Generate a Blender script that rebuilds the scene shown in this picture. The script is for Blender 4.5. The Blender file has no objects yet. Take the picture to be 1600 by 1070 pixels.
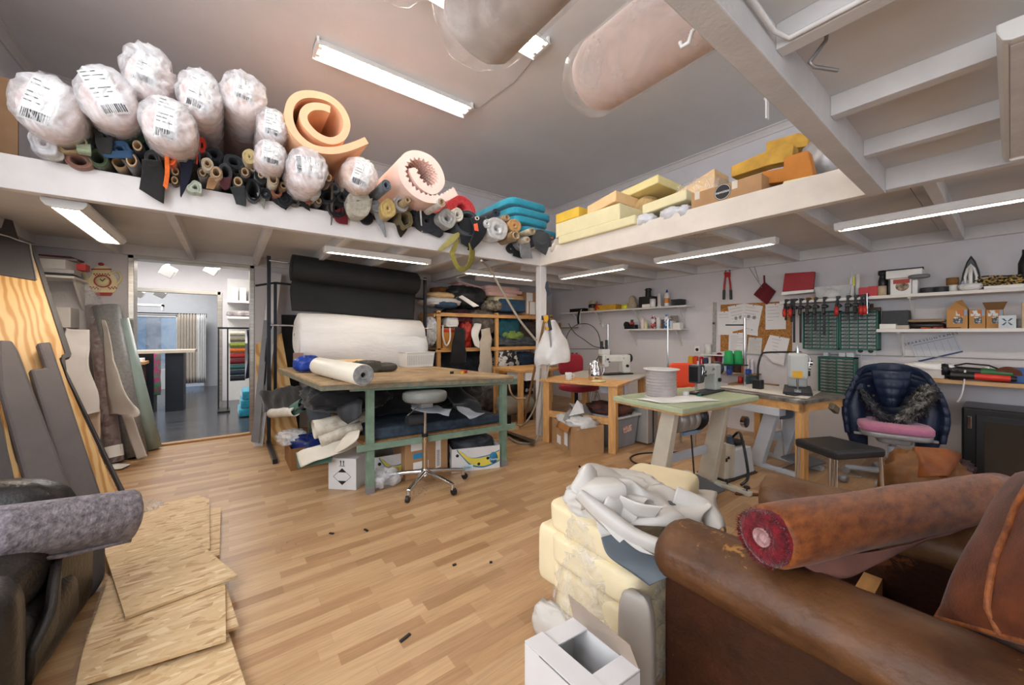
import bpy,math,random
from mathutils import Vector,Matrix,noise
R=random.Random(7)
PI=math.pi
C=bpy.context.scene.collection
def V(*a):return Vector(a if len(a)>1 else a[0])
FP,CX,HY,CH=587.0,800.0,522.0,1.25
CC,SS=.602,.7985
def ray(px,py):
 u=(px-CX)/FP;v=(HY-py)/FP
 return Vector((CC+SS*u,SS-CC*u,v))
O0=Vector((0,0,CH))
def G(px,py,z=0.0):
 r=ray(px,py);return O0+r*((z-CH)/r.z)
def PY(px,py,y):r=ray(px,py);return O0+r*(y/r.y)
def PX(px,py,x):r=ray(px,py);return O0+r*(x/r.x)
def PT(px,py,t):return O0+ray(px,py)*t
def PPL(px,py,o,n):r=ray(px,py);return O0+r*((Vector(o)-O0).dot(n)/r.dot(n))
def lin(c):
 if isinstance(c,str):
  c=[int(c[i:i+2],16)/255 for i in(0,2,4)]
 return tuple(((x/12.92)if x<=.04045 else((x+.055)/1.055)**2.4)for x in c)+(1,)
MATS={}
def newmat(name):
 m=bpy.data.materials.new(name);m.use_nodes=True
 nt=m.node_tree;b=nt.nodes['Principled BSDF']
 return m,nt,b
def setin(b,k,v):
 if k in b.inputs:b.inputs[k].default_value=v
def mat(name,col,rough=.6,metal=0,var=.12,scale=8,bump=0,bscale=60,sheen=0,spec=.4,col2=None,stretch=None,trans=0,coat=0,detail=4,lo=.35,hi=.65):
 if name in MATS:return MATS[name]
 m,nt,b=newmat(name);N=nt.nodes;L=nt.links
 b.inputs['Roughness'].default_value=rough;b.inputs['Metallic'].default_value=metal
 setin(b,'Specular IOR Level',spec);setin(b,'Sheen Weight',sheen);setin(b,'Sheen Roughness',.4);setin(b,'Transmission Weight',trans);setin(b,'Coat Weight',coat);setin(b,'Coat Roughness',.15)
 c=lin(col);c2=lin(col2)if col2 else tuple(x*(1-var)for x in c[:3])+(1,)
 c1=c if col2 else tuple(min(1,x*(1+var*.6))for x in c[:3])+(1,)
 tc=N.new('ShaderNodeTexCoord');mp=N.new('ShaderNodeMapping');L.new(tc.outputs['Object'],mp.inputs[0])
 if stretch:mp.inputs['Scale'].default_value=stretch
 if var>0 or col2:
  nz=N.new('ShaderNodeTexNoise');nz.inputs['Scale'].default_value=scale;nz.inputs['Detail'].default_value=detail;nz.inputs['Roughness'].default_value=.6
  L.new(mp.outputs[0],nz.inputs[0])
  rp=N.new('ShaderNodeValToRGB');rp.color_ramp.elements[0].position=lo;rp.color_ramp.elements[1].position=hi
  rp.color_ramp.elements[0].color=c2;rp.color_ramp.elements[1].color=c1
  L.new(nz.outputs[0],rp.inputs[0]);L.new(rp.outputs[0],b.inputs['Base Color'])
 else:b.inputs['Base Color'].default_value=c
 if bump:
  n2=N.new('ShaderNodeTexNoise');n2.inputs['Scale'].default_value=bscale;n2.inputs['Detail'].default_value=3;L.new(mp.outputs[0],n2.inputs[0])
  bp=N.new('ShaderNodeBump');bp.inputs['Strength'].default_value=bump;bp.inputs['Distance'].default_value=.01
  L.new(n2.outputs[0],bp.inputs['Height']);L.new(bp.outputs[0],b.inputs['Normal'])
 MATS[name]=m;return m
def emit(name,col,s):
 if name in MATS:return MATS[name]
 m,nt,b=newmat(name);setin(b,'Emission Color',lin(col));setin(b,'Emission Strength',s);b.inputs['Base Color'].default_value=lin(col);MATS[name]=m;return m
def film(name,col,alpha,rough=.18,bump=.6,bscale=14):
 if name in MATS:return MATS[name]
 m,nt,b=newmat(name);N=nt.nodes;L=nt.links
 b.inputs['Base Color'].default_value=lin(col);b.inputs['Roughness'].default_value=rough;setin(b,'Specular IOR Level',.7)
 tc=N.new('ShaderNodeTexCoord');nz=N.new('ShaderNodeTexNoise');nz.inputs['Scale'].default_value=bscale;nz.inputs['Detail'].default_value=5;nz.inputs['Distortion'].default_value=1.5
 L.new(tc.outputs['Object'],nz.inputs[0])
 bp=N.new('ShaderNodeBump');bp.inputs['Strength'].default_value=bump;bp.inputs['Distance'].default_value=.03;L.new(nz.outputs[0],bp.inputs['Height']);L.new(bp.outputs[0],b.inputs['Normal'])
 rp=N.new('ShaderNodeMapRange');rp.inputs[1].default_value=.35;rp.inputs[2].default_value=.68;rp.inputs[3].default_value=max(0,alpha-.22);rp.inputs[4].default_value=min(1,alpha+.22)
 L.new(nz.outputs[0],rp.inputs[0]);L.new(rp.outputs[0],b.inputs['Alpha'])
 MATS[name]=m;return m
def rotz(a):return Matrix.Rotation(a,3,'Z')
def frame(d,up=(0,0,1)):
 z=Vector(d).normalized();u=Vector(up)
 if abs(z.dot(u))>.98:u=Vector((0,1,0))
 x=u.cross(z).normalized();y=z.cross(x)
 return Matrix((x,y,z)).transposed()
class MB:
 def __init__(s):s.v=[];s.f=[];s.sm=[];s.mi=[];s.cur=0
 def add(s,vs,fs,smooth=False):
  k=len(s.v);s.v+=[Vector(x)for x in vs]
  for f in fs:s.f.append(tuple(i+k for i in f));s.sm.append(smooth);s.mi.append(s.cur)
  return s
 def box(s,a,b):
  x0,y0,z0=a;x1,y1,z1=b
  return s.hexa([(x0,y0,z0),(x1,y0,z0),(x1,y1,z0),(x0,y1,z0),(x0,y0,z1),(x1,y0,z1),(x1,y1,z1),(x0,y1,z1)])
 def hexa(s,p):return s.add(p,[(0,3,2,1),(4,5,6,7),(0,1,5,4),(1,2,6,5),(2,3,7,6),(3,0,4,7)])
 def obox(s,c,size,rot=0):
  m=rot if isinstance(rot,Matrix)else rotz(rot);c=Vector(c);h=Vector(size)/2
  return s.hexa([c+m@Vector((sx*h.x,sy*h.y,sz*h.z))for sz in(-1,1)for sx,sy in((-1,-1),(1,-1),(1,1),(-1,1))])
 def cyl(s,p0,p1,r,r2=None,n=16,caps=True,smooth=True):
  p0=Vector(p0);p1=Vector(p1);r2=r if r2 is None else r2;m=frame(p1-p0)
  vs=[]
  for p,q in((p0,r),(p1,r2)):
   vs+=[p+m@Vector((q*math.cos(2*PI*i/n),q*math.sin(2*PI*i/n),0))for i in range(n)]
  s.add(vs,[(i,(i+1)%n,n+(i+1)%n,n+i)for i in range(n)],smooth)
  if caps:
   s.add(vs[:n],[tuple(range(n-1,-1,-1))]);s.add(vs[n:],[tuple(range(n))])
  return s
 def ring(s,p0,p1,r,ri,n=20):
  return s.lathe([(ri,0),(r,0),(r,(Vector(p1)-Vector(p0)).length),(ri,(Vector(p1)-Vector(p0)).length),(ri,0)],n,p0,Vector(p1)-Vector(p0),smooth=False)
 def lathe(s,prof,n=20,base=(0,0,0),axis=(0,0,1),smooth=True,sx=1,sy=1,wob=0,seed=0,up=(0,0,1)):
  m=frame(axis,up);base=Vector(base);vs=[]
  for(r,z)in prof:
   for i in range(n):
    a=2*PI*i/n;q=r
    if wob:q=r*(1+wob*noise.noise(Vector((math.cos(a)*1.3+seed,math.sin(a)*1.3,z*1.5))))
    vs.append(base+m@Vector((q*math.cos(a)*sx,q*math.sin(a)*sy,z)))
  fs=[(k*n+i,k*n+(i+1)%n,(k+1)*n+(i+1)%n,(k+1)*n+i)for k in range(len(prof)-1)for i in range(n)]
  return s.add(vs,fs,smooth)
 def tube(s,pts,r,n=8,caps=True):
  pts=[Vector(p)for p in pts];vs=[];prev=None
  for i,p in enumerate(pts):
   d=(pts[min(i+1,len(pts)-1)]-pts[max(i-1,0)]).normalized()
   if prev is None:m=frame(d);x=m.col[0]
   else:x=(prev-d*prev.dot(d)).normalized()
   prev=x;y=d.cross(x);q=r[i]if isinstance(r,(list,tuple))else r
   vs+=[p+(x*math.cos(2*PI*k/n)+y*math.sin(2*PI*k/n))*q for k in range(n)]
  L_=len(pts)
  s.add(vs,[(j*n+k,j*n+(k+1)%n,(j+1)*n+(k+1)%n,(j+1)*n+k)for j in range(L_-1)for k in range(n)],True)
  if caps:s.add(vs[:n],[tuple(range(n-1,-1,-1))]);s.add(vs[-n:],[tuple(range(n))])
  return s
 def prism(s,pts,off):
  pts=[Vector(p)for p in pts];off=Vector(off);n=len(pts)
  s.add(pts+[p+off for p in pts],[tuple(range(n-1,-1,-1)),tuple(range(n,2*n))]+[(i,(i+1)%n,n+(i+1)%n,n+i)for i in range(n)])
  return s
 def grid(s,fn,nu,nv,wrap=False,smooth=True):
  vs=[fn(i/(nu if wrap else nu-1),j/(nv-1))for j in range(nv)for i in range(nu)]
  fs=[]
  for j in range(nv-1):
   for i in range(nu if wrap else nu-1):
    i2=(i+1)%nu;fs.append((j*nu+i,j*nu+i2,(j+1)*nu+i2,(j+1)*nu+i))
  return s.add(vs,fs,smooth)
 def blob(s,c,r,e=.5,rot=0,amp=0,freq=3,seed=0,nu=28,nv=16,ridge=False,flat=None):
  m=rot if isinstance(rot,Matrix)else rotz(rot);c=Vector(c)
  def sp(x,p):return math.copysign(abs(x)**p,x)
  def fn(u,v):
   a=2*PI*u;b=PI*(v-.5)*.998
   d=Vector((sp(math.cos(b),e)*sp(math.cos(a),e),sp(math.cos(b),e)*sp(math.sin(a),e),sp(math.sin(b),e)))
   k=1
   if amp:
    q=d*freq+Vector((seed*3.1,seed*1.7,seed))
    k+=amp*((1-2*abs(noise.noise(q))-.5+.5*(1-2*abs(noise.noise(q*2.1))))if ridge else noise.noise(q)+.5*noise.noise(q*2.2))
   p=Vector((d.x*r[0],d.y*r[1],d.z*r[2]))*k
   if flat is not None:p.z=max(p.z,flat)
   return c+m@p
  k0=len(s.v);s.grid(fn,nu,nv,wrap=True);k1=k0+nu*(nv-1)
  s.f+=[tuple(range(k0+nu-1,k0-1,-1)),tuple(range(k1,k1+nu))];s.sm+=[True,True];s.mi+=[s.cur,s.cur]
  return s
 def sheet(s,path,w,n=24,m=10,amp=.0,freq=6,seed=0,nrm=None):
  """cloth: a path of points swept along the vector (or list of vectors) w"""
  path=[Vector(p)for p in path];ws=[Vector(x)for x in w]if isinstance(w,list)else[Vector(w)]*len(path)
  def cr(L_,t):
   k=t*(len(L_)-1);i=min(int(k),len(L_)-2);f=k-i
   a=L_[max(i-1,0)];b=L_[i];c=L_[i+1];d=L_[min(i+2,len(L_)-1)]
   return .5*((2*b)+(c-a)*f+(2*a-5*b+4*c-d)*f*f+(3*b-a-3*c+d)*f**3)
  def fn(u,v):
   p=cr(path,v)+cr(ws,v)*(u-.5)
   if amp:
    q=p*freq+Vector((seed*2.3,seed,seed*.7))
    p=p+Vector((noise.noise(q),noise.noise(q+Vector((9,3,1))),noise.noise(q+Vector((2,8,5)))))*amp
   return p
  return s.grid(fn,m,n)
 def mesh(s,name,sh=None):
  me=bpy.data.meshes.new(name);sh=sh or Vector((0,0,0))
  me.from_pydata([tuple(v-sh)for v in s.v],[],s.f);me.update()
  me.polygons.foreach_set('use_smooth',s.sm);me.polygons.foreach_set('material_index',s.mi)
  return me
WL={}
def _mk(name,mb,m,sh,bevel,solid,sub,offset=-1):
 me=mb.mesh(name,sh)
 for x in(m if isinstance(m,(list,tuple))else[m]):me.materials.append(x)
 o=bpy.data.objects.new(name,me);C.objects.link(o)
 if solid:
  q=o.modifiers.new('solid','SOLIDIFY');q.thickness=solid;q.offset=offset
 if bevel:
  q=o.modifiers.new('bevel','BEVEL');q.width=bevel;q.segments=2;q.limit_method='ANGLE';q.angle_limit=.6;q.harden_normals=False
 if sub:
  q=o.modifiers.new('sub','SUBSURF');q.levels=sub;q.render_levels=sub
 return o
def tag(o,label,cat,group=None,kind=None):
 if label:o['label']=label
 if cat:o['category']=cat
 if group:o['group']=group
 if kind:o['kind']=kind
 return o
def thing(name,label,cat,loc=(0,0,0),rz=0,group=None,kind=None):
 o=bpy.data.objects.new(name,None);C.objects.link(o);o.empty_display_size=.05
 o.location=loc;o.rotation_euler=(0,0,rz);WL[o.name]=Vector(loc)
 return tag(o,label,cat,group,kind)
def part(name,mb,m,par,world=False,bevel=0,solid=0,sub=0,label=None,offset=-1,kind=None):
 sh=WL[par.name]if world else None
 o=_mk(name,mb,m,sh,bevel,solid,sub,offset);o.parent=par;WL[o.name]=WL[par.name].copy()
 if label:o['label']=label
 if kind:o['kind']=kind
 return o
def one(name,label,cat,mb,m,group=None,bevel=0,solid=0,sub=0,kind=None,offset=-1):
 xs=[v.x for v in mb.v];ys=[v.y for v in mb.v];zs=[v.z for v in mb.v]
 b=Vector(((min(xs)+max(xs))/2,(min(ys)+max(ys))/2,min(zs)))
 o=_mk(name,mb,m,b,bevel,solid,sub,offset);o.location=b;WL[o.name]=b
 return tag(o,label,cat,group,kind)
def struct(name,mb,m,bevel=0,label=None):
 o=_mk(name,mb,m,None,bevel,0,0);o['kind']='structure';WL[o.name]=Vector((0,0,0))
 if label:o['label']=label
 return o
def dup(root,loc,rz=0,label=None,group=None,scale=None):
 r=root.copy();C.objects.link(r);r.location=loc;r.rotation_euler=(0,0,rz);WL[r.name]=Vector(loc)
 if label:r['label']=label
 if group:r['group']=group
 if scale:r.scale=scale if isinstance(scale,(tuple,list))else(scale,)*3
 for ch in list(root.children):
  c=ch.copy();C.objects.link(c);c.parent=r
  for g in ch.children:
   d=g.copy();C.objects.link(d);d.parent=c
 return r
def text(name,body,size,p,xdir,ndir,m,par,align='CENTER',ext=.0006):
 """lettering lying on a surface: p the anchor, xdir the reading direction, ndir the outward normal"""
 cu=bpy.data.curves.new(name,'FONT');cu.body=body;cu.size=size;cu.extrude=ext;cu.align_x=align;cu.align_y='CENTER';cu.resolution_u=3
 tmp=bpy.data.objects.new(name,cu);me=bpy.data.meshes.new_from_object(tmp);bpy.data.objects.remove(tmp)
 me.materials.clear();me.materials.append(m);o=bpy.data.objects.new(name,me);C.objects.link(o);o.parent=par
 x=Vector(xdir).normalized();z=Vector(ndir).normalized();y=z.cross(x).normalized();x=y.cross(z)
 M=Matrix((x,y,z)).transposed().to_4x4();M.translation=Vector(p)-WL[par.name];o.matrix_local=M;WL[o.name]=Vector(p)
 return o
# setting
WY,WX,WXL,CZ=5.72,5.35,-1.54,3.80
BY,BX,BZ0,BZ1=3.475,3.06,2.09,2.29
DZ=2.215
wallm=mat('wall_paint','d6d2d4',.75,var=.04,scale=3,bump=.15,bscale=90)
wallu=mat('wall_upper','cfcac8',.8,var=.05,scale=2,bump=.1,bscale=60)
ceilm=mat('ceiling_paint','d9d6d5',.85,var=.05,scale=1.2,bump=.1,bscale=30)
trimm=mat('trim_paint','d2ccc8',.6,var=.04)
beamm=mat('painted_timber','e2ddda',.55,var=.05,scale=5,bump=.12,bscale=40,stretch=(1,1,1))
joistm=mat('painted_joist','d5d3d2',.6,var=.07,scale=6,bump=.1)
warmbeam=mat('cream_timber','e9e0d4',.5,var=.05,scale=6,bump=.1)
def floor_mat(name,rows,width,cols,rough,grain=1.0):
 m,nt,b=newmat(name);N=nt.nodes;L=nt.links
 tc=N.new('ShaderNodeTexCoord')
 br=N.new('ShaderNodeTexBrick');br.offset=.37;br.offset_frequency=2;br.squash=1.3;br.squash_frequency=3
 br.inputs['Scale'].default_value=1;br.inputs['Brick Width'].default_value=width;br.inputs['Row Height'].default_value=rows;br.inputs['Mortar Size'].default_value=.0006;br.inputs['Mortar Smooth'].default_value=.3
 br.inputs['Color1'].default_value=(0,0,0,1);br.inputs['Color2'].default_value=(1,1,1,1);br.inputs['Mortar'].default_value=(.2,.2,.2,1);br.inputs['Bias'].default_value=0
 L.new(tc.outputs['Object'],br.inputs[0])
 rp=N.new('ShaderNodeValToRGB');cr=rp.color_ramp
 cr.elements[0].color=lin(cols[0]);cr.elements[1].color=lin(cols[-1])
 for i,c in enumerate(cols[1:-1]):e=cr.elements.new((i+1)/(len(cols)-1));e.color=lin(c)
 L.new(br.outputs['Color'],rp.inputs[0])
 mp=N.new('ShaderNodeMapping');mp.inputs['Scale'].default_value=(2.2,34,1);L.new(tc.outputs['Object'],mp.inputs[0])
 nz=N.new('ShaderNodeTexNoise');nz.inputs['Scale'].default_value=2.2;nz.inputs['Detail'].default_value=6;nz.inputs['Distortion'].default_value=.8;L.new(mp.outputs[0],nz.inputs[0])
 mr=N.new('ShaderNodeMapRange');mr.inputs[1].default_value=.3;mr.inputs[2].default_value=.7;mr.inputs[3].default_value=1-.32*grain;mr.inputs[4].default_value=1+.12*grain;L.new(nz.outputs[0],mr.inputs[0])
 mx=N.new('ShaderNodeMix');mx.data_type='RGBA';mx.blend_type='MULTIPLY';mx.inputs[0].default_value=1
 L.new(rp.outputs[0],mx.inputs[6]);L.new(mr.outputs[0],mx.inputs[7])
 n3=N.new('ShaderNodeTexNoise');n3.inputs['Scale'].default_value=55;n3.inputs['Detail'].default_value=2;L.new(tc.outputs['Object'],n3.inputs[0])
 n4=N.new('ShaderNodeTexNoise');n4.inputs['Scale'].default_value=1.1;L.new(tc.outputs['Object'],n4.inputs[0])
 ad=N.new('ShaderNodeMath');ad.operation='MULTIPLY';L.new(n3.outputs[0],ad.inputs[0]);L.new(n4.outputs[0],ad.inputs[1])
 m2=N.new('ShaderNodeMapRange');m2.inputs[1].default_value=.395;m2.inputs[2].default_value=.44;m2.inputs[3].default_value=0;m2.inputs[4].default_value=.7;L.new(ad.outputs[0],m2.inputs[0])
 mx2=N.new('ShaderNodeMix');mx2.data_type='RGBA';mx2.blend_type='MIX';mx2.inputs[7].default_value=lin('5a4632')
 L.new(m2.outputs[0],mx2.inputs[0]);L.new(mx.outputs[2],mx2.inputs[6]);L.new(mx2.outputs[2],b.inputs['Base Color'])
 b.inputs['Roughness'].default_value=rough;setin(b,'Specular IOR Level',.45)
 return m
floorm=floor_mat('oak_laminate',.066,.34,['a37d57','b08962','ba956b','c7a47b','aa845e'],.36,.6)
struct('floor',MB().box((WXL-.2,-3.2,-.06),(WX+.2,WY+.02,0)),floorm)
struct('ceiling',MB().box((WXL-.2,-3.2,CZ),(WX+.2,WY+.2,CZ+.1)),ceilm)
DX0,DX1,DH=-.865,.255,2.12
w=MB();w.box((WXL-.2,WY,0),(DX0,WY+.18,CZ));w.box((DX1,WY,0),(WX+.2,WY+.18,CZ));w.box((DX0,WY,DH),(DX1,WY+.18,CZ))
struct('wall_back',w,wallm)
struct('wall_right',MB().box((WX,-3.2,0),(WX+.2,WY,CZ)),wallm)
w=MB()
for a,b_ in(((WXL-.2,-3.2,0),(WXL,-2.6,CZ)),((WXL-.2,2.2,0),(WXL,WY,CZ)),((WXL-.2,-2.6,0),(WXL,2.2,.9)),((WXL-.2,-2.6,3.5),(WXL,2.2,CZ))):w.box(a,b_)  # unseen left window opening, added to brighten the ceiling
struct('wall_left',w,wallm)
w=MB();FY=-3.2
for a,b_ in(((WXL-.2,FY-.2,0),(-1.2,FY,CZ)),((1.5,FY-.2,0),(2.0,FY,CZ)),((4.9,FY-.2,0),(WX+.2,FY,CZ)),((-1.2,FY-.2,0),(1.5,FY,.5)),((2.0,FY-.2,0),(4.9,FY,.5)),((-1.2,FY-.2,3.55),(1.5,FY,CZ)),((2.0,FY-.2,3.55),(4.9,FY,CZ))):w.box(a,b_)  # unseen window openings, tops raised so daylight reaches the ceiling
struct('wall_front',w,wallm)
cm=MB();cm.prism([(WXL,WY,CZ),(WXL,WY-.075,CZ),(WXL,WY-.075,CZ-.012),(WXL,WY-.05,CZ-.02),(WXL,WY-.022,CZ-.055),(WXL,WY-.014,CZ-.085),(WXL,WY,CZ-.085)],(WX-WXL,0,0));struct('trim_1',cm,trimm)
cm=MB();cm.prism([(WX,FY,CZ),(WX-.075,FY,CZ),(WX-.075,FY,CZ-.012),(WX-.05,FY,CZ-.02),(WX-.022,FY,CZ-.055),(WX-.014,FY,CZ-.085),(WX,FY,CZ-.085)][::-1],(0,WY-FY,0));struct('trim_2',cm,trimm)
cm=MB();cm.prism([(WXL,FY,CZ),(WXL+.075,FY,CZ),(WXL+.075,FY,CZ-.012),(WXL+.05,FY,CZ-.02),(WXL+.022,FY,CZ-.055),(WXL+.014,FY,CZ-.085),(WXL,FY,CZ-.085)],(0,WY-FY,0));struct('trim_3',cm,trimm)
struct('loft_beam',MB().box((WXL,BY,BZ0),(BX,BY+.07,BZ1)),beamm,.004)
struct('loft_beam',MB().box((BX,.52,BZ0),(BX+.07,BY+.07,BZ1)),warmbeam,.004)
struct('loft_beam',MB().box((BX-.002,FY,BZ0),(BX+.07,.44,DZ)),joistm,.004)
struct('loft_beam',MB().box((WXL,.44,BZ0-.01),(BX+.03,.52,BZ1)),joistm,.004)
struct('loft_pillar',MB().box((BX-.005,BY-.005,0),(BX+.095,BY+.085,BZ0)),beamm,.006)
def deck(x0,x1,y0,y1,along,bw,m):
 d=MB()
 if along=='x':
  y=y0
  while y<y1-.01:d.box((x0,y,DZ),(x1,min(y+bw-.004,y1),DZ+.022));y+=bw
 else:
  x=x0
  while x<x1-.01:d.box((x,y0,DZ),(min(x+bw-.004,x1),y1,DZ+.022));x+=bw
 return struct('loft_deck',d,m)
deckm=mat('deck_panel','d8d6d4',.6,var=.04,scale=4)
deck(WXL,BX,BY+.07,WY,'y',1.2,deckm)
deck(BX+.07,WX,FY,WY,'x',1.2,deckm)
deck(WXL,BX,FY,.44,'y',.6,deckm)
for x in(-.93,-.33,.27,.86,1.46,2.06,2.66):struct('loft_joist',MB().box((x-.03,BY+.07,BZ0+.012),(x+.02,WY-.045,DZ)),joistm,.003)
for y in(-.34,.274,.886,1.5,2.1,2.7,3.32,3.93,4.54,5.1):struct('loft_joist',MB().box((BX+.07,y-.025,BZ0+.012),(WX-.045,y+.03,DZ)),joistm,.003)
for x in(-1.0,-.4,.2,.78,1.36,1.95,2.52):struct('loft_joist',MB().box((x,FY,BZ0+.045),(x+.055,.44,DZ)),joistm,.003)
struct('loft_ledger',MB().box((WXL,WY-.045,BZ0+.015),(WX,WY,DZ)),joistm,.003)
struct('loft_ledger',MB().box((WX-.045,FY,BZ0+.015),(WX,WY-.045,DZ)),joistm,.003)
struct('loft_ledger',MB().box((WXL,BY+.07,BZ0+.03),(WXL+.05,WY-.045,DZ)),joistm,.003)
steel=mat('brushed_steel','b9b2a6',.3,1,var=.2,scale=3,stretch=(1,1,12))
df=MB()
for x in(DX0,DX1-.045):df.box((x,WY-.012,0),(x+.045,WY+.19,DH))
df.box((DX0,WY-.012,DH-.05),(DX1,WY+.19,DH))
struct('door_1',df,steel,.003,'brushed metal lining of the open doorway to the showroom')
oakm=mat('oak_strip','b98d5c',.5,var=.2,scale=6,stretch=(1,8,8))
struct('door_sill',MB().box((DX0+.045,WY-.03,0),(DX1-.045,WY+.05,.022)),oakm,.004)
# lamps
lampw=mat('lamp_housing','e4e2de',.4,var=.03)
refl=mat('lamp_reflector','f2f2f2',.15,.6,var=.02)
tubem=emit('tube_light','fff4e6',26)
tubed=emit('tube_light_dim','fff0dc',26)
def ceiling_lamp(label,x0,x1,y0,y1,grp):
 t=thing('ceiling_lamp',label,'ceiling lamp',((x0+x1)/2,(y0+y1)/2,CZ),group=grp)
 z0=CZ-.075;ym=(y0+y1)/2
 h=MB();h.prism([(x0,y0,z0),(x0,y0+.05,CZ),(x0,y1-.05,CZ),(x0,y1,z0),(x0,y1-.006,z0),(x0,y1-.055,CZ-.012),(x0,y0+.055,CZ-.012),(x0,y0+.006,z0)],(x1-x0,0,0))
 h.box((x0,y0+.02,z0+.01),(x0+.02,y1-.02,CZ));h.box((x1-.02,y0+.02,z0+.01),(x1,y1-.02,CZ))
 part('housing',h,lampw,t,True)
 part('spine',MB().prism([(x0+.02,ym-.035,CZ-.012),(x0+.02,ym,z0+.01),(x0+.02,ym+.035,CZ-.012)],(x1-x0-.04,0,0)),refl,t,True)
 for y in(y0+.065,y1-.065):
  part('tube',MB().cyl((x0+.05,y,z0+.022),(x1-.05,y,z0+.022),.0135,n=10),tubem,t,True)
  for x in(x0+.02,x1-.05):part('socket',MB().box((x,y-.014,z0+.005),(x+.03,y+.014,CZ-.012)),lampw,t,True)
 return t
ceiling_lamp('twin tube ceiling lamp in full view beyond the hanging foam rolls',.60,2.15,3.54,3.78,'twin tube ceiling lamps')
ceiling_lamp('twin tube ceiling lamp half hidden behind the overhead plastic wrapped roll',.72,2.2,2.36,2.6,'twin tube ceiling lamps')
one('lamp_cable','thin grey cable on the ceiling joining the two ceiling lamps','cable',MB().tube([(2.15,3.66,CZ-.02),(2.24,3.6,CZ-.008),(2.26,3.4,CZ-.006),(2.3,3.0,CZ-.006),(2.24,2.6,CZ-.006),(2.2,2.5,CZ-.02)],.004),mat('grey_cable','a8a29c',.6))
def batten(label,p0,p1,z,wide=.1,grp='slim tube lamps under the loft',tm=tubed):
 """rounded slim lamp running from p0 to p1 under the loft, top at height z"""
 p0=Vector((p0[0],p0[1],0));p1=Vector((p1[0],p1[1],0));d=(p1-p0);L_=d.length;d.normalize();s=Vector((d.y,-d.x,0))
 t=thing('tube_lamp',label,'tube lamp',((p0+p1)/2).to_tuple()[:2]+(z,),group=grp)
 h=MB();prof=[(-wide/2,0),(-wide/2,-.022),(-wide/2*.8,-.048),(-wide*.3,-.055),(-wide*.3,-.048),(wide*.3,-.048),(wide*.3,-.055),(wide/2*.8,-.048),(wide/2,-.022),(wide/2,0)]
 h.prism([p0+s*a+Vector((0,0,z+b))for a,b in prof],d*L_);part('housing',h,lampw,t,True)
 for q,e in((p0,-1),(p1,1)):
  c=MB();c.prism([q+s*a+Vector((0,0,z+b))for a,b in[(-wide/2,0),(-wide/2,-.022),(-wide/2*.8,-.05),(-wide*.25,-.058),(wide*.25,-.058),(wide/2*.8,-.05),(wide/2,-.022),(wide/2,0)]],d*(.025*e));part('end_cap',c,lampw,t,True,bevel=.004)
 l=MB();a=p0+d*.03+Vector((0,0,z-.052));b=p1-d*.03+Vector((0,0,z-.052))
 l.hexa([a-s*wide*.27,b-s*wide*.27,b+s*wide*.27,a+s*wide*.27]and[a-s*wide*.27,a+s*wide*.27,b+s*wide*.27,b-s*wide*.27,a-s*wide*.27+V(0,0,.003),a+s*wide*.27+V(0,0,.003),b+s*wide*.27+V(0,0,.003),b-s*wide*.27+V(0,0,.003)])
 part('diffuser',l,tm,t,True)
 return t
LZ=BZ0+.012
q0=G(135,312,LZ);q1=G(178,364,LZ)
batten('wide short tube lamp under the left loft near the teapot clock',(-.83,3.62),(-.83,4.75),LZ,.2)
a=G(512,388,LZ-.03);b=G(664,411,LZ-.03);yy=(a.y+b.y)/2
batten('slim tube lamp under the left loft above the black fabric roll',(a.x,yy),(b.x,yy),LZ)
a=G(727,424,LZ-.03);b=G(831,436,LZ-.03);yy=(a.y+b.y)/2
batten('slim tube lamp under the left loft above the wooden storage shelves',(a.x,yy),(b.x,yy),LZ)
a=G(873,433,LZ-.03);b=G(980,418,LZ-.03);xx=(a.x+b.x)/2
batten('slim tube lamp under the right loft nearest the white pillar',(xx,a.y),(xx,b.y),LZ)
a=G(1030,408,LZ-.03);b=G(1208,376,LZ-.03);xx=(a.x+b.x)/2
batten('slim tube lamp under the right loft above the bolt cutter',(xx,a.y),(xx,b.y),LZ)
a=G(1312,356,LZ-.03);xx=a.x
batten('long tube lamp under the right loft above the iron',(xx,a.y),(xx,-.75),LZ,.11)
batten('unlit slim tube lamp below the joists of the nearest loft',(1.78,-.03),(2.98,-.03),BZ0+.045,.11,tm=mat('opal_plastic','dcd8d4',.4))
cabm=mat('white_cable','e2e0de',.5)
one('loft_cable','white cable clipped along the nearest loft beam and joist','cable',MB().tube([(.2,.425,DZ-.035),(.8,.425,DZ-.035),(1.3,.425,DZ-.06),(1.345,.40,DZ-.075),(1.345,.1,DZ-.075),(1.345,-.6,DZ-.075)],.008),cabm)
hk=G(1292,85,DZ-.07)
one('wire_hook','bent grey wire hook hanging from the nearest loft deck','hook',MB().tube([hk+V(0,0,.07),hk+V(-.01,.0,.04),hk+V(-.06,.03,-.035),hk+V(-.05,.02,-.05),hk+V(.03,-.02,-.05)],.006),mat('grey_wire','9a9794',.4,.6))
bk=G(1213,165,BZ0-.04)
one('metal_strap','small white perforated metal strap hanging from the nearest loft beam','bracket',MB().box((bk.x-.012,.519,BZ0-.075),(bk.x+.012,.523,BZ0+.02)).cyl((bk.x,.523,BZ0),(bk.x,.53,BZ0),.006,n=8),lampw)
bk=G(1088,45,BZ0+.02)
one('beam_hook','little white coat hook screwed to the side of the nearest loft beam','hook',MB().tube([(bk.x,.52,BZ0+.03),(bk.x,.545,BZ0+.02),(bk.x,.555,BZ0-.005),(bk.x,.575,BZ0-.005),(bk.x,.58,BZ0+.012)],.006),lampw)
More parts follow.
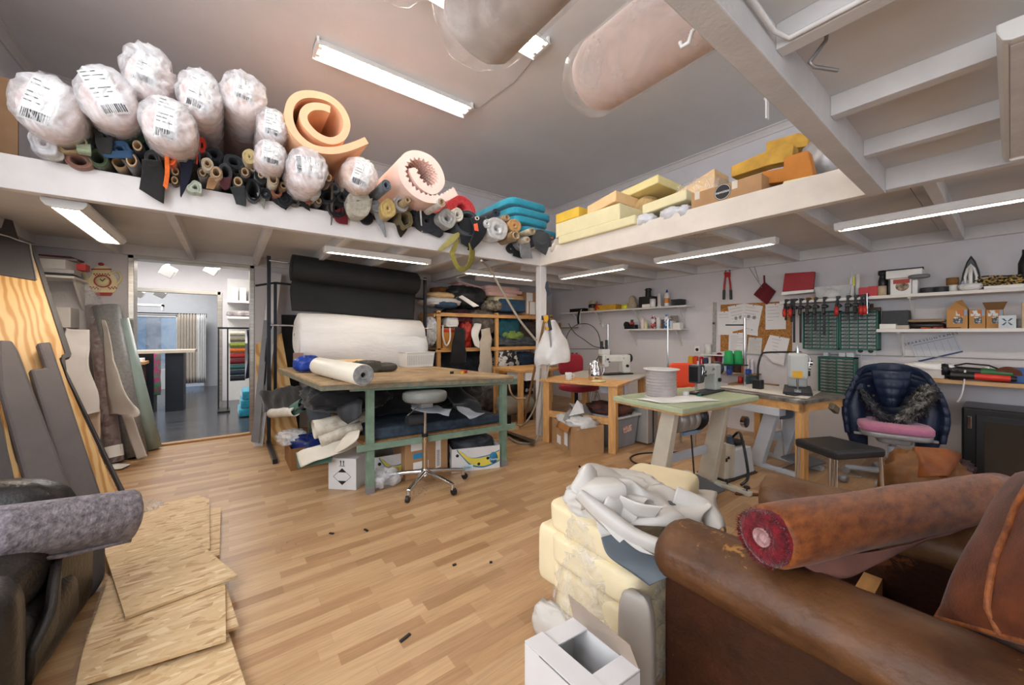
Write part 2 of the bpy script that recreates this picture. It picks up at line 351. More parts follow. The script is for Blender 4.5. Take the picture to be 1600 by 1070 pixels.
# helpers that trace shapes at their real distance
def catmull(L_,t):
 k=t*(len(L_)-1);i=min(int(k),len(L_)-2);f=k-i
 a=L_[max(i-1,0)];b=L_[i];c=L_[i+1];d=L_[min(i+2,len(L_)-1)]
 return .5*((2*b)+(c-a)*f+(2*a-5*b+4*c-d)*f*f+(3*b-a-3*c+d)*f**3)
def cloth(left,right,n=14,m=8,amp=.012,freq=7,seed=0,sag=None):
 """a cloth spanned between two edge curves of world points"""
 left=[Vector(p)for p in left];right=[Vector(p)for p in right];sg=Vector(sag)if sag else Vector((0,0,0))
 def fn(u,v):
  a=catmull(left,v);b=catmull(right,v);p=a.lerp(b,u)+sg*(4*u*(1-u))
  q=p*freq+Vector((seed*3.3,seed*1.1,seed*.7))
  return p+Vector((noise.noise(q),noise.noise(q+V(9,3,1)),noise.noise(q+V(2,8,5))))*amp
 return MB().grid(fn,m,n)
def ypts(L_,y=None):return[PY(p[0],p[1],p[2]if len(p)>2 else y)for p in L_]
def xpts(L_,x=None):return[PX(p[0],p[1],p[2]if len(p)>2 else x)for p in L_]
cardm=mat('cardboard','b48d64',.8,var=.08,scale=10)
corem=mat('cardboard_core','b59a78',.8,var=.15,scale=20)
tubew=mat('white_core','d8d2c6',.7,var=.06)
def fab(c,name=None,rough=.85,sheen=.3,var=.18):return mat('fabric_'+(name or c),c,rough,var=var,scale=40,sheen=sheen,bump=.15,bscale=150)
paperm=mat('label_paper','f0efec',.5,var=.02)
inkm=mat('black_ink','1e1e20',.6,var=0)
blackm=mat('black_plastic','1d1d1f',.35,var=.1)
whitem=mat('white_plastic','e6e4e0',.35,var=.03)
foamp=mat('pink_foam','f3d6cd',.8,var=.06,scale=5,bump=.1,bscale=200)
foamo=mat('orange_foam','f7c299',.8,var=.07,scale=5,bump=.1,bscale=200)
foamr=mat('salmon_foam','f6d6ca',.8,var=.05,scale=5,bump=.1,bscale=200)
filmw=film('plastic_film','f8f8fa',.5,.16,.5,7)
filmb=film('plastic_film_body','f4ece8',.2,.15,.2,4)
filmg=film('clear_film','f2f2f2',.2,.08,.9,16)
def ell_at(px,py,w,h,Y):
 P=PY(px,py,Y);r=ray(px,py);t=Y/r.y
 rx=w/2*Y/(r.y**2)/FP
 c=(HY-py)*CC*rx/t;b=FP/t
 rzz=math.sqrt(max((h/2)**2-c*c,(h*.3)**2))/b
 return P,rx,rzz
def ship_label(par,P,rx,rz,y,rot,sx=.55,sy=.95,seed=1):
 """white shipping label with bar code and lines of small print on the end of a wrapped roll"""
 w=rx*sx;h=rz*sy;m=Matrix.Rotation(rot,3,'Y');rr=random.Random(seed)
 def q(a,b,d=0):
  k=max(0,1-(a/rx)**2-(b/rz)**2)
  return P+m@Vector((a,0,b))+Vector((0,y-P.y-d-.055*math.sqrt(k)-.004*noise.noise(V(a*30,b*30,seed)),0))
 s=MB().grid(lambda u,v:q((u-.5)*2*w,(v-.5)*2*h),6,8)
 lb=part('shipping_label',s,paperm,par,True,solid=.001)
 b=MB();x=-w*.8
 while x<w*.8:
  d=w*rr.choice((.04,.07,.1));b.add([q(x,-h*.92,.003),q(x+d,-h*.92,.003),q(x+d,-h*.58,.003),q(x,-h*.58,.003)],[(0,1,2,3)]);x+=d+w*rr.choice((.04,.06,.09))
 for k in range(7):
  z=h*(.86-k*.19);L_=w*rr.uniform(.5,1.5)
  if k in(3,):continue
  b.add([q(-w*.85,z,.003),q(-w*.85+L_,z,.003),q(-w*.85+L_,z+h*.035,.003),q(-w*.85,z+h*.035,.003)],[(0,1,2,3)])
 part('bar_code',b,mat('print_ink','4a4a4e',.6,var=0),lb,True)
def wrapped_roll(px,py,w,h,label,seed,Y=3.24,yb=5.0,foam=None,lrot=.1,crumple=.14,grp='plastic wrapped foam rolls on the left loft',lab=True,lk=(.5,.8),dx=0):
 P,rx,rz=ell_at(px,py,w,h,Y)
 t=thing('wrapped_foam_roll',label,'foam roll',(P.x,Y,P.z-rz),group=grp)
 foam=foam or foamp
 prof=[(.0,.03),(.5,.022),(.86,.02),(.96,.05),(1,.1)]+[(1,.1+(yb-Y-.1)*k/8)for k in range(1,9)]+[(0,yb-Y)]
 b=MB();b.lathe([(r*.97,z)for r,z in prof],36,P,(0,1,0),sx=rx,sy=rz,wob=.05,seed=seed)
 part('foam',b,foam,t,True)
 def fn(u,v):
  a=2*PI*u;k=v*1.75
  if k<1:r=k;y=-.055*math.sqrt(max(0,1-k**2.2))
  else:r=1.03;y=(k-1)*.6
  d=V(math.cos(a)*r,0,math.sin(a)*r)
  n1=1-2*abs(noise.noise(V(d.x*2.6+seed*3,d.z*2.6,seed+y*4)));n2=noise.noise(V(d.x*7,seed,d.z*7+y*9))
  q=1+crumple*(n2*.35+n1*.25)*(1 if k>.8 else .3)
  return P+V(d.x*rx*q,y-crumple*.13*(n1+.5*n2)*(1 if k<1.05 else .1),d.z*rz*q)
 part('plastic_end',MB().grid(fn,40,22,wrap=True),filmw,t,True)
 part('plastic_sleeve',MB().lathe([(1.025,.3+(yb-Y-.3)*k/6)for k in range(7)],30,P,(0,1,0),sx=rx,sy=rz,wob=.05,seed=seed+4),filmb,t,True)
 if lab:ship_label(t,P,rx,rz,Y-.012,lrot,lk[0],lk[1],seed)
 return t
wrapped_roll(72,163,114,98,'largest plastic wrapped foam roll with its label in the far left corner of the loft',1,lrot=.25)
wrapped_roll(167,150,100,92,'plastic wrapped foam roll with a slanted label above the small dark green roll',2,lrot=-.45,lk=(.5,.75))
wrapped_roll(232,113,84,78,'whitest crumpled plastic wrapped foam roll, topmost on the left loft',3,crumple=.3,lrot=.2,lk=(.45,.7))
wrapped_roll(263,191,92,78,'plastic wrapped foam roll lying right above the grey and orange fabric rolls',4,Y=3.15,lrot=.1,lk=(.4,.85))
wrapped_roll(313,148,72,76,'plastic wrapped foam roll standing above the red fabric roll',5,crumple=.2,lrot=.2,lk=(.5,.8),Y=3.2)
wrapped_roll(381,147,70,68,'tall plastic wrapped foam roll with a crumpled top behind the small straw ball',6,crumple=.24,lrot=.15,lk=(.45,.5),Y=3.2)
wrapped_roll(427,196,50,52,'small plastic wrapped foam roll directly left of the open orange foam roll',7,lk=(.6,.85),Y=3.2)
wrapped_roll(424,242,50,46,'small plastic wrapped foam roll under another one, left of the open orange foam',8,Y=3.14,lk=(.6,.85),yb=4.6)
wrapped_roll(481,264,62,64,'plastic wrapped foam roll with a sideways label below the open orange foam roll',9,Y=3.12,lrot=1.5,lk=(.55,.6),crumple=.2,yb=4.7)
wrapped_roll(563,273,54,54,'plastic wrapped foam roll between the open orange foam and the egg crate foam',10,Y=3.2,lrot=.25,foam=foamo,lk=(.5,.85))
def strip_roll(pts,Y,th,depth,teeth=0,nv=2):
 c=[PY(a,b,Y)for a,b in pts];N_=130
 cl=[catmull(c,i/(N_-1))for i in range(N_)];o=[];inn=[];L_=0
 arc=[0]
 for i in range(1,N_):arc.append(arc[-1]+(cl[i]-cl[i-1]).length)
 mb=MB();vs=[];n=N_
 for j in range(nv):
  y=j/(nv-1)*depth
  for i in range(n):
   d=(cl[min(i+1,n-1)]-cl[max(i-1,0)]).normalized();nr=V(d.z,0,-d.x)
   q=teeth*(.5+.5*math.sin(arc[i]*2*PI/.05)*math.cos(y*2*PI/.05))if teeth else 0
   vs.append(cl[i]+nr*(th/2-teeth+q)+V(0,y,0));vs.append(cl[i]-nr*th/2+V(0,y,0))
 row=2*n;fs=[]
 for j in range(nv-1):
  for i in range(n-1):
   a=j*row+2*i;b=a+row
   fs+=[(a,a+2,b+2,b),(a+1,b+1,b+3,a+3)]
  a=j*row;b=a+row;fs.append((a,b,b+1,a+1));a=j*row+2*(n-1);b=a+row;fs.append((a,a+1,b+1,b))
 fs+=[(2*i,2*i+1,2*i+3,2*i+2)for i in range(n-1)]
 k=(nv-1)*row;fs+=[(k+2*i,k+2*i+2,k+2*i+3,k+2*i+1)for i in range(n-1)]
 return mb.add(vs,fs,False)
one('foam_roll','open orange foam roll with a wide loose spiral and a tail to the right','foam roll',strip_roll([(573,219),(548,229),(520,235),(490,231),(466,214),(453,190),(453,165),(466,150),(488,147),(514,154),(533,170),(542,192),(536,212),(518,220),(496,212),(479,195),(474,180),(480,170),(491,166),(505,167),(516,171)],3.12,.052,1.7),foamo)
one('egg_crate_foam_roll','pale pink egg crate foam roll with pointed teeth and a tail to the right','foam roll',strip_roll([(712,298),(692,308),(668,309),(646,297),(632,278),(630,258),(639,245),(655,243),(673,251),(685,267),(688,285),(676,296),(660,288),(650,274),(645,262)],3.15,.085,1.6,teeth=.03,nv=64),foamr)
def fabric_roll(px,py,w,col,label,Y=3.4,h=None,core=None,hole=.45,yb=None,seed=0,lay=True,sq=1.0,grp='fabric rolls stacked on the left loft',cat='fabric roll',tail=None,tcol=None,lean=0,colm=None,wob=.06):
 P,rx,rz=ell_at(px,py,w,h or w*1.05,Y);rz=max(rz,rx*.8)*sq;rr=random.Random(seed+int(px));yb=yb or Y+rr.uniform(.45,.7)
 t=thing('fabric_roll',label,cat,(P.x,Y,P.z-rz),group=grp);m=colm or fab(col)
 d=yb-Y;ax=V(rr.uniform(-.02,.02)+lean,1,0)
 nl=3 if lay else 1;prof=[(hole*.9,.35),(hole,.012)]
 for k in range(1,nl+1):
  a=hole+(1-hole)*k/nl;prof+=[(a-.05,.0 if k%2 else .008),(a,.006)]
 prof+=[(1,.02),(1,d*.3),(1,d*.7),(1,d),(.1,d)]
 part('fabric',MB().lathe(prof,28,P,ax,sx=rx,sy=rz,wob=wob,seed=seed+px*.1),m,t,True)
 if core:
  cm_={'b':corem,'w':tubew}.get(core,core);k=hole
  part('core_tube',MB().lathe([(k*.72,.3),(k*.72,-.012),(k*.98,-.012),(k*.98,.3)],20,P,ax,sx=rx,sy=rz),cm_,t,True)
 if tail:
  f=cloth(ypts(tail[0],Y-.01),ypts(tail[1],Y-.01),seed=seed,amp=.01)
  part('loose_end',f,fab(tcol)if tcol else m,t,True,solid=.004)
 return t
FR=[(66,222,46,'9b9690','bundle wrapped in clear plastic beside the cardboard in the left corner of the loft',dict(Y=3.36,h=44,hole=.2,colm=filmw,cat='bundle',wob=.3,seed=3)),(105,226,44,'b09468','frayed tan cloth roll below the largest wrapped foam roll',dict(Y=3.38,h=26,hole=.6,wob=.2,tail=([(75,235,3.43),(72,242,3.42),(75,250,3.42)],[(98,236,3.4),(100,245,3.41),(97,250,3.41)]),tcol='b9b2a8')),(122,250,46,'8e6655','flat dusty rose fabric roll lying on the beam at the far left',dict(Y=3.42,h=24,hole=.55,seed=5)),(129,223,22,'0d4a3d','green fabric roll with a brown core and pale green tail at the far left',dict(core='b',hole=.7,tail=([(119,226),(119,234,3.36),(122,240,3.4)],[(141,226),(142,236,3.36),(141,243,3.4)]),tcol='a9b596')),(152,246,34,'4d5b40','olive fabric roll sagging on the beam below the striped black roll',dict(Y=3.42,h=28,hole=.6,seed=8)),(164,211,34,'2a2827','black roll with pale layered edges beside the dark green roll',dict(h=30,hole=.2,tail=([(149,214),(151,228),(155,240)],[(178,216),(176,230),(172,242)]),seed=2)),(206,209,50,'1c3320','dark green fluffy fabric roll tucked under the wrapped foam rolls',dict(Y=3.46,h=36,hole=.25,wob=.16,seed=6)),(187,232,44,'2c4a68','crumpled blue denim cloth roll on the left loft',dict(h=26,hole=.3,wob=.35,seed=11,tail=([(158,236),(162,244),(168,247)],[(206,236),(207,242),(208,248)]))),(215,228,18,'20222a','dark blue roll with a pale core right of the blue denim cloth',dict(core='b',hole=.86)),(186,254,24,'a98c64','open brown kraft roll lying on the beam beside the grey roll',dict(Y=3.42,h=18,hole=.8)),(206,251,22,'6f6b69','grey fabric roll with a brown core resting on the beam',dict(Y=3.4,core='b',hole=.8,h=26)),(248,229,30,'8f959c','light grey fabric roll with an open middle above the black hanging cloth',dict(hole=.5,h=26)),(238,247,26,'33322f','charcoal roll with a long black cloth hanging over the beam',dict(Y=3.36,hole=.45,tail=([(222,250,3.35),(219,275,3.4),(217,296,3.42)],[(252,252,3.35),(258,280,3.4),(257,318,3.42)]),tcol='262524')),(267,247,17,'e2602a','bright orange fabric roll with an orange strip hanging down',dict(Y=3.34,hole=.2,h=22,tail=([(259,240,3.33),(257,268,3.36),(255,290,3.4)],[(265,240,3.33),(264,270,3.36),(262,296,3.4)]),tcol='e8702e')),(282,237,17,'25262b','black roll with a pale core and navy cloth hanging to a point',dict(core='b',hole=.85,tail=([(280,246),(281,275,3.41),(282,305,3.43)],[(302,250),(297,278,3.41),(283,308,3.43)]),tcol='14172a')),(274,268,15,'5a4632','upper one of two nested brown half tubes below the orange roll',dict(Y=3.42,hole=.8,core='b')),(273,282,14,'4a3a2a','lower one of two nested brown half tubes below the orange roll',dict(Y=3.42,hole=.8,core='b')),(302,226,16,'3c4045','dark slate fabric roll directly left of the red fabric roll',dict(h=28,hole=.7)),(315,226,15,'d23a26','red felt roll with a thin red strip below',dict(h=25,hole=.3,tail=([(308,238),(307,248),(306,257)],[(310,238),(309,248),(307.5,257)]))),(320,245,22,'6d7072','folded grey fabric roll under the red felt roll',dict(hole=.75,h=20)),(335,240,26,'23262c','black crumpled fabric roll right of the red felt roll',dict(hole=.5,h=22,wob=.25,seed=21)),(324,256,20,'cdbfa6','cream fabric roll above the beige leather tube',dict(Y=3.34,hole=.5,core='b')),(338,270,20,'c2a68a','beige leather tube with loose curled edges hanging over the beam',dict(Y=3.32,hole=.75,core='b',h=22,tail=([(326,276,3.32),(325,285,3.38),(323,294,3.42)],[(347,276,3.32),(343,286,3.38),(336,296,3.42)]),tcol='b58d66')),(317,270,18,'6f625a','taupe roll left of the beige leather tube',dict(Y=3.4,hole=.6,core='b')),(305,292,24,'b0b6a4','crumpled pale sage cloth roll resting on the beam edge',dict(Y=3.4,h=20,hole=.3,wob=.3,seed=13)),(352,268,22,'47494d','dark grey vinyl roll with a maroon inside drooping over the beam',dict(Y=3.37,hole=.6,h=28,tail=([(345,280),(346,290,3.38),(351,296,3.4)],[(362,276),(361,290,3.38),(356,296,3.4)]),tcol='5a2f34')),(366,252,34,'33363a','flat black vinyl folded roll with a teal corner',dict(h=16,hole=.5,wob=.2,seed=14)),(390,244,22,'b7a272','round straw coloured woven ball roll left of the small wrapped foam',dict(Y=3.3,h=24,hole=.12,wob=.12,seed=15)),(370,266,14,'2a2622','black roll with a gold lined edge in the middle of the stack',dict(hole=.6)),(383,269,17,'7c6a62','mauve taupe roll with a brown core below the straw ball',dict(core='b',hole=.72)),(396,262,15,'54504c','dark grey roll with a wide brown core right of the mauve roll',dict(core='b',hole=.82)),(372,284,17,'3b4140','grey green roll with a cream core and cloth tongue over the beam',dict(Y=3.38,core='b',hole=.82,tail=([(361,292),(364,305,3.41),(367,317,3.43)],[(384,290),(384,305,3.41),(383,322,3.43)]),tcol='35393a')),(408,273,21,'18191b','glossy black roll with a small yellow brown core',dict(Y=3.34,core='b',hole=.48)),(396,296,24,'1c1d20','wide black roll open like a tunnel on the beam',dict(Y=3.38,hole=.8,h=34)),(411,300,14,'8a8a80','grey striped cloth folded to a point over the beam',dict(Y=3.43,hole=.4,tail=([(402,300,3.42),(404,312,3.43),(411,327,3.44)],[(416,302,3.42),(415,314,3.43),(412,327,3.44)]))),(427,280,18,'c7bda9','cream roll with a very wide brown core below the small wrapped foam',dict(Y=3.3,core='b',hole=.82,h=22)),(434,266,11,'a9553a','thin white tube with a red brown inside below the small wrapped foam',dict(Y=3.3,core='w',hole=.85)),(416,302,16,'22262d','navy black roll between the tunnel roll and the rust roll',dict(Y=3.41,hole=.4)),(433,297,18,'93573c','rust brown leather roll on the beam edge',dict(Y=3.38,hole=.6,h=20)),(443,290,14,'8a6f4d','small tan roll with a dark hole right of the rust roll',dict(Y=3.36,core='b',hole=.7)),(445,310,24,'16181d','black cloth roll with a wide square flap over the beam',dict(Y=3.41,hole=.3,tail=([(424,312,3.42),(432,320,3.43),(446,329,3.44)],[(450,305,3.42),(450,315,3.43),(449,325,3.44)]))),(455,285,30,'303236','dark grey leather roll with a drooping curved lip',dict(Y=3.38,h=34,hole=.6,wob=.2,seed=17)),(461,312,18,'574f48','brown grey roll half hidden behind a black flap',dict(Y=3.42,hole=.6)),(482,309,15,'8a5233','chestnut leather roll with a black pointed flap beside it',dict(Y=3.4,hole=.5,h=18,tail=([(466,315,3.42),(472,322,3.43),(484,330,3.44)],[(477,308,3.42),(481,318,3.43),(485,330,3.44)]),tcol='1d1a19')),(498,314,12,'5a5046','small roll with a tan core below the wrapped foam with the sideways label',dict(Y=3.4,core='b',hole=.7)),(492,298,20,'c9c7c2','white roll in gathered plastic below the wrapped foam with the sideways label',dict(Y=3.3,core='w',hole=.5)),(513,278,13,'5b463c','brown tube standing proud left of the orange foam tail',dict(Y=3.22,hole=.75,core='b',h=16)),(524,293,16,'6e7373','grey blue roll behind a long hanging grey strap',dict(Y=3.38,hole=.5,tail=([(518,288,3.37),(517,318,3.42),(516,352,3.44)],[(521,288,3.37),(520.5,318,3.42),(518,352,3.44)]),tcol='6b6259')),(512,306,26,'2a2c2f','black roll with pale edges left of the burgundy cloth',dict(Y=3.4,hole=.6,h=22)),(536,307,14,'2a2d30','small black tube above the burgundy cloth',dict(Y=3.38,hole=.6)),(545,294,14,'1d2024','black spiral roll under the wrapped foam beside the egg crate foam',dict(Y=3.3,hole=.25)),(527,325,28,'1a1718','black roll with burgundy cloth hanging over the beam',dict(Y=3.42,hole=.3,tail=([(519,330,3.43),(523,345,3.44),(530,350,3.445)],[(540,322,3.43),(543,340,3.44),(543,352,3.445)]),tcol='6a1420')),(562,317,38,'b3ab9b','fat beige upholstery fabric roll with thick visible layers',dict(Y=3.3,h=46,hole=.16,wob=.1,tail=([(541,318,3.3),(543,335,3.32),(548,342,3.36)],[(582,310,3.3),(574,332,3.32),(560,343,3.36)]))),(574,340,20,'17171a','black cloth hanging below the fat beige roll',dict(Y=3.43,hole=.4,tail=([(560,341,3.43),(564,346,3.44),(570,349,3.445)],[(582,334,3.43),(580,342,3.44),(571,350,3.445)]))),(604,289,15,'5c636a','grey felt lined tube pointing up in front of the egg crate foam',dict(Y=3.12,hole=.4,h=18,yb=4.6)),(588,322,18,'8f9397','silver grey leather roll with a long curved strip over the beam',dict(Y=3.36,hole=.3,tail=([(579,320,3.36),(586,340,3.4),(601,370,3.44)],[(591,318,3.36),(598,340,3.4),(604,371,3.44)]))),(607,325,24,'c0a467','golden yellow frayed woven roll',dict(Y=3.3,h=30,hole=.15,wob=.18,seed=19)),(637,313,11,'b09a70','brown cardboard tube sticking out of a silver fabric',dict(Y=3.2,core='b',hole=.75)),(628,318,24,'aaa6a2','silver fabric roll around the brown cardboard tube',dict(Y=3.32,hole=.5)),(648,308,12,'9b8f80','short tan tube behind the silver fabric roll',dict(Y=3.3,hole=.8,core='b')),(634,342,24,'6f6240','green and gold brocade roll collapsed on the beam',dict(Y=3.36,h=30,hole=.6,wob=.28,seed=23,tail=([(619,352,3.4),(622,362,3.42),(626,371,3.44)],[(640,348,3.4),(636,360,3.42),(628,370,3.44)]),tcol='2a2216')),(655,330,20,'2b2b33','dark navy roll behind the white ribbon',dict(Y=3.42,hole=.4,tail=([(654,318,3.36),(656,340,3.41),(659,362,3.44)],[(656.5,318,3.36),(658.5,340,3.41),(660,362,3.44)]),tcol='d5d0c8')),(690,316,13,'d8d2c8','white and grey striped tube pointing up below the egg crate tail',dict(Y=3.12,core='b',hole=.72,yb=4.4)),(668,345,40,'2e3034','wide charcoal cloth roll spread over the beam below the striped tube',dict(Y=3.42,h=24,hole=.2,tail=([(644,345,3.43),(646,350,3.44),(650,356,3.445)],[(694,352,3.43),(692,366,3.44),(686,372,3.445)]))),(700,341,28,'b2b2ae','silver roll in clear plastic beside the grey leather',dict(Y=3.32,hole=.3,wob=.2,seed=25,colm=mat('silver_fabric','b5b4b0',.35,.2,var=.2,scale=30))),(716,335,16,'d4cfc4','cream folded cloth roll wrapped in plastic, under the red cloth',dict(Y=3.34,hole=.3,h=22)),(722,325,44,'c23a40','red cloth bundle lying behind the grey leather roll',dict(Y=3.5,h=12,hole=.3,wob=.2,seed=27)),(745,341,9,'2a2b2e','black leather roll with an orange paper tag and black flaps',dict(Y=3.3,core='w',hole=.7)),(730,348,44,'4b4e52','grey leather roll folded over like a lip above the orange tag',dict(Y=3.38,h=34,hole=.7,wob=.15,tail=([(716,340,3.36),(719,362,3.4),(721,380,3.43)],[(760,342,3.34),(748,368,3.38),(737,391,3.42)]),tcol='24262a')),(776,332,12,'2b3640','navy roll with a spiral end beside the turquoise cushions',dict(Y=3.36,hole=.3)),(778,357,34,'c8c8c8','big round roll in shiny clear plastic near the pillar',dict(Y=3.28,h=36,hole=.25,colm=mat('shiny_plastic','d4d4d4',.18,.25,var=.2,scale=25,bump=.6,bscale=30),wob=.12)),(762,349,9,'d0d0d0','small plastic wrapped tube stuck to the big round plastic roll',dict(Y=3.26,h=14,hole=.3,colm=mat('shiny_plastic','d4d4d4',.18))),(761,362,7,'b39468','thin brown tube with a blue edge near the black flaps',dict(Y=3.32,core='b',hole=.7)),(792,340,10,'a98c68','short brown tube against the turquoise cushions',dict(Y=3.3,core='b',hole=.8)),(805,352,20,'c3945e','light brown leather roll with a small dark hole',dict(Y=3.28,hole=.15,h=19)),(806,368,14,'8e7552','wide kraft tube below the light brown leather roll',dict(Y=3.22,core='b',hole=.8,h=16)),(832,361,10,'c9bda2','cream kraft tube left of the slate cloth',dict(Y=3.26,core='b',hole=.75)),(824,374,9,'d5cdb8','flattened cream tube end pointing down left of the slate cloth',dict(Y=3.24,hole=.5,core='b')),(818,380,20,'8a8b8d','pale grey sleeve of cloth drooping over the beam end',dict(Y=3.36,hole=.4,tail=([(813,376,3.34),(812,390,3.36),(814,402,3.38)],[(828,378,3.34),(830,392,3.36),(831,404,3.38)]))),(800,388,14,'1f2023','black cloth end hanging left of the pale grey sleeve',dict(Y=3.44,hole=.3,tail=([(799,384,3.445),(800,392,3.445),(801,400,3.45)],[(812,386,3.445),(814,396,3.445),(815,404,3.45)]))),(846,370,22,'4d5055','slate cloth roll draped to a point at the pillar',dict(Y=3.3,hole=.3,tail=([(833,360,3.28),(833,378,3.32),(838,389,3.38)],[(858,364,3.28),(862,384,3.32),(853,399,3.38)]))),(862,372,7,'b42c34','thin red roll with a pink core at the pillar',dict(Y=3.3,hole=.5,core='b')),(884,378,8,'ddd2c6','off white cloth with an orange tube pointing out at the pillar',dict(Y=3.12,hole=.75,core=mat('orange_core','d9622e',.6),yb=3.9,tail=([(868,372,3.2),(860,388,3.25),(862,394,3.3)],[(884,376,3.14),(882,392,3.2),(874,403,3.25)]))),]
for i,(px,py,w_,c_,l_,kw)in enumerate(FR):fabric_roll(px,py,w_,c_,l_,**kw)
tg=[o for o in bpy.data.objects if o.get('label')=='black leather roll with an orange paper tag and black flaps'][0]
part('paper_tag',MB().prism(ypts([(740,350),(746,348.5),(748,361),(741.5,360)],3.285),(0,.002,0)),mat('orange_paper','f06a48',.7),tg,True)
part('loose_end',cloth(ypts([(735,340,3.3),(740,360,3.32),(732,385,3.38),(730,390,3.4)]),ypts([(760,338,3.3),(760,362,3.3),(748,380,3.36),(736,393,3.4)]),seed=3),fab('1c1e22'),tg,True,solid=.004)
olv=mat('olive_webbing','8a8038',.8,var=.15,scale=30)
t=thing('olive_strap','olive and black cloth strap looping below the beam','strap',PY(728,385,3.42),group=None)
part('strap',cloth(ypts([(716,372,3.42),(705,390,3.44),(703,397,3.4),(713,420,3.38),(725,424,3.38),(737,413,3.4),(741,395,3.43),(738,378,3.44)]),ypts([(717,378,3.36),(712,392,3.36),(711,396,3.36),(716,412,3.36),(725,417,3.36),(731,408,3.36),(733,392,3.36),(732,380,3.36)]),n=40,amp=.004),olv,t,True,solid=.006)
one('yellow_cloth','pale olive cloth corner hanging over the beam left of the strap loop','cloth',cloth(ypts([(706,366,3.42),(695,378,3.43),(684,390,3.44)]),ypts([(718,362,3.4),(716,372,3.42),(690,392,3.44)]),seed=9),mat('pale_olive','b3aa68',.8,var=.15),solid=.004)
one('cardboard_sheet','large brown cardboard sheet standing at the left end of the loft','cardboard',MB().prism([(-1.52,3.72,DZ+.022),(-1.02,3.62,DZ+.022),(-1.02,3.62,2.78),(-1.52,3.72,2.86)],(.0,.012,0)),mat('brown_cardboard','8f6e4e',.8,var=.12))
teal=mat('turquoise_velvet','2f9fb8',.8,var=.2,scale=9,sheen=.5,col2='1d86a3',lo=.3,hi=.7)
for k,(xl,xr,yt,lab)in enumerate([(818,874,349,'bottom darker turquoise cushion of the stack on the loft'),(806,860,332,'third turquoise cushion from the top of the loft stack'),(802,865,318,'second turquoise cushion from the top of the loft stack'),(798,858,303,'topmost turquoise cushion of the stack on the loft')]):
 a=PY(xl,yt,3.36);b=PY(xr,yt,3.36);z1=a.z;z0=z1-.105
 mb=MB();mb.blob(((a.x+b.x)/2,3.36+.5,(z0+z1)/2),((b.x-a.x)/2,.5,.0475),.26,amp=.008,freq=2,seed=k,nu=48,nv=20)
 one('seat_cushion',lab,'cushion',mb,teal,group='turquoise cushions on the loft')
# things on the right loft
FX=BX+.0
def xspan(pxl,pxr,pyt,pyb,X):
 a=PX(pxl,pyt,X);b=PX(pxr,pyt,X);c=PX(pxl,pyb,X)
 return a.y,b.y,c.z,a.z
def xblock(name,label,cat,pxl,pxr,pyt,pyb,X,depth,m,group='foam offcuts on the right loft',slope=0,bevel=.012):
 y0,y1,z0,z1=xspan(pxl,pxr,pyt,pyb,X)
 mb=MB().hexa([(X,y1,z0+slope),(X+depth,y1,z0+slope),(X+depth,y0,z0),(X,y0,z0),(X,y1,z1+slope),(X+depth,y1,z1+slope),(X+depth,y0,z1),(X,y0,z1)])
 return one(name,label,cat,mb,m,group=group,bevel=bevel)
fcream=mat('cream_foam','e9dfb4',.85,var=.05,scale=6,bump=.1,bscale=200)
fpeach=mat('peach_foam','ecc795',.85,var=.06,scale=6,bump=.1,bscale=200)
fyel=mat('yellow_foam','ecc24a',.85,var=.1,scale=6,bump=.1,bscale=200)
foch=mat('ochre_foam','cfa045',.85,var=.25,scale=5,bump=.15,bscale=150)
foran=mat('brown_orange_foam','c37c36',.85,var=.12,scale=5,bump=.1,bscale=200)
D1=DZ+.024
xblock('foam_block','lower long cream foam block at the pillar end of the right loft','foam',872,992,370,382,3.02,.45,fcream,slope=-.0)
xblock('foam_block','upper cream foam block on the long cream block near the pillar','foam',868,968,350,372,3.03,.4,fcream)
xblock('foam_block','small bright yellow foam block nearest the turquoise cushions','foam',868,904,335,350,3.06,.25,fyel)
xblock('foam_block','peach foam slab with a pointed end behind the cream blocks','foam',917,962,322,338,3.1,.5,fpeach,slope=.06)
xblock('foam_block','cream foam block behind the small white plastic bundles','foam',1003,1072,320,335,3.12,.4,fcream,slope=.02)
xblock('foam_block','cream foam slab on a white sheet below the egg crate roll','foam',955,1028,306,318,3.35,.5,mat('pale_yellow_foam','efe0a0',.85,var=.05),slope=.05)
y0,y1,z0,z1=xspan(1080,1190,305,332,3.07);z0=D1;z1=PX(1080,303,3.07).z
t=thing('cardboard_box','closed brown cardboard box with a round dark logo on the right loft','box',(3.27,(y0+y1)/2,z0))
part('carton',MB().box((3.07,y1,z0),(3.47,y0,z1)),cardm,t,True,bevel=.004)
dk=mat('dark_print','2c2a2c',.6,var=.05);pc=V(3.068,PX(1129,302,3.07).y,(z0+z1)/2+.03)
part('round_logo',MB().cyl(pc,pc-V(.0015,0,0),.062,n=40,smooth=False),dk,t,True)
part('round_logo',MB().lathe([(.055,.0016),(.0565,.0024),(.058,.0016)],40,pc,(-1,0,0)),paperm,t,True)
text('logo_lettering','nevotex',.031,pc-V(.0022,0,0),(0,-1,0),(-1,0,0),paperm,t)
for yy in(y0-.05,y1+.18):part('tape',MB().box((3.068,yy-.02,z1-.06),(3.3,yy+.02,z1+.001)),mat('clear_tape','d9cfc0',.3),t,True)
for k,(a,b,c_,lab)in enumerate([(1008,345,15,'white plastic bundle nearest the long cream foam block'),(1050,335,15,'white plastic bundle in the middle of three on the right loft beam'),(1072,331,7,'smallest white plastic bundle squeezed against the logo box')]):
 P=PX(a,b,3.12);one('plastic_bundle',lab,'bundle',MB().blob((3.13,P.y,max(P.z,D1+.05)),(.09,c_*.0065,.055),.9,amp=.22,freq=2.5,seed=k,ridge=True),mat('white_bag','e8e8ec',.3,var=.08,scale=10),group='white plastic bundles on the right loft')
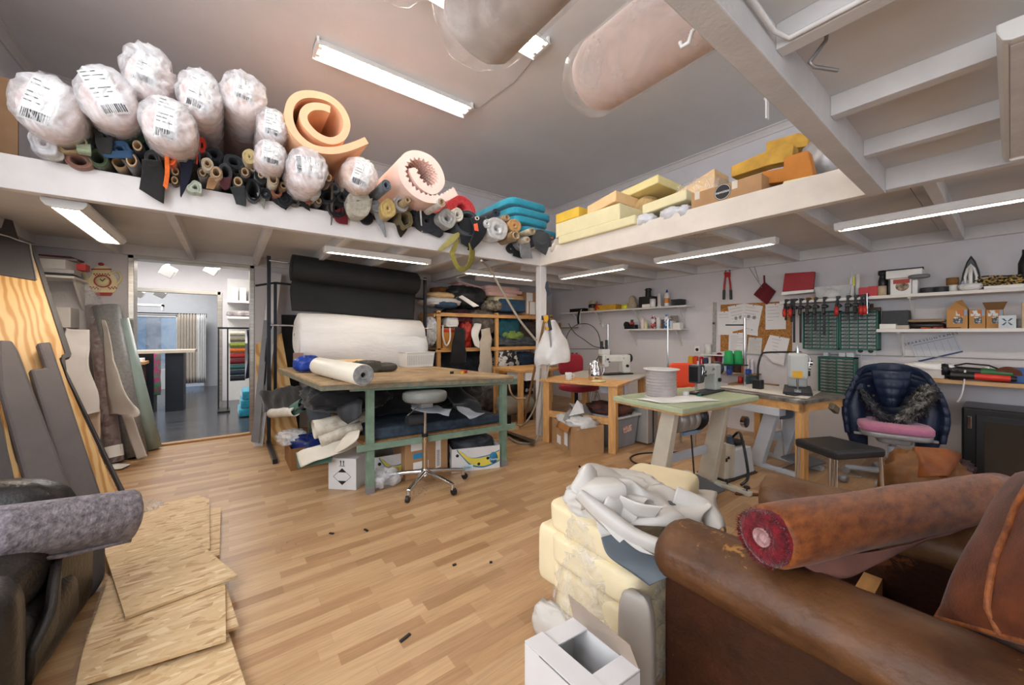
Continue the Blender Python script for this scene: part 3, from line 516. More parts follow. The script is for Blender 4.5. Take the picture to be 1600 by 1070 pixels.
ec=MB();P0=PX(955,296,3.75);P1=PX(1088,288,3.75)
def egg(u,v):
 a=2*PI*u;y=P0.y+(P1.y-P0.y)*v;r=.115+.016*math.sin(a*9)*math.cos(y*2*PI/.07)
 return V(3.9+r*math.cos(a),y,D1+.36+r*math.sin(a))
ec.grid(egg,72,80,wrap=True);ec.lathe([(.115,0),(.07,0),(.07,.3)],36,(3.9,P0.y,D1+.36),(0,-1,0),smooth=False)
one('egg_crate_foam_roll','yellow brown egg crate foam roll behind the cream foam blocks','foam roll',ec,foch)
one('foam_block','wide ochre foam slab hidden under the egg crate roll','foam',MB().box((3.65,P1.y,D1),(4.15,P0.y,D1+.235)),foch,group='foam offcuts on the right loft',bevel=.01)
P=PX(1000,292,3.5);one('plastic_bag','clear plastic bag of tan foam lying against the egg crate roll','bag',MB().blob((3.55,P.y,D1+.26),(.14,.22,.2),.8,amp=.12,freq=2,seed=4,ridge=True,flat=-.2),mat('tan_plastic','c6a878',.25,var=.25,scale=8,bump=.5,bscale=20))
P=PX(1085,292,3.4);y0,y1,z0,z1=xspan(1052,1112,297,318,3.45)
t=thing('foam_block','film wrapped cream foam block behind the logo box','foam',(3.6,(y0+y1)/2,D1),group='foam offcuts on the right loft')
part('foam',MB().hexa([(3.5,y1,D1),(3.8,y1,D1),(3.8,y0,D1),(3.5,y0,D1),(3.5,y1,z1+.1),(3.8,y1,z1+.1),(3.8,y0,z1-.01),(3.5,y0,z1-.01)]),fpeach,t,True,bevel=.01)
part('film',MB().blob((3.64,(y0+y1)/2,(D1+z1)/2+.02),(.17,(y0-y1)/2+.03,(z1-D1)/2+.05),.35,amp=.06,freq=4,ridge=True),filmg,t,True)
def xpoly(name,label,cat,pts,X,depth,m,group='foam offcuts on the right loft',bevel=.008):
 return one(name,label,cat,MB().prism([PX(a,b,X)for a,b in pts][::-1],(depth,0,0)),m,group=group,bevel=bevel)
xpoly('foam_block','long tilted ochre foam slab behind the logo box','foam',[(1142,277),(1142,260),(1228,222),(1240,226),(1238,250),(1200,258)],3.55,.12,foch)
xpoly('foam_block','ochre foam block topmost at the near end of the right loft','foam',[(1197,240),(1197,222),(1247,207),(1262,212),(1262,228),(1240,232)],3.75,.2,foch)
xpoly('foam_block','rust orange foam with a step cut out beside the logo box','foam',[(1190,288),(1190,268),(1224,262),(1224,246),(1262,234),(1272,276),(1222,284)],3.2,.1,foran)
xpoly('foam_block','thin cream foam slab lying flat under the rust orange foam','foam',[(1222,289),(1224,283),(1304,266),(1304,274)],3.1,.3,fcream)
xpoly('foam_block','small ochre foam wedge at the near corner of the right loft','foam',[(1308,272),(1309,258),(1318,256),(1330,264),(1330,268)],3.12,.1,foch)
P=PX(1290,243,3.5);one('plastic_bundle','large grey plastic wrapped bundle at the near end of the right loft','bundle',MB().blob((3.6,P.y-.02,P.z-.02),(.2,.2,.2),.85,amp=.08,freq=1.6,seed=8,ridge=True),mat('grey_plastic','a8a5a4',.3,.2,var=.25,scale=6,bump=.5,bscale=15))
# rolls on the nearest loft, sticking out over the room
fshade=mat('pale_pink_foam','e6cfc6',.7,var=.08,scale=3)
def over_roll(label,x,y1,z,r,seed,crump=.05,m=None,ln=1.6):
 t=thing('wrapped_foam_roll',label,'foam roll',(x,y1-.8,z-r),group='wrapped rolls on the nearest loft')
 part('foam',MB().lathe([(0,-ln),(r*.96,-ln),(r*.96,-.8),(r*.96,-.06),(r*.8,0),(0,.01)],36,(x,y1,z),(0,1,0),wob=crump,seed=seed),m or fshade,t,True)
 def fn(u,v):
  a=2*PI*u;y=-ln+(ln+.12)*v;q=r*(1.02+crump*noise.noise(V(math.cos(a)*1.6+seed,math.sin(a)*1.6,y*2.2))+crump*.6*noise.noise(V(math.cos(a)*4+seed,math.sin(a)*4,y*5)))
  if y>-.02:q*=max(.0,1-((y+.02)/.14)**2)**.5
  return V(x+q*math.cos(a),y1+min(y,.1)+.02*noise.noise(V(a,y*3,seed)),z+q*math.sin(a))
 part('plastic_sleeve',MB().grid(fn,44,40,wrap=True),film('plastic_film_body','efe4e0',.3),t,True)
 return t
over_roll('pinkish wrapped foam roll jutting out overhead beside the near loft beam',1.42,1.24,BZ1+.2,.165,3,.03)
over_roll('grey wrapped roll with a ragged plastic end overhead at the second ceiling lamp',.80,1.30,BZ1+.22,.185,9,.14,mat('grey_foam','c4bab4',.7,var=.2,scale=4))
over_roll('overhead wrapped roll of which only a ragged edge shows at the top of the picture',.42,1.22,BZ1+.2,.14,15,.12)
over_roll('white wrapped bundle sticking out overhead at the far left corner',-.86,2.2,BZ1+.32,.17,21,.12,mat('white_wadding','dfe3de',.8,var=.08),3.0)
one('plastic_strip','twisted strip of clear plastic dangling beside the second ceiling lamp','strip',MB().sheet([PT(836,-20,1.55),PT(838,10,1.56),PT(834,30,1.57),PT(846,48,1.58)],[V(.03,0,0),V(.02,.02,0),V(.035,0,.01),V(.015,.01,0)],n=20,m=4,amp=.006),mat('white_bag','e8e8ec',.3),solid=.001)
# showroom beyond the doorway
SY1,SY2=8.9,11.6
struct('showroom_floor',MB().box((-3.2,WY+.02,-.06),(2.2,SY2+.2,0)),floor_mat('dark_boards',.12,1.8,['3a3c40','43454a','4b4d52','404247'],.22,.6))
struct('showroom_ceiling',MB().box((-3.2,WY+.18,2.62),(2.2,SY2+.2,2.72)),wallm)
sx=PY(345,560,SY1).x
w=MB();w.box((-3.2,SY1,0),(-2.2,SY1+.12,2.62));w.box((-2.2,SY1,2.02),(sx,SY1+.12,2.62));w.box((sx,SY1,0),(2.2,SY1+.12,2.62));struct('showroom_wall',w,wallm)
w=MB();w.box((-3.3,WY+.18,0),(-3.2,SY2,2.62));w.box((2.2,WY+.18,0),(2.3,SY2,2.62));struct('showroom_wall',w,wallm)
w=MB();w.box((sx-.05,SY1-.015,0),(sx+.02,SY1+.13,2.04));w.box((-2.2,SY1-.015,1.98),(sx,SY1+.13,2.04));struct('door_2',w,steel,.003)
wy=SY2;xa=PY(277,560,wy).x;xb=PY(323,560,wy).x;z0=.75
w=MB();w.box((-3.2,wy,0),(xa-1.6,wy+.15,2.62));w.box((xa-1.6,wy,0),(xa,wy+.15,.45));w.box((xa-1.6,wy,PY(277,492,wy).z),(xb,wy+.15,2.62));w.box((xb,wy,0),(2.2,wy+.15,2.62));struct('showroom_wall',w,mat('pale_grey_wall','c2c6cc',.7,var=.03))
zt=PY(277,492,wy).z
w=MB();w.box((xa-1.6,wy+.03,zt-.05),(xb,wy+.1,zt));
for x in(xa-1.6,xa-.8,xa-.02,xb-.05):w.box((x,wy+.03,.45 if x<xa-.1 else 0),(x+.05,wy+.1,zt))
struct('window_1',w,whitem)
gl=mat('window_glass','ffffff',.0,var=0,trans=1.0,spec=.3)
o=_mk('window_pane',MB().box((xa-1.6,wy+.06,.1),(xb,wy+.066,zt)),film('glass_pane','cfe0ee',.1,.02,0,3),None,0,0,0);o['kind']='structure';o.name='window_2'
brick=mat('street_brick','8a8c94',.8,var=.15,scale=6)
t=thing('street_building','grey brick building with blue windows seen across the street through the shop window','building',(-4,19,-.5))
part('facade',MB().box((-12,19,-.5),(4,19.4,9)),brick,t,True)
bw=mat('street_window','5f7c96',.15,var=.1)
for i in range(7):
 for j in range(2):part('window',MB().box((-9.5+i*1.5,18.93,.3+j*2.2),(-8.4+i*1.5,19.02,1.9+j*2.2)),bw,t,True)
struct('street_pavement',MB().box((-14,SY2+.2,-.3),(6,22,-.2)),mat('asphalt','77777a',.8))
cx0=PY(277,560,SY2-.25);cx1=PY(309,560,SY2-.25)
def curt(x0,x1,y,za,zb,nf):return MB().grid(lambda u,v:V(x0+(x1-x0)*u,y+.045*math.sin(u*nf*2*PI)+.01*math.sin(v*5+u*9),za+(zb-za)*v),80,12)
one('window_curtain','beige sheer curtain hanging in the shop window','curtain',curt(cx0.x,cx1.x,SY2-.25,.12,PY(290,490,SY2-.25).z,7),mat('curtain_cloth','cdc6bd',.9,var=.05),solid=.003)
one('window_curtain','white translucent curtain right of the beige one','curtain',curt(cx1.x,PY(322,560,SY2-.3).x,SY2-.3,.12,PY(290,490,SY2-.3).z,4),mat('white_curtain','eceef0',.9,var=.03),solid=.003)
one('curtain_rail','thin black curtain rail above the shop window','rail',MB().cyl((-2.9,SY2-.27,zt+.02),(PY(323,490,SY2-.27).x,SY2-.27,zt+.02),.012,n=8),blackm)
c0=PY(206,553,8.15);c1=PY(305,553,8.15)
t=thing('shop_counter','pale counter top on black side panels in the showroom','counter',((c0.x+c1.x)/2,8.2,0))
part('counter_top',MB().box((c0.x-.6,8.12,c0.z),(c1.x,8.6,c0.z+.05)),mat('pale_wood','bfb2a2',.4,var=.1),t,True,bevel=.004)
navy=mat('blue_black','20242c',.4,var=.1)
a=PY(258,600,8.16);b=PY(287,600,8.16);part('side_panel',MB().box((a.x,8.16,0),(b.x,8.56,c0.z)),navy,t,True)
a=PY(205,600,8.2);b=PY(240,600,8.2);part('side_panel',MB().box((a.x-.4,8.2,0),(b.x,8.56,c0.z)),navy,t,True)
a=PY(222,600,7.7);t=thing('wooden_cabinet','dark brown wooden cabinet with a light top before the shop counter','cabinet',(a.x-.3,7.8,0))
part('body',MB().box((a.x-.8,7.72,0),(a.x,8.05,.80)),mat('dark_wood','4a2e20',.5,var=.2),t,True);part('top',MB().box((a.x-.82,7.7,.80),(a.x+.03,8.08,.84)),oakm,t,True)
P=PY(212,562,7.8);one('paper_stack','small white paper stack on the dark brown showroom cabinet','paper',MB().box((P.x-.08,7.76,.84),(P.x+.08,7.95,.89)),paperm)
P=PY(246,600,8.0);one('yarn_display','strip of rainbow coloured samples hanging beside the counter panel','samples',MB().sheet([(P.x,8.0,.95),(P.x,7.98,.6),(P.x,8.0,.3)],(.08,.02,0),amp=.01),mat('rainbow','9c3a6a',.8,col2='3a7a5a',scale=9,lo=.45,hi=.55),solid=.004)
one('wall_shelf','small white wall shelf high above the showroom window','shelf',MB().box((PY(205,475,11).x-.3,10.9,PY(205,475,11).z-.03),(PY(255,475,11).x,11.2,PY(205,475,11).z+.01)).box((PY(255,475,11).x-.02,10.9,PY(255,485,11).z),(PY(255,475,11).x,11.2,PY(255,475,11).z)),whitem)
def spot(px,py,y,label):
 P=PY(px,py,y);t=thing('ceiling_spotlight',label,'spotlight',(P.x,y,2.62),group='showroom spotlights')
 part('lamp_head',MB().obox(P,(.16,.14,.13),Matrix.Rotation(.5,3,'Y')@Matrix.Rotation(.4,3,'X')),whitem,t,True,bevel=.01)
 part('stem',MB().cyl(P+V(0,0,.05),(P.x,y,2.62),.015,n=8),whitem,t,True)
spot(263,424,7.4,'white cube spotlight nearer the middle of the showroom ceiling');spot(331,421,7.4,'white cube spotlight at the right of the showroom ceiling')
spot(217,457,9.9,'white spotlight far left beyond the second metal frame');spot(251,458,9.9,'white spotlight right of another beyond the second metal frame')
P=PY(376,418,6.6);t=thing('ceiling_panel_lamp','small lit square ceiling lamp inside the showroom doorway','ceiling lamp',(P.x,6.6,2.6))
part('lamp_body',MB().box((P.x-.12,6.45,2.585),(P.x+.12,6.75,2.62)),whitem,t,True);part('diffuser',MB().box((P.x-.1,6.47,2.58),(P.x+.1,6.73,2.586)),tubed,t,True)
sy=8.5;xs0=PY(355,470,sy).x;xs1=xs0+.9
t=thing('white_shelving','white shelving with books and samples behind the swatch rack in the showroom','shelves',((xs0+xs1)/2,sy+.15,0))
part('back_panel',MB().box((xs0,SY1-.03,0),(xs1,SY1,2.3)),whitem,t,True)
for z in(PY(370,471,sy).z,PY(370,496,sy).z,1.1):part('shelf',MB().box((xs0,sy,z-.02),(xs1,SY1-.02,z+.02)),whitem,t,True)
z=PY(370,471,sy).z+.02
for k,lab in enumerate(('leftmost white binder on the showroom shelf','second white binder on the showroom shelf')):one('ring_binder',lab,'binder',MB().box((xs0+.06+k*.12,sy+.03,z),(xs0+.16+k*.12,sy+.3,z+.24)),whitem,group='white binders in the showroom')
one('storage_box','white box right of the white binders on the showroom shelf','box',MB().box((xs0+.32,sy+.03,z),(xs0+.6,sy+.3,z+.12)),whitem)
z=PY(370,496,sy).z+.02
one('fabric_samples','loose pile of pale fabric samples on the lower showroom shelf','samples',MB().blob((xs0+.28,sy+.15,z+.05),(.26,.13,.06),.8,amp=.25,freq=3,ridge=True,flat=-.05),mat('sample_cloth','c9c0bb',.9,col2='8a8084',scale=14))
ry=7.7;x0=PY(340,560,ry).x;x1=PY(399,560,ry).x;zt2=PY(360,514,ry).z;zb2=PY(360,592,ry).z
t=thing('swatch_rack','black rail rack hung with fabric swatch books and colour cards','rack',((x0+x1)/2,ry,0))
part('frame',MB().box((x0,ry-.02,zt2),(x1+.2,ry+.02,zt2+.03)).box((x0,ry+.12,zt2),(x0+.02,ry+.14,0.02)).box((x0+.12,ry-.015,0),(x0+.14,ry+.015,zt2)).box((x1+.16,ry-.015,0),(x1+.18,ry+.015,zt2)).box((x0,ry-.2,0),(x0+.16,ry+.2,.03)),blackm,t,True)
cols=['b9b0a0','87806a','8e9a3a','c9682a','a02a2a','6a1c24','2f5a5a','1c2c3a','23262a']
for k,c_ in enumerate(cols):
 za=zt2-.04-k*(zt2-zb2)/9;part('colour_card',MB().cyl((x0+.16,ry-.03,za-.04),(x0+.36,ry-.03,za-.04),.045,n=10),fab(c_),t,True)
for k in range(9):
 x=x0+.40+k*.05;mm=mat('swatch%d'%k,['1d2230','6a2438','262a34','b9822c','2e3c4c','141518','c8c0b4','8c4a2c','22242c'][k],.8,col2=['2c3450','c08a2a','16181c','5a2a1c','10141c','504840','3c3c40','2a1c1c','505868'][k],scale=12)
 part('swatch',MB().sheet([(x,ry-.02,zt2-.01),(x+.02,ry-.05,(zt2+zb2)/2),(x-.01,ry-.02,zb2+.06*(k%3))],(.05,.1,0),n=10,m=4,amp=.01),mm,t,True,solid=.01)
for k,lab in enumerate(('bottom turquoise cushion of the stack on the showroom floor','middle turquoise cushion of the stack on the showroom floor','top turquoise cushion of the stack on the showroom floor')):
 a=PY(372,620,7.2).x;one('seat_cushion',lab,'cushion',MB().blob((a+.35+.02*k,7.2,.07+.13*k),(.35,.3,.066),.2,amp=.03,freq=2,seed=k),teal,group='turquoise cushions in the showroom')
# wall by the doorway: teapot clock, shelf
red=mat('clock_red','a83a30',.5,var=.05);cream=mat('clock_cream','efe2b0',.5,var=.04)
CYY=WY-.012
def wq(px,py,d=0):return PY(px,py,CYY-d)
t=thing('teapot_clock','cream and red wall clock shaped like a teapot','clock',PY(160,455,CYY))
body=[(137,437),(139,447),(145,455),(152,460),(173,460),(181,454),(184,446),(182,434),(174,427),(172,423),(144,423),(143,428)]
part('body',MB().prism([wq(a,b)for a,b in body],(0,.02,0)),cream,t,True,bevel=.002)
part('spout',MB().prism([wq(a,b)for a,b in[(123,424),(127,422),(133,426),(138,433),(140,441),(136,444),(132,436),(128,428)]],(0,.018,0)),cream,t,True,bevel=.002)
hm=MB();pts=[wq(a,b,-.008)for a,b in[(173,427),(181,424),(187,428),(189,435),(186,441),(181,445)]]
hm.tube([catmull(pts,i/24)for i in range(25)],.012,8);part('handle',hm,cream,t,True)
part('lid',MB().prism([wq(a,b,.004)for a,b in[(144,423),(147,418),(152,415.5),(164,415.5),(170,418),(173,423)]],(0,.02,0)),cream,t,True,bevel=.002)
part('lid_rim',MB().prism([wq(a,b,.006)for a,b in[(142.5,419.5),(173.5,419.5),(173.5,421.5),(142.5,421.5)]],(0,.02,0)),red,t,True)
part('knob',MB().blob(wq(158,412.5),(.022,.014,.016),1),red,t,True)
part('base',MB().prism([wq(a,b,.004)for a,b in[(147,456.5),(176,457),(173,462),(152,462)]],(0,.02,0)),red,t,True)
fc=wq(160.5,439.5,.002)
part('face_ring',MB().lathe([(.064,.0),(.064,.012),(.053,.012),(.053,0)],36,fc,(0,-1,0),sx=1,sy=1.0,smooth=False),red,t,True)
part('clock_face',MB().lathe([(0,.006),(.054,.006),(.054,0)],36,fc,(0,-1,0)),cream,t,True)
part('hand',MB().obox(fc+V(.009,-.012,.016),(.006,.003,.036),Matrix.Rotation(.5,3,'Y')),inkm,t,True);part('hand',MB().obox(fc+V(-.009,-.012,.012),(.007,.003,.03),Matrix.Rotation(-.6,3,'Y')),inkm,t,True)
ck=MB()
for row,(xa_,xb_,yy)in enumerate([(146,172,427),(140,183,447)]):
 n=12 if row==0 else 18
 for i in range(n):
  for j in range(2):
   if(i+j)%2:continue
   if row==1 and 5<i<12:continue
   x=xa_+(xb_-xa_)*i/n;d=(xb_-xa_)/n;dy=(abs(i-n/2+.5)/n)*-4+2 if row else 0
   ck.add([wq(x,yy+j*2+dy,.001),wq(x+d,yy+j*2+dy,.001),wq(x+d,yy+2+j*2+dy,.001),wq(x,yy+2+j*2+dy,.001)],[(0,1,2,3)])
part('check_pattern',ck,red,t,True)
sa=PY(68,432,5.5);t=thing('corner_shelf','white wall shelf on brackets in the corner left of the teapot clock','shelf',(-1.3,5.55,sa.z))
part('shelf_board',MB().box((WXL,5.3,sa.z-.02),(-1.16,WY,sa.z)),whitem,t,True)
part('bracket',MB().prism([(-1.2,WY,sa.z-.02),(-1.2,WY,sa.z-.3),(-1.2,5.42,sa.z-.02)],(.02,0,0)),lampw,t,True)
rr=random.Random(3);z=sa.z
for k,(dz,w_,c_,lab)in enumerate([(.03,.3,'3a3c3e','black crinkled magazine at the bottom of the corner shelf pile'),(.035,.32,'c9c9c9','grey magazine on the corner shelf pile below the white box'),(.09,.26,'e2e2e0','white printed box with a red side in the corner shelf pile'),(.02,.36,'8c8484','grey folder lying on top of the white printed box'),(.015,.34,'5a2a30','thin maroon folder topmost on the corner shelf pile')]):
 one('paper_pile' if k!=2 else 'printed_box',lab,'box' if k==2 else 'magazine',MB().obox((-1.34+rr.uniform(-.02,.03),5.5,z+dz/2),(w_,.28,dz),rr.uniform(-.2,.2)),mat('pap_'+c_,c_,.5,var=.1),group='things piled on the corner shelf',bevel=.003);z+=dz
one('red_packet','small red packet on the corner shelf pile','packet',MB().box((-1.16,5.36,sa.z+.07),(-1.1,5.5,sa.z+.13)),mat('red_box','c23a38',.5))
a=PY(92,480,5.5);b=PY(113,512,5.5)
one('white_cabinet','white cabinet box on the wall under the corner shelf','cabinet',MB().box((WXL,5.45,b.z),(b.x,WY,a.z)),whitem,bevel=.006)
# rolls and cloth standing at the left of the doorway
def stand_roll(top,bot,r,m,label,r2=None,extra=None,name='fabric_roll'):
 t=thing(name,label,'fabric roll',bot,group='fabric rolls leaning beside the doorway');d=Vector(top)-Vector(bot);L_=d.length
 part('fabric',MB().lathe([(.0,.0),(r*.3,.0),(r*.4,.01),(r*.6,0),(r*.75,.008),(r,.004),(r,L_*.3),(r2 or r,L_),((r2 or r)*.8,L_-.01),((r2 or r)*.55,L_),((r2 or r)*.5,L_-.3),(0,L_-.3)],28,bot,d,wob=.05,seed=top[0]),m,t,True)
 return t
b=G(180,724);tp=PY(146,478,5.6)
t=stand_roll(tp,b+V(0,0,.01),.058,fab('6b4f4c','brown'),'slim brown fabric roll in clear plastic leaning left of the doorway')
d=(tp-b).normalized();part('plastic_sleeve',MB().lathe([(.064,.0),(.063,.3),(.065,.7),(.063,1.2),(.065,1.6),(.05,1.72),(.07,1.78)],28,b+V(0,0,.012),d,wob=.08,seed=3),film('roll_film','f0f0f0',.08,.08,.5,20),t,True)
part('paper_tag',MB().lathe([(.069,.06),(.069,.17)],20,b,d),paperm,t,True)
b=G(212,716);tp=PY(166,478,5.56);t=stand_roll(tp,b+V(.0,.04,.01),.085,fab('8d8d8e','grey_vinyl',rough=.55,sheen=0),'wide grey vinyl roll with a cream inside leaning by the doorway',r2=.10)
cr=mat('vinyl_cream','d9d3cb',.5,var=.04)
part('loose_end',cloth([PT(160,500,3.75),PT(165,580,3.65),PT(170,640,3.62),PT(172,645,3.62)],[PT(166,500,3.7),PT(190,600,3.55),PT(218,642,3.5),PT(213,652,3.5)],n=20),cr,t,True,solid=.004)
part('loose_end',cloth([PT(190,648,3.66),PT(204,690,3.66),PT(215,718,3.66)],[PT(208,650,3.66),PT(222,690,3.66),PT(231,713,3.66)],n=12,amp=.004),cr,t,True,solid=.004)
b=G(238,703);tp=PY(186,498,5.57);t=stand_roll(tp,b+V(0,.02,.01),.075,mat('mint_vinyl','9fb3ae',.35,var=.06,scale=8,bump=.2,bscale=10),'mint green wrapped roll nearest the doorway opening')
one('draped_cloth','white cloth draped over a box behind the leaning brown roll','cloth',cloth([PT(98,512,3.42),PT(98,560,3.33),PT(112,640,3.3),PT(118,650,3.3)],[PT(138,518,3.5),PT(142,560,3.42),PT(153,630,3.4),PT(156,642,3.4)],n=30,m=16,amp=.035,freq=5,seed=4),mat('white_cloth','dcd8d6',.8,var=.04),solid=.006)
a=PT(118,520,3.8);one('cardboard_box','tall brown cardboard box under the white draped cloth','box',MB().box((-1.48,5.3,0),(-1.15,5.68,1.2)),cardm,bevel=.005)
one('kraft_paper','bent brown kraft paper sheet below the white draped cloth','paper',cloth([PT(125,648,3.38),PT(130,690,3.35),PT(147,715,3.33)],[PT(155,638,3.42),PT(156,680,3.4),PT(156,722,3.35)],n=14,amp=.02,seed=7),mat('pale_kraft','cdb9a4',.7,var=.1),solid=.003)
one('floor_scrap','white curled sheet lying on the floor at the foot of the brown roll','sheet',cloth([G(165,727,.01),G(176,733,.008),G(190,732,.02)],[G(172,722,.006),G(186,724,.006),G(206,725,.01)],n=8,amp=.004),paperm,solid=.002)
# plywood and upholstered boards leaning in the left corner
BO=V(-.70,4.02,.0);e1=V(-.866,-.5,0);e2=V(-.2546,.424,.870).normalized();bn=e2.cross(e1).normalized()
if bn.dot(O0-BO)<0:bn=-bn
def bpoly(pts,off,th):
 q=[PPL(a,b,BO+bn*off,bn)for a,b in pts]
 n=(q[1]-q[0]).cross(q[2]-q[1])
 return MB().prism(q,-bn*th)
def plywood():
 m,nt,b=newmat('plywood_face');N=nt.nodes;L=nt.links;tc=N.new('ShaderNodeTexCoord');co=N.new('ShaderNodeCombineXYZ')
 for k,(d,s)in enumerate(((e1,1.0),(e2,.32))):
  vm=N.new('ShaderNodeVectorMath');vm.operation='DOT_PRODUCT';vm.inputs[1].default_value=tuple(d*s);L.new(tc.outputs['Object'],vm.inputs[0]);L.new(vm.outputs['Value'],co.inputs[k])
 wv=N.new('ShaderNodeTexWave');wv.inputs['Scale'].default_value=7;wv.inputs['Distortion'].default_value=9;wv.inputs['Detail'].default_value=2;wv.inputs['Detail Scale'].default_value=.9;L.new(co.outputs[0],wv.inputs[0])
 rp=N.new('ShaderNodeValToRGB');rp.color_ramp.elements[0].color=lin('bd8a4a');rp.color_ramp.elements[1].color=lin('dcb880');rp.color_ramp.elements[0].position=.1;rp.color_ramp.elements[1].position=.7;L.new(wv.outputs['Color'],rp.inputs[0]);L.new(rp.outputs[0],b.inputs['Base Color']);b.inputs['Roughness'].default_value=.5
 return m
plym=plywood()
greyl=mat('grey_leatherette','645e5f',.55,var=.08,scale=5,bump=.25,bscale=120)
darkl=mat('dark_leatherette','4c4a4c',.5,var=.1,scale=5,bump=.25,bscale=120)
t=thing('upholstered_board','plywood backboard edged with dark leather leaning in the left corner','board',BO)
part('plywood',bpoly([(-4,365),(0,372),(48,382),(104,552),(92,560),(103,590),(185,775),(195,800),(-4,800)],0,.018),plym,t,True)
part('leather_edge',bpoly([(47,381),(55,383),(112,552),(111,557),(102,560),(106,590),(198,770),(192,772),(96,565),(97,554),(102,552)],.012,.045),darkl,t,True,bevel=.004)
part('leather_cover',bpoly([(-4,362),(0,366),(47,382),(57,438),(-4,428)],.01,.03),darkl,t,True,bevel=.006)
st=MB();pts=[PPL(a,b,BO+bn*.014,bn)for a,b in[(0,366),(15,370),(30,376),(47,381),(50,400),(55,425),(57,437)]];st.tube(pts,.006,6);part('staple_line',st,mat('staple_silver','c8c4c0',.3,.6),t,True)
part('leather_tab',bpoly([(-4,338),(0,340),(20,344),(31,378),(-4,366)],-.02,.02),darkl,t,True,bevel=.004)
bd=thing('upholstered_board','grey upholstered board with a notched top right of a matching grey board','board',BO+bn*.1)
part('panel',bpoly([(47,576),(72,574),(58,535),(80,533),(165,790),(110,790)],.10,.06),greyl,bd,True,bevel=.015)
bd=thing('upholstered_board','widest grey upholstered board furthest left in front of the plywood','board',BO+bn*.16)
part('panel',bpoly([(-4,530),(20,531),(30,547),(122,790),(50,790),(0,610),(-4,560)],.16,.07),greyl,bd,True,bevel=.018)
bd=thing('upholstered_board','dark board edge with bare wood at the bottom left corner behind the armchair','board',BO+bn*.22)
part('panel',bpoly([(-4,640),(-2,640),(28,770),(20,800),(-4,800)],.2,.05),darkl,bd,True,bevel=.01)
part('wood_edge',bpoly([(0,625),(6,640),(22,715),(50,765),(50,790),(26,790)],.125,.02),plym,bd,True)
# OSB boards on the floor
def osbmat():
 m,nt,b=newmat('osb');N=nt.nodes;L=nt.links;tc=N.new('ShaderNodeTexCoord')
 cols=[]
 for k,(rot,s)in enumerate(((.3,1),(-.5,1.3),(1.1,.9))):
  mp=N.new('ShaderNodeMapping');mp.inputs['Rotation'].default_value=(0,0,rot);mp.inputs['Scale'].default_value=(12*s,52*s,20);L.new(tc.outputs['Object'],mp.inputs[0])
  vo=N.new('ShaderNodeTexVoronoi');vo.inputs['Scale'].default_value=1;L.new(mp.outputs[0],vo.inputs[0]);cols.append(vo)
 mx=N.new('ShaderNodeMix');mx.data_type='RGBA';nz=N.new('ShaderNodeTexNoise');nz.inputs['Scale'].default_value=9;L.new(tc.outputs['Object'],nz.inputs[0])
 r0=N.new('ShaderNodeValToRGB');r0.color_ramp.elements[0].position=.48;r0.color_ramp.elements[1].position=.52;L.new(nz.outputs[0],r0.inputs[0])
 L.new(r0.outputs[0],mx.inputs[0]);L.new(cols[0].outputs['Color'],mx.inputs[6]);L.new(cols[1].outputs['Color'],mx.inputs[7])
 sp=N.new('ShaderNodeSeparateColor');L.new(mx.outputs[2],sp.inputs[0])
 rp=N.new('ShaderNodeValToRGB');cr_=rp.color_ramp;cr_.elements[0].color=lin('a9845c');cr_.elements[1].color=lin('e2cba4')
 for p,c in((.12,'c4a276'),(.4,'d6b88c'),(.7,'cbac80')):e=cr_.elements.new(p);e.color=lin(c)
 L.new(sp.outputs[0],rp.inputs[0]);L.new(rp.outputs[0],b.inputs['Base Color']);b.inputs['Roughness'].default_value=.6
 return m
osb=osbmat()
def board(label,pts,z,th=.012,g='OSB boards stacked on the floor'):
 return one('osb_board',label,'board',MB().prism([G(a,b,z)for a,b in pts][::-1],(0,0,th)),osb,group=g)
board('topmost OSB board of the floor pile, below the grey felt roll',[(155,838),(262,808),(371,902),(196,968)],.062)
board('OSB board second from the top with its front edge toward the camera',[(170,905),(352,915),(353,1003),(118,1075),(130,1020)],.046)
board('OSB board peeking out behind the topmost board toward the table',[(200,800),(310,776),(327,782),(328,860),(200,880)],.030)
board('OSB board showing a thin strip along the right side of the pile',[(240,800),(345,795),(343,870),(200,900)],.016)
board('lowest OSB board in front with its corner at the bottom of the picture',[(118,1085),(355,985),(392,1100),(110,1180)],.016)
board('OSB board corner sticking out right of the second board',[(240,940),(353,918),(373,982),(240,1030)],.030)
board('OSB board under the left side of the pile beside the armchair',[(166,900),(300,900),(250,1060),(118,1110),(134,1000)],.001)
# black leather armchair with a grey felt roll
bl=mat('black_leather','35302d',.34,var=.3,scale=7,bump=.3,bscale=60,col2='1c1918')
t=thing('armchair','worn black leather armchair at the bottom left with a felt roll on it','armchair',(-.95,2.0,0))
part('backrest',MB().blob((-1.0,2.74,.31),(.42,.13,.29),.6,rot=-.1,amp=.03,freq=2,seed=2),bl,t,True)
part('seat',MB().blob((-.93,2.2,.36),(.37,.38,.12),.5,rot=-.1,amp=.04,freq=2,seed=4,nu=40,nv=24),bl,t,True)
part('seat_base',MB().blob((-.90,2.16,.15),(.385,.40,.15),.5,rot=-.1,amp=.02,freq=2,seed=5),bl,t,True)
part('armrest',MB().blob((-.58,2.44,.19),(.055,.2,.19),.4,rot=-.12,amp=.02,freq=2,seed=6),bl,t,True)
part('armrest',MB().blob((-.68,1.83,.25),(.17,.12,.25),.4,rot=.2,amp=.02,freq=2,seed=7),bl,t,True)
part('front_band',MB().sheet([(-.555,2.36,.36),(-.52,2.22,.30),(-.50,2.08,.22),(-.52,1.96,.14)],(0,.0,.10),n=20,m=6,amp=.01),bl,t,True,solid=.03)
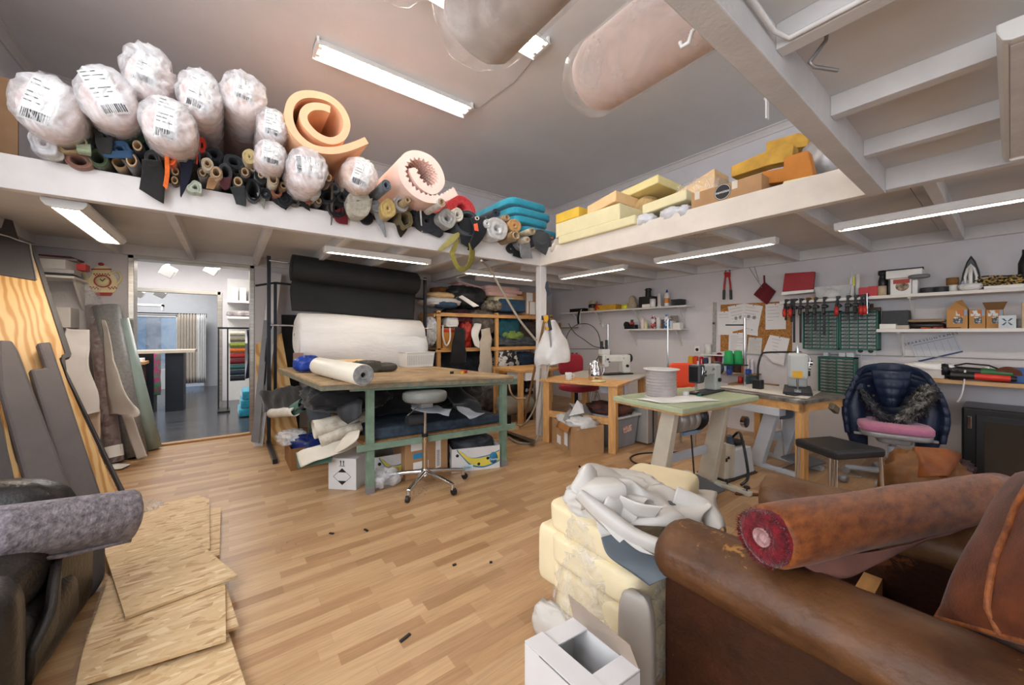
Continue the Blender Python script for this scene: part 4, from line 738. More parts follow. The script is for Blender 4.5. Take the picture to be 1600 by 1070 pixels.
felt=mat('grey_felt','989095',.95,col2='565056',scale=42,detail=8,bump=.9,bscale=70,sheen=.2,lo=.3,hi=.7)
a=PT(-30,842,1.36);b=PT(198,806,1.72)
t=thing('felt_roll','thick grey felt roll lying across the black leather armchair','felt roll',(a+b)/2-V(0,0,.11));L_=(b-a).length
part('felt',MB().lathe([(0,0),(.11,0)]+[(.113,L_*k/10)for k in range(11)]+[(.104,L_+.015),(.088,L_+.008),(.078,L_-.03),(.066,L_+.004),(.05,L_-.03),(.0,L_-.06)],40,a,b-a,wob=.14,seed=5),felt,t,True)
part('loose_end',cloth([a+V(.0,.06,-.06),(a+b)/2+V(0,.05,-.09),b+V(0,.02,-.09)],[a+V(.05,-.07,-.075),(a+b)/2+V(.05,-.07,-.09),b+V(.02,-.06,-.085)],n=14,amp=.015),felt,t,True,solid=.012)
one('plastic_scrap','scrap of clear plastic sticking out of the grey felt roll end','scrap',MB().blob(b+V(.045,.02,.02),(.06,.03,.02),.9,amp=.5,freq=3,ridge=True),filmg)
P=G(150,930,.17);one('seat_cushion','dark grey fabric cushion standing beside the armchair and the boards','cushion',MB().blob((-.60,2.50,.22),(.06,.26,.22),.35,rot=-.25,amp=.03,freq=2,seed=4),mat('dark_grey_weave','4e4d53',.9,var=.15,scale=40,bump=.2,bscale=150))
# roll rack behind the table
steelb=mat('black_steel','2a2b30',.4,.5,var=.1)
RY=4.98
zt=PY(421,400,RY).z
xl=PY(420,600,RY).x;xr=PY(664,600,RY).x
t=thing('roll_rack','tall black metal rack carrying the black and white material rolls','rack',((xl+xr)/2,RY,0))
for x,z in((xl,zt),(xr,PY(665,434,RY).z)):part('post',MB().box((x-.018,RY-.018,0),(x+.018,RY+.018,z)),steelb,t,True)
for x in(xl,xr):part('foot',MB().box((x-.02,RY-.72,.0),(x+.02,RY+.1,.045)),steelb,t,True,bevel=.004)
x2=PY(430,440,RY+.12).x;part('rear_post',MB().box((x2-.016,RY+.1,.5),(x2+.016,RY+.13,PY(430,440,RY).z)),steelb,t,True)
part('cross_bar',MB().tube([(xl-.12,RY+.1,PY(403,445,RY).z),(x2,RY+.1,PY(428,440,RY).z),(xr,RY+.02,PY(660,467,RY).z)],.012),steelb,t,True)
zb=PY(421,405,RY).z;zb2=PY(664,437,RY).z;part('roll_bar',MB().cyl((xl,RY-.04,zb-.02),(xr,RY-.04,zb2),.011),mat('chrome','d0d0d2',.12,1,var=0),t,True)
part('roll_bar',MB().cyl((xl,RY-.22,PY(425,508,RY-.2).z),(xr,RY-.22,PY(425,508,RY-.2).z-.02),.011),MATS['chrome'],t,True)
chrome=MATS['chrome']
nonw=mat('black_nonwoven','232325',.7,var=.15,scale=4,bump=.15,bscale=150)
a=PY(455,418,RY-.1);b=PY(652,444,RY-.1)
t=thing('material_roll','black nonwoven roll on the top bar of the rack with a hanging sheet','material roll',(a+b)/2-V(0,0,.15))
part('roll',MB().lathe([(.02,-.01),(.1,-.008),(.145,0),(.15,.01),(.15,(b-a).length-.03),(.12,(b-a).length),(.02,(b-a).length)],40,a,b-a),nonw,t,True)
part('hanging_sheet',cloth([a+V(.03,-.0,-.1),PY(454,450,RY-.02),PY(455,485,RY-.05)],[b+V(-.03,0,-.1),PY(647,470,RY-.02),PY(646,499,RY-.05)],n=18,m=30,amp=.02,freq=3,seed=6),nonw,t,True,solid=.003)
wad=mat('white_wadding_roll','dedcda',.9,var=.05,scale=3,bump=.4,bscale=14,stretch=(1,1,4))
a=PY(463,520,RY-.3);b=PY(655,527,RY-.3)
t=thing('material_roll','large white wadding roll on the lower bar of the rack','material roll',(a+b)/2-V(0,0,.26));L_=(b-a).length
part('roll',MB().lathe([(.02,-.02),(.07,.0),(.1,-.02),(.14,0),(.17,-.015),(.21,.0),(.235,.01),(.24,.03),(.245,L_/3),(.24,L_*.7),(.24,L_-.02),(.2,L_)],44,a+V(0,0,-.02),b-a,wob=.05,seed=2),wad,t,True)
part('hanging_sheet',cloth([a+V(-.0,-.23,.02),a+V(0,-.27,-.15),a+V(0,-.2,-.4)],[b+V(.0,-.23,.02),b+V(0,-.26,-.15),b+V(0,-.2,-.4)],n=16,m=20,amp=.01),wad,t,True,solid=.006)
one('white_plank','long white plank leaning on the wall behind the roll rack','plank',MB().hexa([PT(396,697,4.2),PT(410,700,4.2),PT(410,700,4.23),PT(396,697,4.23),PT(420,425,4.72),PT(440,428,4.74),PT(440,428,4.77),PT(420,425,4.75)]),mat('white_laminate','d8d6d6',.4,var=.04))
one('aluminium_ruler','long blue grey straightedge standing beside the left rack post','ruler',MB().hexa([PT(392,690,4.15),PT(404,692,4.13),PT(405,692,4.15),PT(393,690,4.17),PT(412,500,4.52),PT(420,500,4.5),PT(420,500,4.52),PT(412,500,4.54)]),mat('aluminium','a9aeb6',.35,.7,var=.08))
one('plywood_sheet','brown plywood sheet leaning behind the roll rack','plywood',MB().hexa([PT(404,694,4.27),PT(470,694,4.27),PT(470,694,4.29),PT(404,694,4.29),PT(399,538,4.6),PT(440,520,4.62),PT(440,520,4.64),PT(399,538,4.62)]),plym)
a=PY(440,545,WY-.06);one('dark_fibreboard','dark fibreboard standing against the wall left of the white roll','panel',MB().box((PY(439,540,WY).x,WY-.1,0),(PY(466,540,WY).x,WY-.04,PY(439,492,WY).z)),nonw)
one('air_hose','dark hose hanging along the left rack post','hose',MB().tube([catmull([PT(424,508,4.4),PT(418,530,4.38),PT(414,580,4.38),PT(411,640,4.38),PT(416,690,4.3)],i/20)for i in range(21)],.012),steelb)
# big cutting table
tw=mat('worn_table_top','b99d78',.6,col2='8a7254',scale=5,bump=.2,bscale=40,lo=.3,hi=.62)
tg_=mat('table_edge','6c6f66',.7,col2='8d8268',scale=18,bump=.4,bscale=60)
gp=mat('green_paint','7d9582',.5,col2='6a806f',scale=10,bump=.1)
FL,FRr,BR,BL=V(.52,2.98,.90),V(2.16,2.83,.858),V(2.0,4.25,.858),V(.43,4.78,.89)
t=thing('cutting_table','large worn cutting table with green painted steel legs and lower shelf','table',(1.3,3.6,0))
part('table_top',MB().hexa([p-V(0,0,.022)for p in(FL,FRr,BR,BL)]+[FL,FRr,BR,BL]),tw,t,True,bevel=.004)
part('top_edge',MB().hexa([p-V(0,0,.06)for p in(FL+V(.01,.01,0),FRr+V(-.01,.01,0),BR,BL)]+[p-V(0,0,.022)for p in(FL+V(.005,.005,0),FRr+V(-.005,.005,0),BR,BL)]),tg_,t,True)
l1=G(578,770);l2=G(786,727);l3=V(.72,4.6,0);l4=V(1.95,4.2,0)
for p,z in((l1,.84),(l2,.80),(l3,.83),(l4,.80)):
 part('leg',MB().box((p.x-.028,p.y-.028,.04),(p.x+.028,p.y+.028,z)),gp,t,True,bevel=.003);part('foot_cap',MB().box((p.x-.03,p.y-.03,0),(p.x+.03,p.y+.03,.055)),mat('grey_metal','9a9ca0',.4,.5,var=.05),t,True)
part('frame_rail',MB().obox(((l1+l2)/2+V(0,.0,.835-.02)),(1.5,.05,.05),Matrix.Rotation(-.105,3,'Z')@Matrix.Rotation(.03,3,'Y')),gp,t,True)
part('frame_rail',MB().hexa([(l1.x-.03,l1.y,.80),(l1.x+.03,l1.y,.80),(l3.x+.03,l3.y,.80),(l3.x-.03,l3.y,.80),(l1.x-.03,l1.y,.835),(l1.x+.03,l1.y,.835),(l3.x+.03,l3.y,.835),(l3.x-.03,l3.y,.835)]),gp,t,True)
sr=MB();sr.obox((l1+l2)/2+V(0,-.035,.37),(1.42,.02,.05),-.105);part('lower_rail',sr,gp,t,True)
SZ=.395
part('lower_shelf',MB().hexa([(l1.x-.03,l1.y+.0,SZ-.025),(l2.x,l2.y+.03,SZ-.025),(l4.x,l4.y,SZ-.025),(l3.x,l3.y,SZ-.025),(l1.x-.03,l1.y,SZ),(l2.x,l2.y+.03,SZ),(l4.x,l4.y,SZ),(l3.x,l3.y,SZ)]),mat('chipboard','b48a5c',.7,col2='8a6238',scale=60),t,True)
ZT=.885
def TT(px,py,dz=0):
 P=G(px,py,ZT)
 for _ in range(4):
  k=max(0,min(1,(P.x-.5)/1.6));P=G(px,py,.90-.042*k)
 return P+V(0,0,dz)
ivory=mat('ivory_vinyl','e6dfcf',.4,var=.03);lam=mat('rubber_layers','9a9a98',.6,col2='707070',scale=30)
a=TT(498,585);b=TT(568,603);d=(b-a).normalized();zc=V(0,0,.075)
t=thing('material_roll','ivory vinyl roll with grey layered end on the cutting table','material roll',(a+b)/2)
part('roll',MB().lathe([(0,0),(.074,0),(.075,.01),(.074,(b-a).length-.004),(.072,(b-a).length)],36,a+zc,d),ivory,t,True)
part('layered_end',MB().lathe([(.072,0)]+[(.07-.006*k,.003*(k%2))for k in range(9)]+[(.018,0),(.018,-.2)],36,a+zc+d*(b-a).length,d,smooth=False),lam,t,True)
P=V(PY(481,564,4.0).x,3.9,.895);one('bag_bundle','bright blue plastic bundle tied with red cord on the table','bundle',MB().blob(P+V(0,.1,.07),(.11,.10,.075),.8,amp=.2,freq=3,ridge=True,flat=-.06),mat('blue_plastic','2a4fb4',.35,var=.25,col2='18307a',scale=12))
for k in range(3):pass
P=V(PY(460,560,4.3).x,4.1,.89);one('milk_carton','small pink brown carton behind the blue bundle','carton',MB().box((P.x,P.y+.2,.89),(P.x+.08,P.y+.3,1.06)),mat('pinkish_card','9c7a70',.6))
P=V(PY(536,556,4.2).x,3.95,.89);one('foam_pad','pale tan foam pad lying behind the ivory roll','pad',MB().obox(P+V(.0,.25,.05),(.42,.22,.08),-.1),fpeach,bevel=.02)
for k,(x,y,lab)in enumerate([(575,572,'black crumpled tool belt behind the ivory roll'),(602,571,'oval dark grey leather piece beside the tool belt')]):
 P=V(PY(x,y,3.7).x,3.65,.88);one('leather_piece',lab,'leather',MB().blob(P+V(0,.12,.04),(.13 if k else .14,.10,.045 if k else .06),.7,amp=.12 if k else .35,freq=3,ridge=not k,seed=k),mat('dark_olive_leather','4a4740',.5,var=.2))
a=TT(622,573);b=TT(686,574)
t=thing('plastic_basket','white perforated plastic basket at the back of the cutting table','basket',((a.x+b.x)/2,a.y+.2,.865));x0,x1,y0=a.x+.06,b.x+.02,a.y-.1
bm=MB();z0=.865;h=.17
def bq(x,y,z,k):cx_,cy_=(x0+x1)/2,y0+.15;return V(cx_+(x-cx_)*k,cy_+(y-cy_)*k,z)
lo=[bq(x0,y0,z0,.9),bq(x1,y0,z0,.9),bq(x1,y0+.3,z0,.9),bq(x0,y0+.3,z0,.9)];hi=[bq(x0,y0,z0+h,1),bq(x1,y0,z0+h,1),bq(x1,y0+.3,z0+h,1),bq(x0,y0+.3,z0+h,1)]
bm.add(lo+hi,[(0,3,2,1),(0,1,5,4),(1,2,6,5),(2,3,7,6),(3,0,4,7)]);part('basket_body',bm,whitem,t,True,solid=.004)
hl=MB()
for i in range(16):
 for j in range(7):
  u=(i+.5)/16;v=.2+j*.09;p=lo[0].lerp(lo[1],u).lerp(hi[0].lerp(hi[1],u),v);hl.obox(p+V(0,-.002,0),(.008,.004,.006))
part('perforation',hl,mat('hole_grey','8f8e8c',.6),t,True)
rim=MB();rim.tube(hi+[hi[0]],.008,6);part('rim',rim,whitem,t,True)
P=TT(524,592);one('clip','small black metal clip on the table in front of the ivory roll','clip',MB().cyl(P+V(-.03,0,.012),P+V(.03,0,.012),.012,n=10).blob(P+V(.05,0,.012),(.025,.02,.012),.8),steelb)
P=TT(725,583);t=thing('staple_tool','small red and yellow tool lying on the cutting table','tool',P);part('body',MB().obox((0,0,.015),(.08,.03,.03),.4),mat('tool_red','b83a28',.4),t,bevel=.006);part('tip',MB().obox((-.035,-.03,.012),(.03,.03,.024),.4),mat('tool_yellow','d9a62c',.4),t,bevel=.005)
P=TT(706,584);one('small_block','tiny black block on the cutting table left of the red tool','block',MB().obox(P+V(0,0,.012),(.03,.02,.024)),blackm)
blk=mat('black_cloth','1b1b1e',.85,var=.25,scale=8,sheen=.2);chl=mat('charcoal_vinyl','34363a',.55,var=.2,scale=8);gy=mat('grey_leather','8c9096',.5,var=.1);nav=mat('navy_foam','27313d',.8,col2='3c4b5a',scale=14,bump=.3,bscale=80)
one('foam_mat','thick dark blue speckled mat lying on the lower shelf of the table','mat',MB().hexa([(l1.x+.02,l1.y+.03,SZ),(l2.x+.02,l2.y+.05,SZ),(l2.x-.05,3.9,SZ),(l1.x,3.9,SZ),(l1.x+.02,l1.y+.03,SZ+.10),(l2.x+.02,l2.y+.05,SZ+.08),(l2.x-.05,3.9,SZ+.08),(l1.x,3.9,SZ+.1)]),nav,bevel=.02)
one('black_cloth_heap','big heap of black cloth on the lower shelf of the cutting table','cloth',MB().blob((1.5,3.78,.64),(.75,.4,.17),.7,amp=.14,freq=2.2,ridge=True,seed=3,nu=60,nv=30),blk)
one('black_cloth_heap','black cloth heap bulging out under the left edge of the table','cloth',MB().blob((.86,3.62,.70),(.34,.38,.11),.7,amp=.14,freq=2.2,ridge=True,seed=8,nu=60,nv=30),blk)
one('black_cloth','black fabric sheet hanging out over the left end of the lower shelf','cloth',cloth([PT(404,613,4.3),PT(410,625,4.2),PT(412,645,4.2)],[PT(470,600,3.6),PT(480,630,3.5),PT(470,640,3.5)],n=14,m=18,amp=.03),blk,solid=.006)
one('vinyl_scrap','charcoal vinyl scrap draped from the black heap toward the front','scrap',cloth([PT(500,612,3.2),PT(520,640,3.05),PT(545,662,3.0)],[PT(560,615,3.2),PT(565,630,3.0),PT(565,645,2.98)],n=16,m=12,amp=.04,seed=4),chl,solid=.005)
one('leather_scrap','pale grey leather scrap folded on the dark blue mat behind the stool','scrap',cloth([PT(640,640,3.1),PT(665,645,3.05),PT(700,652,3.0)],[PT(650,630,3.3),PT(680,632,3.2),PT(706,642,3.1)],n=20,m=12,amp=.05,seed=5),gy,solid=.005)
one('leather_scrap','light grey leather flap at the right of the lower shelf','scrap',cloth([PT(708,636,3.3),PT(716,645,3.2),PT(735,652,3.15)],[PT(735,640,3.3),PT(745,645,3.25),PT(757,644,3.2)],n=14,m=10,amp=.03,seed=6),gy,solid=.005)
one('black_cloth','black cloth sloping down the right half of the lower shelf','cloth',cloth([PT(690,605,3.5),PT(700,625,3.4),PT(712,640,3.25)],[PT(720,605,3.7),PT(740,625,3.6),PT(758,645,3.3)],n=18,m=14,amp=.05,seed=7),blk,solid=.006)
one('vinyl_roll','short dark grey vinyl roll on the lower shelf behind the stool leg','roll',MB().cyl((1.17,2.99,.535),(1.32,2.99,.535),.045),chl)
def openroll(label,p0,p1,r,m,ang0,ang1,seed=0,grp='vinyl rolls under the left end of the table',inner=None):
 p0=Vector(p0);p1=Vector(p1);d=p1-p0;fm=frame(d)
 mb=MB().grid(lambda u,v:p0+d*v+fm@V(math.cos(ang0+(ang1-ang0)*u),math.sin(ang0+(ang1-ang0)*u),0)*(r*(1-.25*u)+.01*noise.noise(V(u*4,v*4,seed))),34,8)
 o=one('vinyl_sheet',label,'vinyl',mb,m,group=grp,solid=.005);return o
vw=mat('stained_vinyl','cfc6b6',.5,col2='9a8c78',scale=9,lo=.28,hi=.5);gv=mat('green_vinyl','53786c',.5,var=.1);wv=mat('cream_vinyl','d9d0c0',.45,var=.05)
openroll('stained cream vinyl roll sticking out between the black cloth and the green one',PT(490,672,3.05),PT(570,655,3.3),.085,vw,0,8,1)
openroll('long cream vinyl tube lying lowest under the left end of the table',PT(500,690,3.0),PT(565,665,3.15),.05,vw,0,9,2)
o=one('vinyl_sheet','cream vinyl sheet with a green underside poking out toward the floor','vinyl',cloth([PT(463,708,3.0),PT(500,695,3.0),PT(560,680,3.1)],[PT(470,728,2.9),PT(515,712,2.9),PT(565,695,3.1)],n=14,m=10,amp=.015),wv,group='vinyl rolls under the left end of the table',solid=.006)
one('vinyl_sheet','green vinyl sheet below the cream one under the table','vinyl',cloth([PT(462,706,3.03),PT(464,720,2.98),PT(466,731,2.95)],[PT(520,710,3.0),PT(518,716,2.98),PT(517,722,2.96)],n=8,m=14,amp=.01),gv,solid=.005,group='vinyl rolls under the left end of the table')
one('vinyl_sheet','wide cream flap folded back beside the white hazard box','vinyl',cloth([PT(515,712,2.95),PT(530,690,2.95),PT(545,675,3.0)],[PT(520,710,2.95),PT(555,690,2.9),PT(563,672,2.95)],n=12,m=8,amp=.01),wv,solid=.005,group='vinyl rolls under the left end of the table')
openroll('small white roll at the far left under the black fabric sheet',PT(424,646,4.0),PT(462,643,3.6),.05,mat('white_vinyl','dcd6ca',.4),0,9,3)
openroll('cream roll with a dark green lining beside the small white roll',PT(462,640,3.7),PT(476,632,3.6),.07,gv,0,9,4)
one('vinyl_sheet','slate blue vinyl bent over between the green lined roll and black cloth','vinyl',cloth([PT(478,626,3.5),PT(478,640,3.35),PT(487,665,3.3)],[PT(515,628,3.4),PT(516,640,3.2),PT(518,655,3.2)],n=14,m=10,amp=.01),mat('slate_vinyl','414a54',.5,var=.1),solid=.005,group='vinyl rolls under the left end of the table')
def open_box(name,label,x0,y0,x1,y1,h,m,rz=0,group=None,flaps=True):
 cx_,cy_=(x0+x1)/2,(y0+y1)/2
 t=thing(name,label,'box',(cx_,cy_,0),rz,group=group);a,b=(x1-x0)/2,(y1-y0)/2
 mb=MB();mb.add([(-a,-b,0),(a,-b,0),(a,b,0),(-a,b,0),(-a,-b,h),(a,-b,h),(a,b,h),(-a,b,h)],[(0,3,2,1),(0,1,5,4),(1,2,6,5),(2,3,7,6),(3,0,4,7)])
 part('carton',mb,m,t,solid=.005,offset=-1);return t
A=G(513,764);B=G(560,766);ang=math.atan2(B.y-A.y,B.x-A.x)
wc=mat('white_card','d9d7d6',.6,var=.03)
W=.235;t=thing('cardboard_box','white closed box with a black hazard diamond on the floor under the table','box',(A.x,A.y,0),ang)
part('carton',MB().box((0,0,0),(W,.33,.25)),wc,t,bevel=.003)
dm=MB();cx_,cz_=W/2,.105
fr_=lambda k:[(cx_,-.0012,cz_+k),(cx_+k*1.12,-.0012,cz_),(cx_,-.0012,cz_-k),(cx_-k*1.12,-.0012,cz_)]
o4,i4=fr_(.068),fr_(.064)
dm.add(o4+i4,[(0,1,5,4),(1,2,6,5),(2,3,7,6),(3,0,4,7)][::-1]);k=.034
dm.add([(cx_,-.0013,cz_+.066),(cx_+.036,-.0013,cz_+k),(cx_-.036,-.0013,cz_+k)],[(0,1,2)]);dm.add([(cx_,-.0013,cz_-.066),(cx_+.036,-.0013,cz_-k),(cx_-.036,-.0013,cz_-k)],[(0,2,1)])
part('hazard_diamond',dm,inkm,t)
ar=MB()
for x in(cx_-.012,cx_+.012):ar.box((x-.003,-.0012,.195),(x+.003,0,.225));ar.add([(x-.008,-.0013,.222),(x+.008,-.0013,.222),(x,-.0013,.238)],[(0,1,2)])
ar.box((cx_-.024,-.0012,.188),(cx_+.024,0,.192));part('up_arrows',ar,inkm,t)
Cq=G(706,739);D=G(781,730);ang=math.atan2(D.y-Cq.y,D.x-Cq.x);W=(D-Cq).length;dx=V(math.cos(ang),math.sin(ang),0);nx=V(math.sin(ang),-math.cos(ang),0)
def banana(label,A,ang,W,grp):
 t=open_box('banana_box',label,-W/2,-.25,W/2,.25,.21,wc,group=grp);dxx=V(math.cos(ang),math.sin(ang),0);nn=V(-math.sin(ang),math.cos(ang),0)
 t.location=A+dxx*W/2+nn*.25;t.rotation_euler=(0,0,ang);f=-.2515
 yl=mat('banana_yellow','dcca52',.6,var=.05);bb=mat('banana_blue','2a7aa4',.6,var=.05)
 def curve(y,pts,th,m,nm):
  c=[V(a_*W-W/2,y,b_)for a_,b_ in pts];cl=[catmull(c,i/24)for i in range(25)];mb=MB()
  vs=[]
  for i,p in enumerate(cl):
   tw_=th(i/24);vs+=[p+V(0,0,tw_),p-V(0,0,tw_)]
  mb.add(vs,[(2*i,2*i+1,2*i+3,2*i+2)for i in range(24)]);part(nm,mb,m,t)
 curve(f,[(.10,.2),(.22,.15),(.38,.085),(.6,.07),(.82,.085),(.99,.115)],lambda u:.008+.045*min(1,u*1.6),bb,'blue_swoosh')
 curve(f-.0006,[(.12,.2),(.24,.145),(.4,.088),(.62,.072),(.83,.088),(.985,.115)],lambda u:.005+.037*min(1,u*1.6),yl,'banana_print')
 c=V(.36*W,f-.001,.1);part('round_badge',MB().lathe([(0,.001),(.052,.001),(.052,0)],32,c,(0,-1,0),sx=.8,sy=1),bb,t)
 def ltext(nm,s,size,p,m):
  o=text(nm,s,size,WL[t.name]+V(*p),(1,0,0),(0,-1,0),m,t);return o
 ltext('badge_lettering','Chiquita',.024,(c.x,f-.003,.085),paperm);ltext('slogan_lettering','Just Smile!',.03,(-.24*W,f-.002,.035),bb)
 hol=MB()
 for x,z in((.05,.055),(.24,.1),(-.39,.15)):hol.cyl((x*W,f-.0005,z),(x*W,f-.002,z),.014,n=16)
 part('hand_hole',hol,inkm,t);part('slogan_frame',MB().box((-.41*W,f-.0006,.012),(-.07*W,f,.058)),mat('pale_print','cfe0e6',.6),t)
 l=-W/2-.0015;part('end_badge',MB().lathe([(0,.001),(.035,.001),(.035,0)],24,(l,-.16,.13),(-1,0,0),sx=.7),bb,t);part('end_hole',MB().cyl((l,.08,.14),(l-.001,.08,.14),.025,n=16),inkm,t)
 return t
bb_=banana('open white banana box with yellow banana print at the right table leg',Cq,ang,W,None)
one('cloth_scraps','grey cloth scraps filling the banana box at the right table leg','cloth',MB().blob(bb_.location+V(0,0,.2),(.19,.2,.07),.7,amp=.3,freq=3,ridge=True,seed=5,rot=ang),mat('scrap_grey','4e5258',.8,col2='2a2c30',scale=9))
bq2=banana('banana box half hidden behind the front left table leg',V(.98,3.22,0),-.1,.36,None)
one('plastic_bag','crumpled clear bag in front of the hidden banana box','bag',MB().blob((1.02,3.1,.07),(.12,.08,.07),.9,amp=.35,freq=3,ridge=True,flat=-.07),filmw)
a=G(614,745);b=G(682,735);t=thing('cardboard_box','brown box with white and blue labels under the table behind the stool','box',((a.x+b.x)/2,a.y+.12,0))
y0=3.10;x0=1.20;x1=1.60;part('carton',MB().box((x0,y0,0),(x1,y0+.3,.32)),cardm,t,True,bevel=.004)
for(xa,xb,za,zb_,m)in((.05,.17,.24,.31,paperm),(.07,.17,.17,.215,mat('blue_sticker','3a93c8',.5)),(.07,.21,.06,.14,paperm),(.28,.33,.05,.3,paperm)):part('sticker',MB().box((x0+xa,y0-.0012,za),(x0+xb,y0,zb_)),m,t,True)
part('bar_code',MB().add([(x0+.29+.00*k_,y0-.002,.07+.012*k_)if q==0 else(x0+.32,y0-.002,.07+.012*k_)if q==1 else(x0+.32,y0-.002,.075+.012*k_)if q==2 else(x0+.29,y0-.002,.075+.012*k_)for k_ in range(12)for q in range(4)],[(4*k_,4*k_+1,4*k_+2,4*k_+3)for k_ in range(12)]),inkm,t,True)
t=open_box('cardboard_box','open brown box with a blue bag inside at the foot of the rack',.45,3.95,.85,4.4,.2,mat('dark_cardboard','8a6038',.8,var=.1))
one('blue_bag','dark blue plastic bag in the open box at the foot of the rack','bag',MB().blob((.62,4.1,.2),(.13,.14,.07),.8,amp=.3,freq=3,ridge=True,seed=2),mat('dark_blue_plastic','1c2c6a',.35,var=.3))
one('bubble_wrap','clear plastic wrap spilling over the open box at the rack','plastic',MB().blob((.5,4.25,.24),(.12,.14,.06),.8,amp=.3,freq=3,ridge=True,seed=6),filmw)
# swivel stool
sp_=G(664,757);t=thing('swivel_stool','round grey swivel stool on a chrome star base with castors','stool',sp_)
stm=mat('stool_vinyl','7c7f7c',.45,var=.08,scale=6);zs=.775
part('seat',MB().lathe([(0,zs-.075),(.165,zs-.075),(.178,zs-.06),(.182,zs-.035),(.178,zs-.01),(.165,zs+.0),(.1,zs+.006),(0,zs+.008)],44),stm,t)
part('seat_plate',MB().box((-.05,-.05,zs-.13),(.05,.05,zs-.075)),mat('grey_metal','9a9ca0',.4),t,bevel=.004)
part('column',MB().cyl((0,0,.40),(0,0,zs-.1),.0145),chrome,t);part('outer_tube',MB().cyl((0,0,.1),(0,0,.42),.023),mat('satin_chrome','c6b49a',.25,1,var=0),t)
part('collar',MB().cyl((0,0,.40),(0,0,.43),.026),blackm,t);part('hub',MB().cyl((0,0,.085),(0,0,.135),.045,.03),chrome,t)
part('lever',MB().tube([(-.02,0,zs-.1),(-.1,-.03,zs-.13),(-.17,-.05,zs-.17)],.004),chrome,t)
base0=V(sp_.x,sp_.y,0)
for px,py in((640,782),(703,771),(612,757),(712,750)):
 q=G(px,py)-base0;d=q.normalized();q=d*.325
 part('leg',MB().tube([(d.x*.02,d.y*.02,.11),(q.x*.5,q.y*.5,.10),(q.x,q.y,.08)],[.022,.018,.016],10),chrome,t)
 cs=part('caster',MB().cyl((q.x,q.y,.04),(q.x,q.y,.085),.017,n=10),chrome,t);s=V(-d.y,d.x,0)*.011
 cs2=part('wheel',MB().cyl(V(q.x,q.y,.027)-s+d*.012,V(q.x,q.y,.027)+s+d*.012,.027,n=16),blackm,cs)
# helpers for heaped cloth traced at a distance
def heap(name,label,cat,pxl,pxr,pyt,pyb,Y,depth,m,amp=.3,e=.75,seed=0,freq=2.4,ridge=True,group=None,nu=40,nv=22):
 a=PY(pxl,(pyt+pyb)/2,Y);b=PY(pxr,(pyt+pyb)/2,Y);c=PY((pxl+pxr)/2,pyt,Y);d=PY((pxl+pxr)/2,pyb,Y)
 return one(name,label,cat,MB().blob(((a.x+b.x)/2,Y+depth/2,(c.z+d.z)/2),(abs(b.x-a.x)/2*1.1,depth/2,(c.z-d.z)/2*1.1),e,amp=amp,freq=freq,seed=seed+pxl,ridge=ridge,nu=nu,nv=nv),m,group=group)
def xheap(name,label,cat,pxl,pxr,pyt,pyb,X,depth,m,amp=.3,e=.75,seed=0,freq=2.4,ridge=True,group=None):
 c=PX((pxl+pxr)/2,pyt,X);d=PX((pxl+pxr)/2,pyb,X);a=PX(pxl,pyt,X);b=PX(pxr,pyt,X)
 return one(name,label,cat,MB().blob((X+depth/2,(a.y+b.y)/2,(c.z+d.z)/2),(depth/2,abs(b.y-a.y)/2*1.05,(c.z-d.z)/2*1.05),e,amp=amp,freq=freq,seed=seed+pxl,ridge=ridge,nu=36,nv=20),m,group=group)
def xbx(name,label,cat,pxl,pxr,pyt,pyb,X,depth,m,group=None,bevel=.003):
 return xblock(name,label,cat,pxl,pxr,pyt,pyb,X,depth,m,group=group,bevel=bevel)
# wooden storage shelves against the back wall
pine=mat('pine','d6a367',.5,var=.2,scale=4,stretch=(6,6,1))
pine2=mat('pine_flat','d3a065',.5,var=.2,scale=4,stretch=(1,6,6))
SYf=5.06;X0=PY(686,500,SYf).x;X1=PY(777,500,SYf).x;X2=4.75;ZT1=1.60
t=thing('storage_shelves','open pine storage shelves crammed with cloth against the back wall','shelves',((X0+X2)/2,5.4,0))
for x in(X0-.03,X1-.03,X2-.06):
 for y in(SYf,5.6):part('post',MB().box((x,y,0),(x+.06,y+.045,ZT1-.0)),pine,t,True,bevel=.003)
for z in(ZT1-.03,1.04,.45):
 part('shelf_board',MB().box((X0-.03,SYf+.0,z-.02),(X1-.03,5.64,z)),pine2,t,True);part('shelf_board',MB().box((X1+.03,SYf+.0,z-.02),(X2,5.64,z)),pine2,t,True)
 part('shelf_rail',MB().box((X0-.06,SYf-.02,z-.055),(X2,SYf,z-.02)),pine2,t,True)
for x in(X0-.06,X2):part('side_rail',MB().box((x-.02,SYf,ZT1-.1),(x,5.64,ZT1-.05)),pine2,t,True)
wcl=mat('white_fabric','dedad6',.85,var=.06);pnk=mat('pink_pad','eac4bb',.85,var=.05);tan=mat('tan_foam','dcb27c',.85,var=.08)
heap('folded_cloth','folded white padding at the left end on top of the pine shelves','cloth',668,722,464,477,5.1,.4,wcl,.12)
heap('folded_cloth','blue cloth corner below the white padding on top of the shelves','cloth',688,716,471,480,5.06,.3,mat('blue_grey','45607c',.8),.2)
heap('foam_pad','yellow orange pad on the white padding on top of the shelves','pad',674,712,456,465,5.15,.3,fpeach,.12)
heap('foam_pad','dark green and rust folded cloth behind the yellow pad on the shelves','cloth',684,730,449,458,5.35,.25,mat('olive_rust','6a5a3c',.85,col2='a05a2c',scale=12),.2)
heap('plastic_sack','shiny black plastic sack on top of the pine shelves','sack',708,762,447,478,5.2,.4,mat('black_sack','35363a',.25,var=.3,bump=.6,bscale=25),.16)
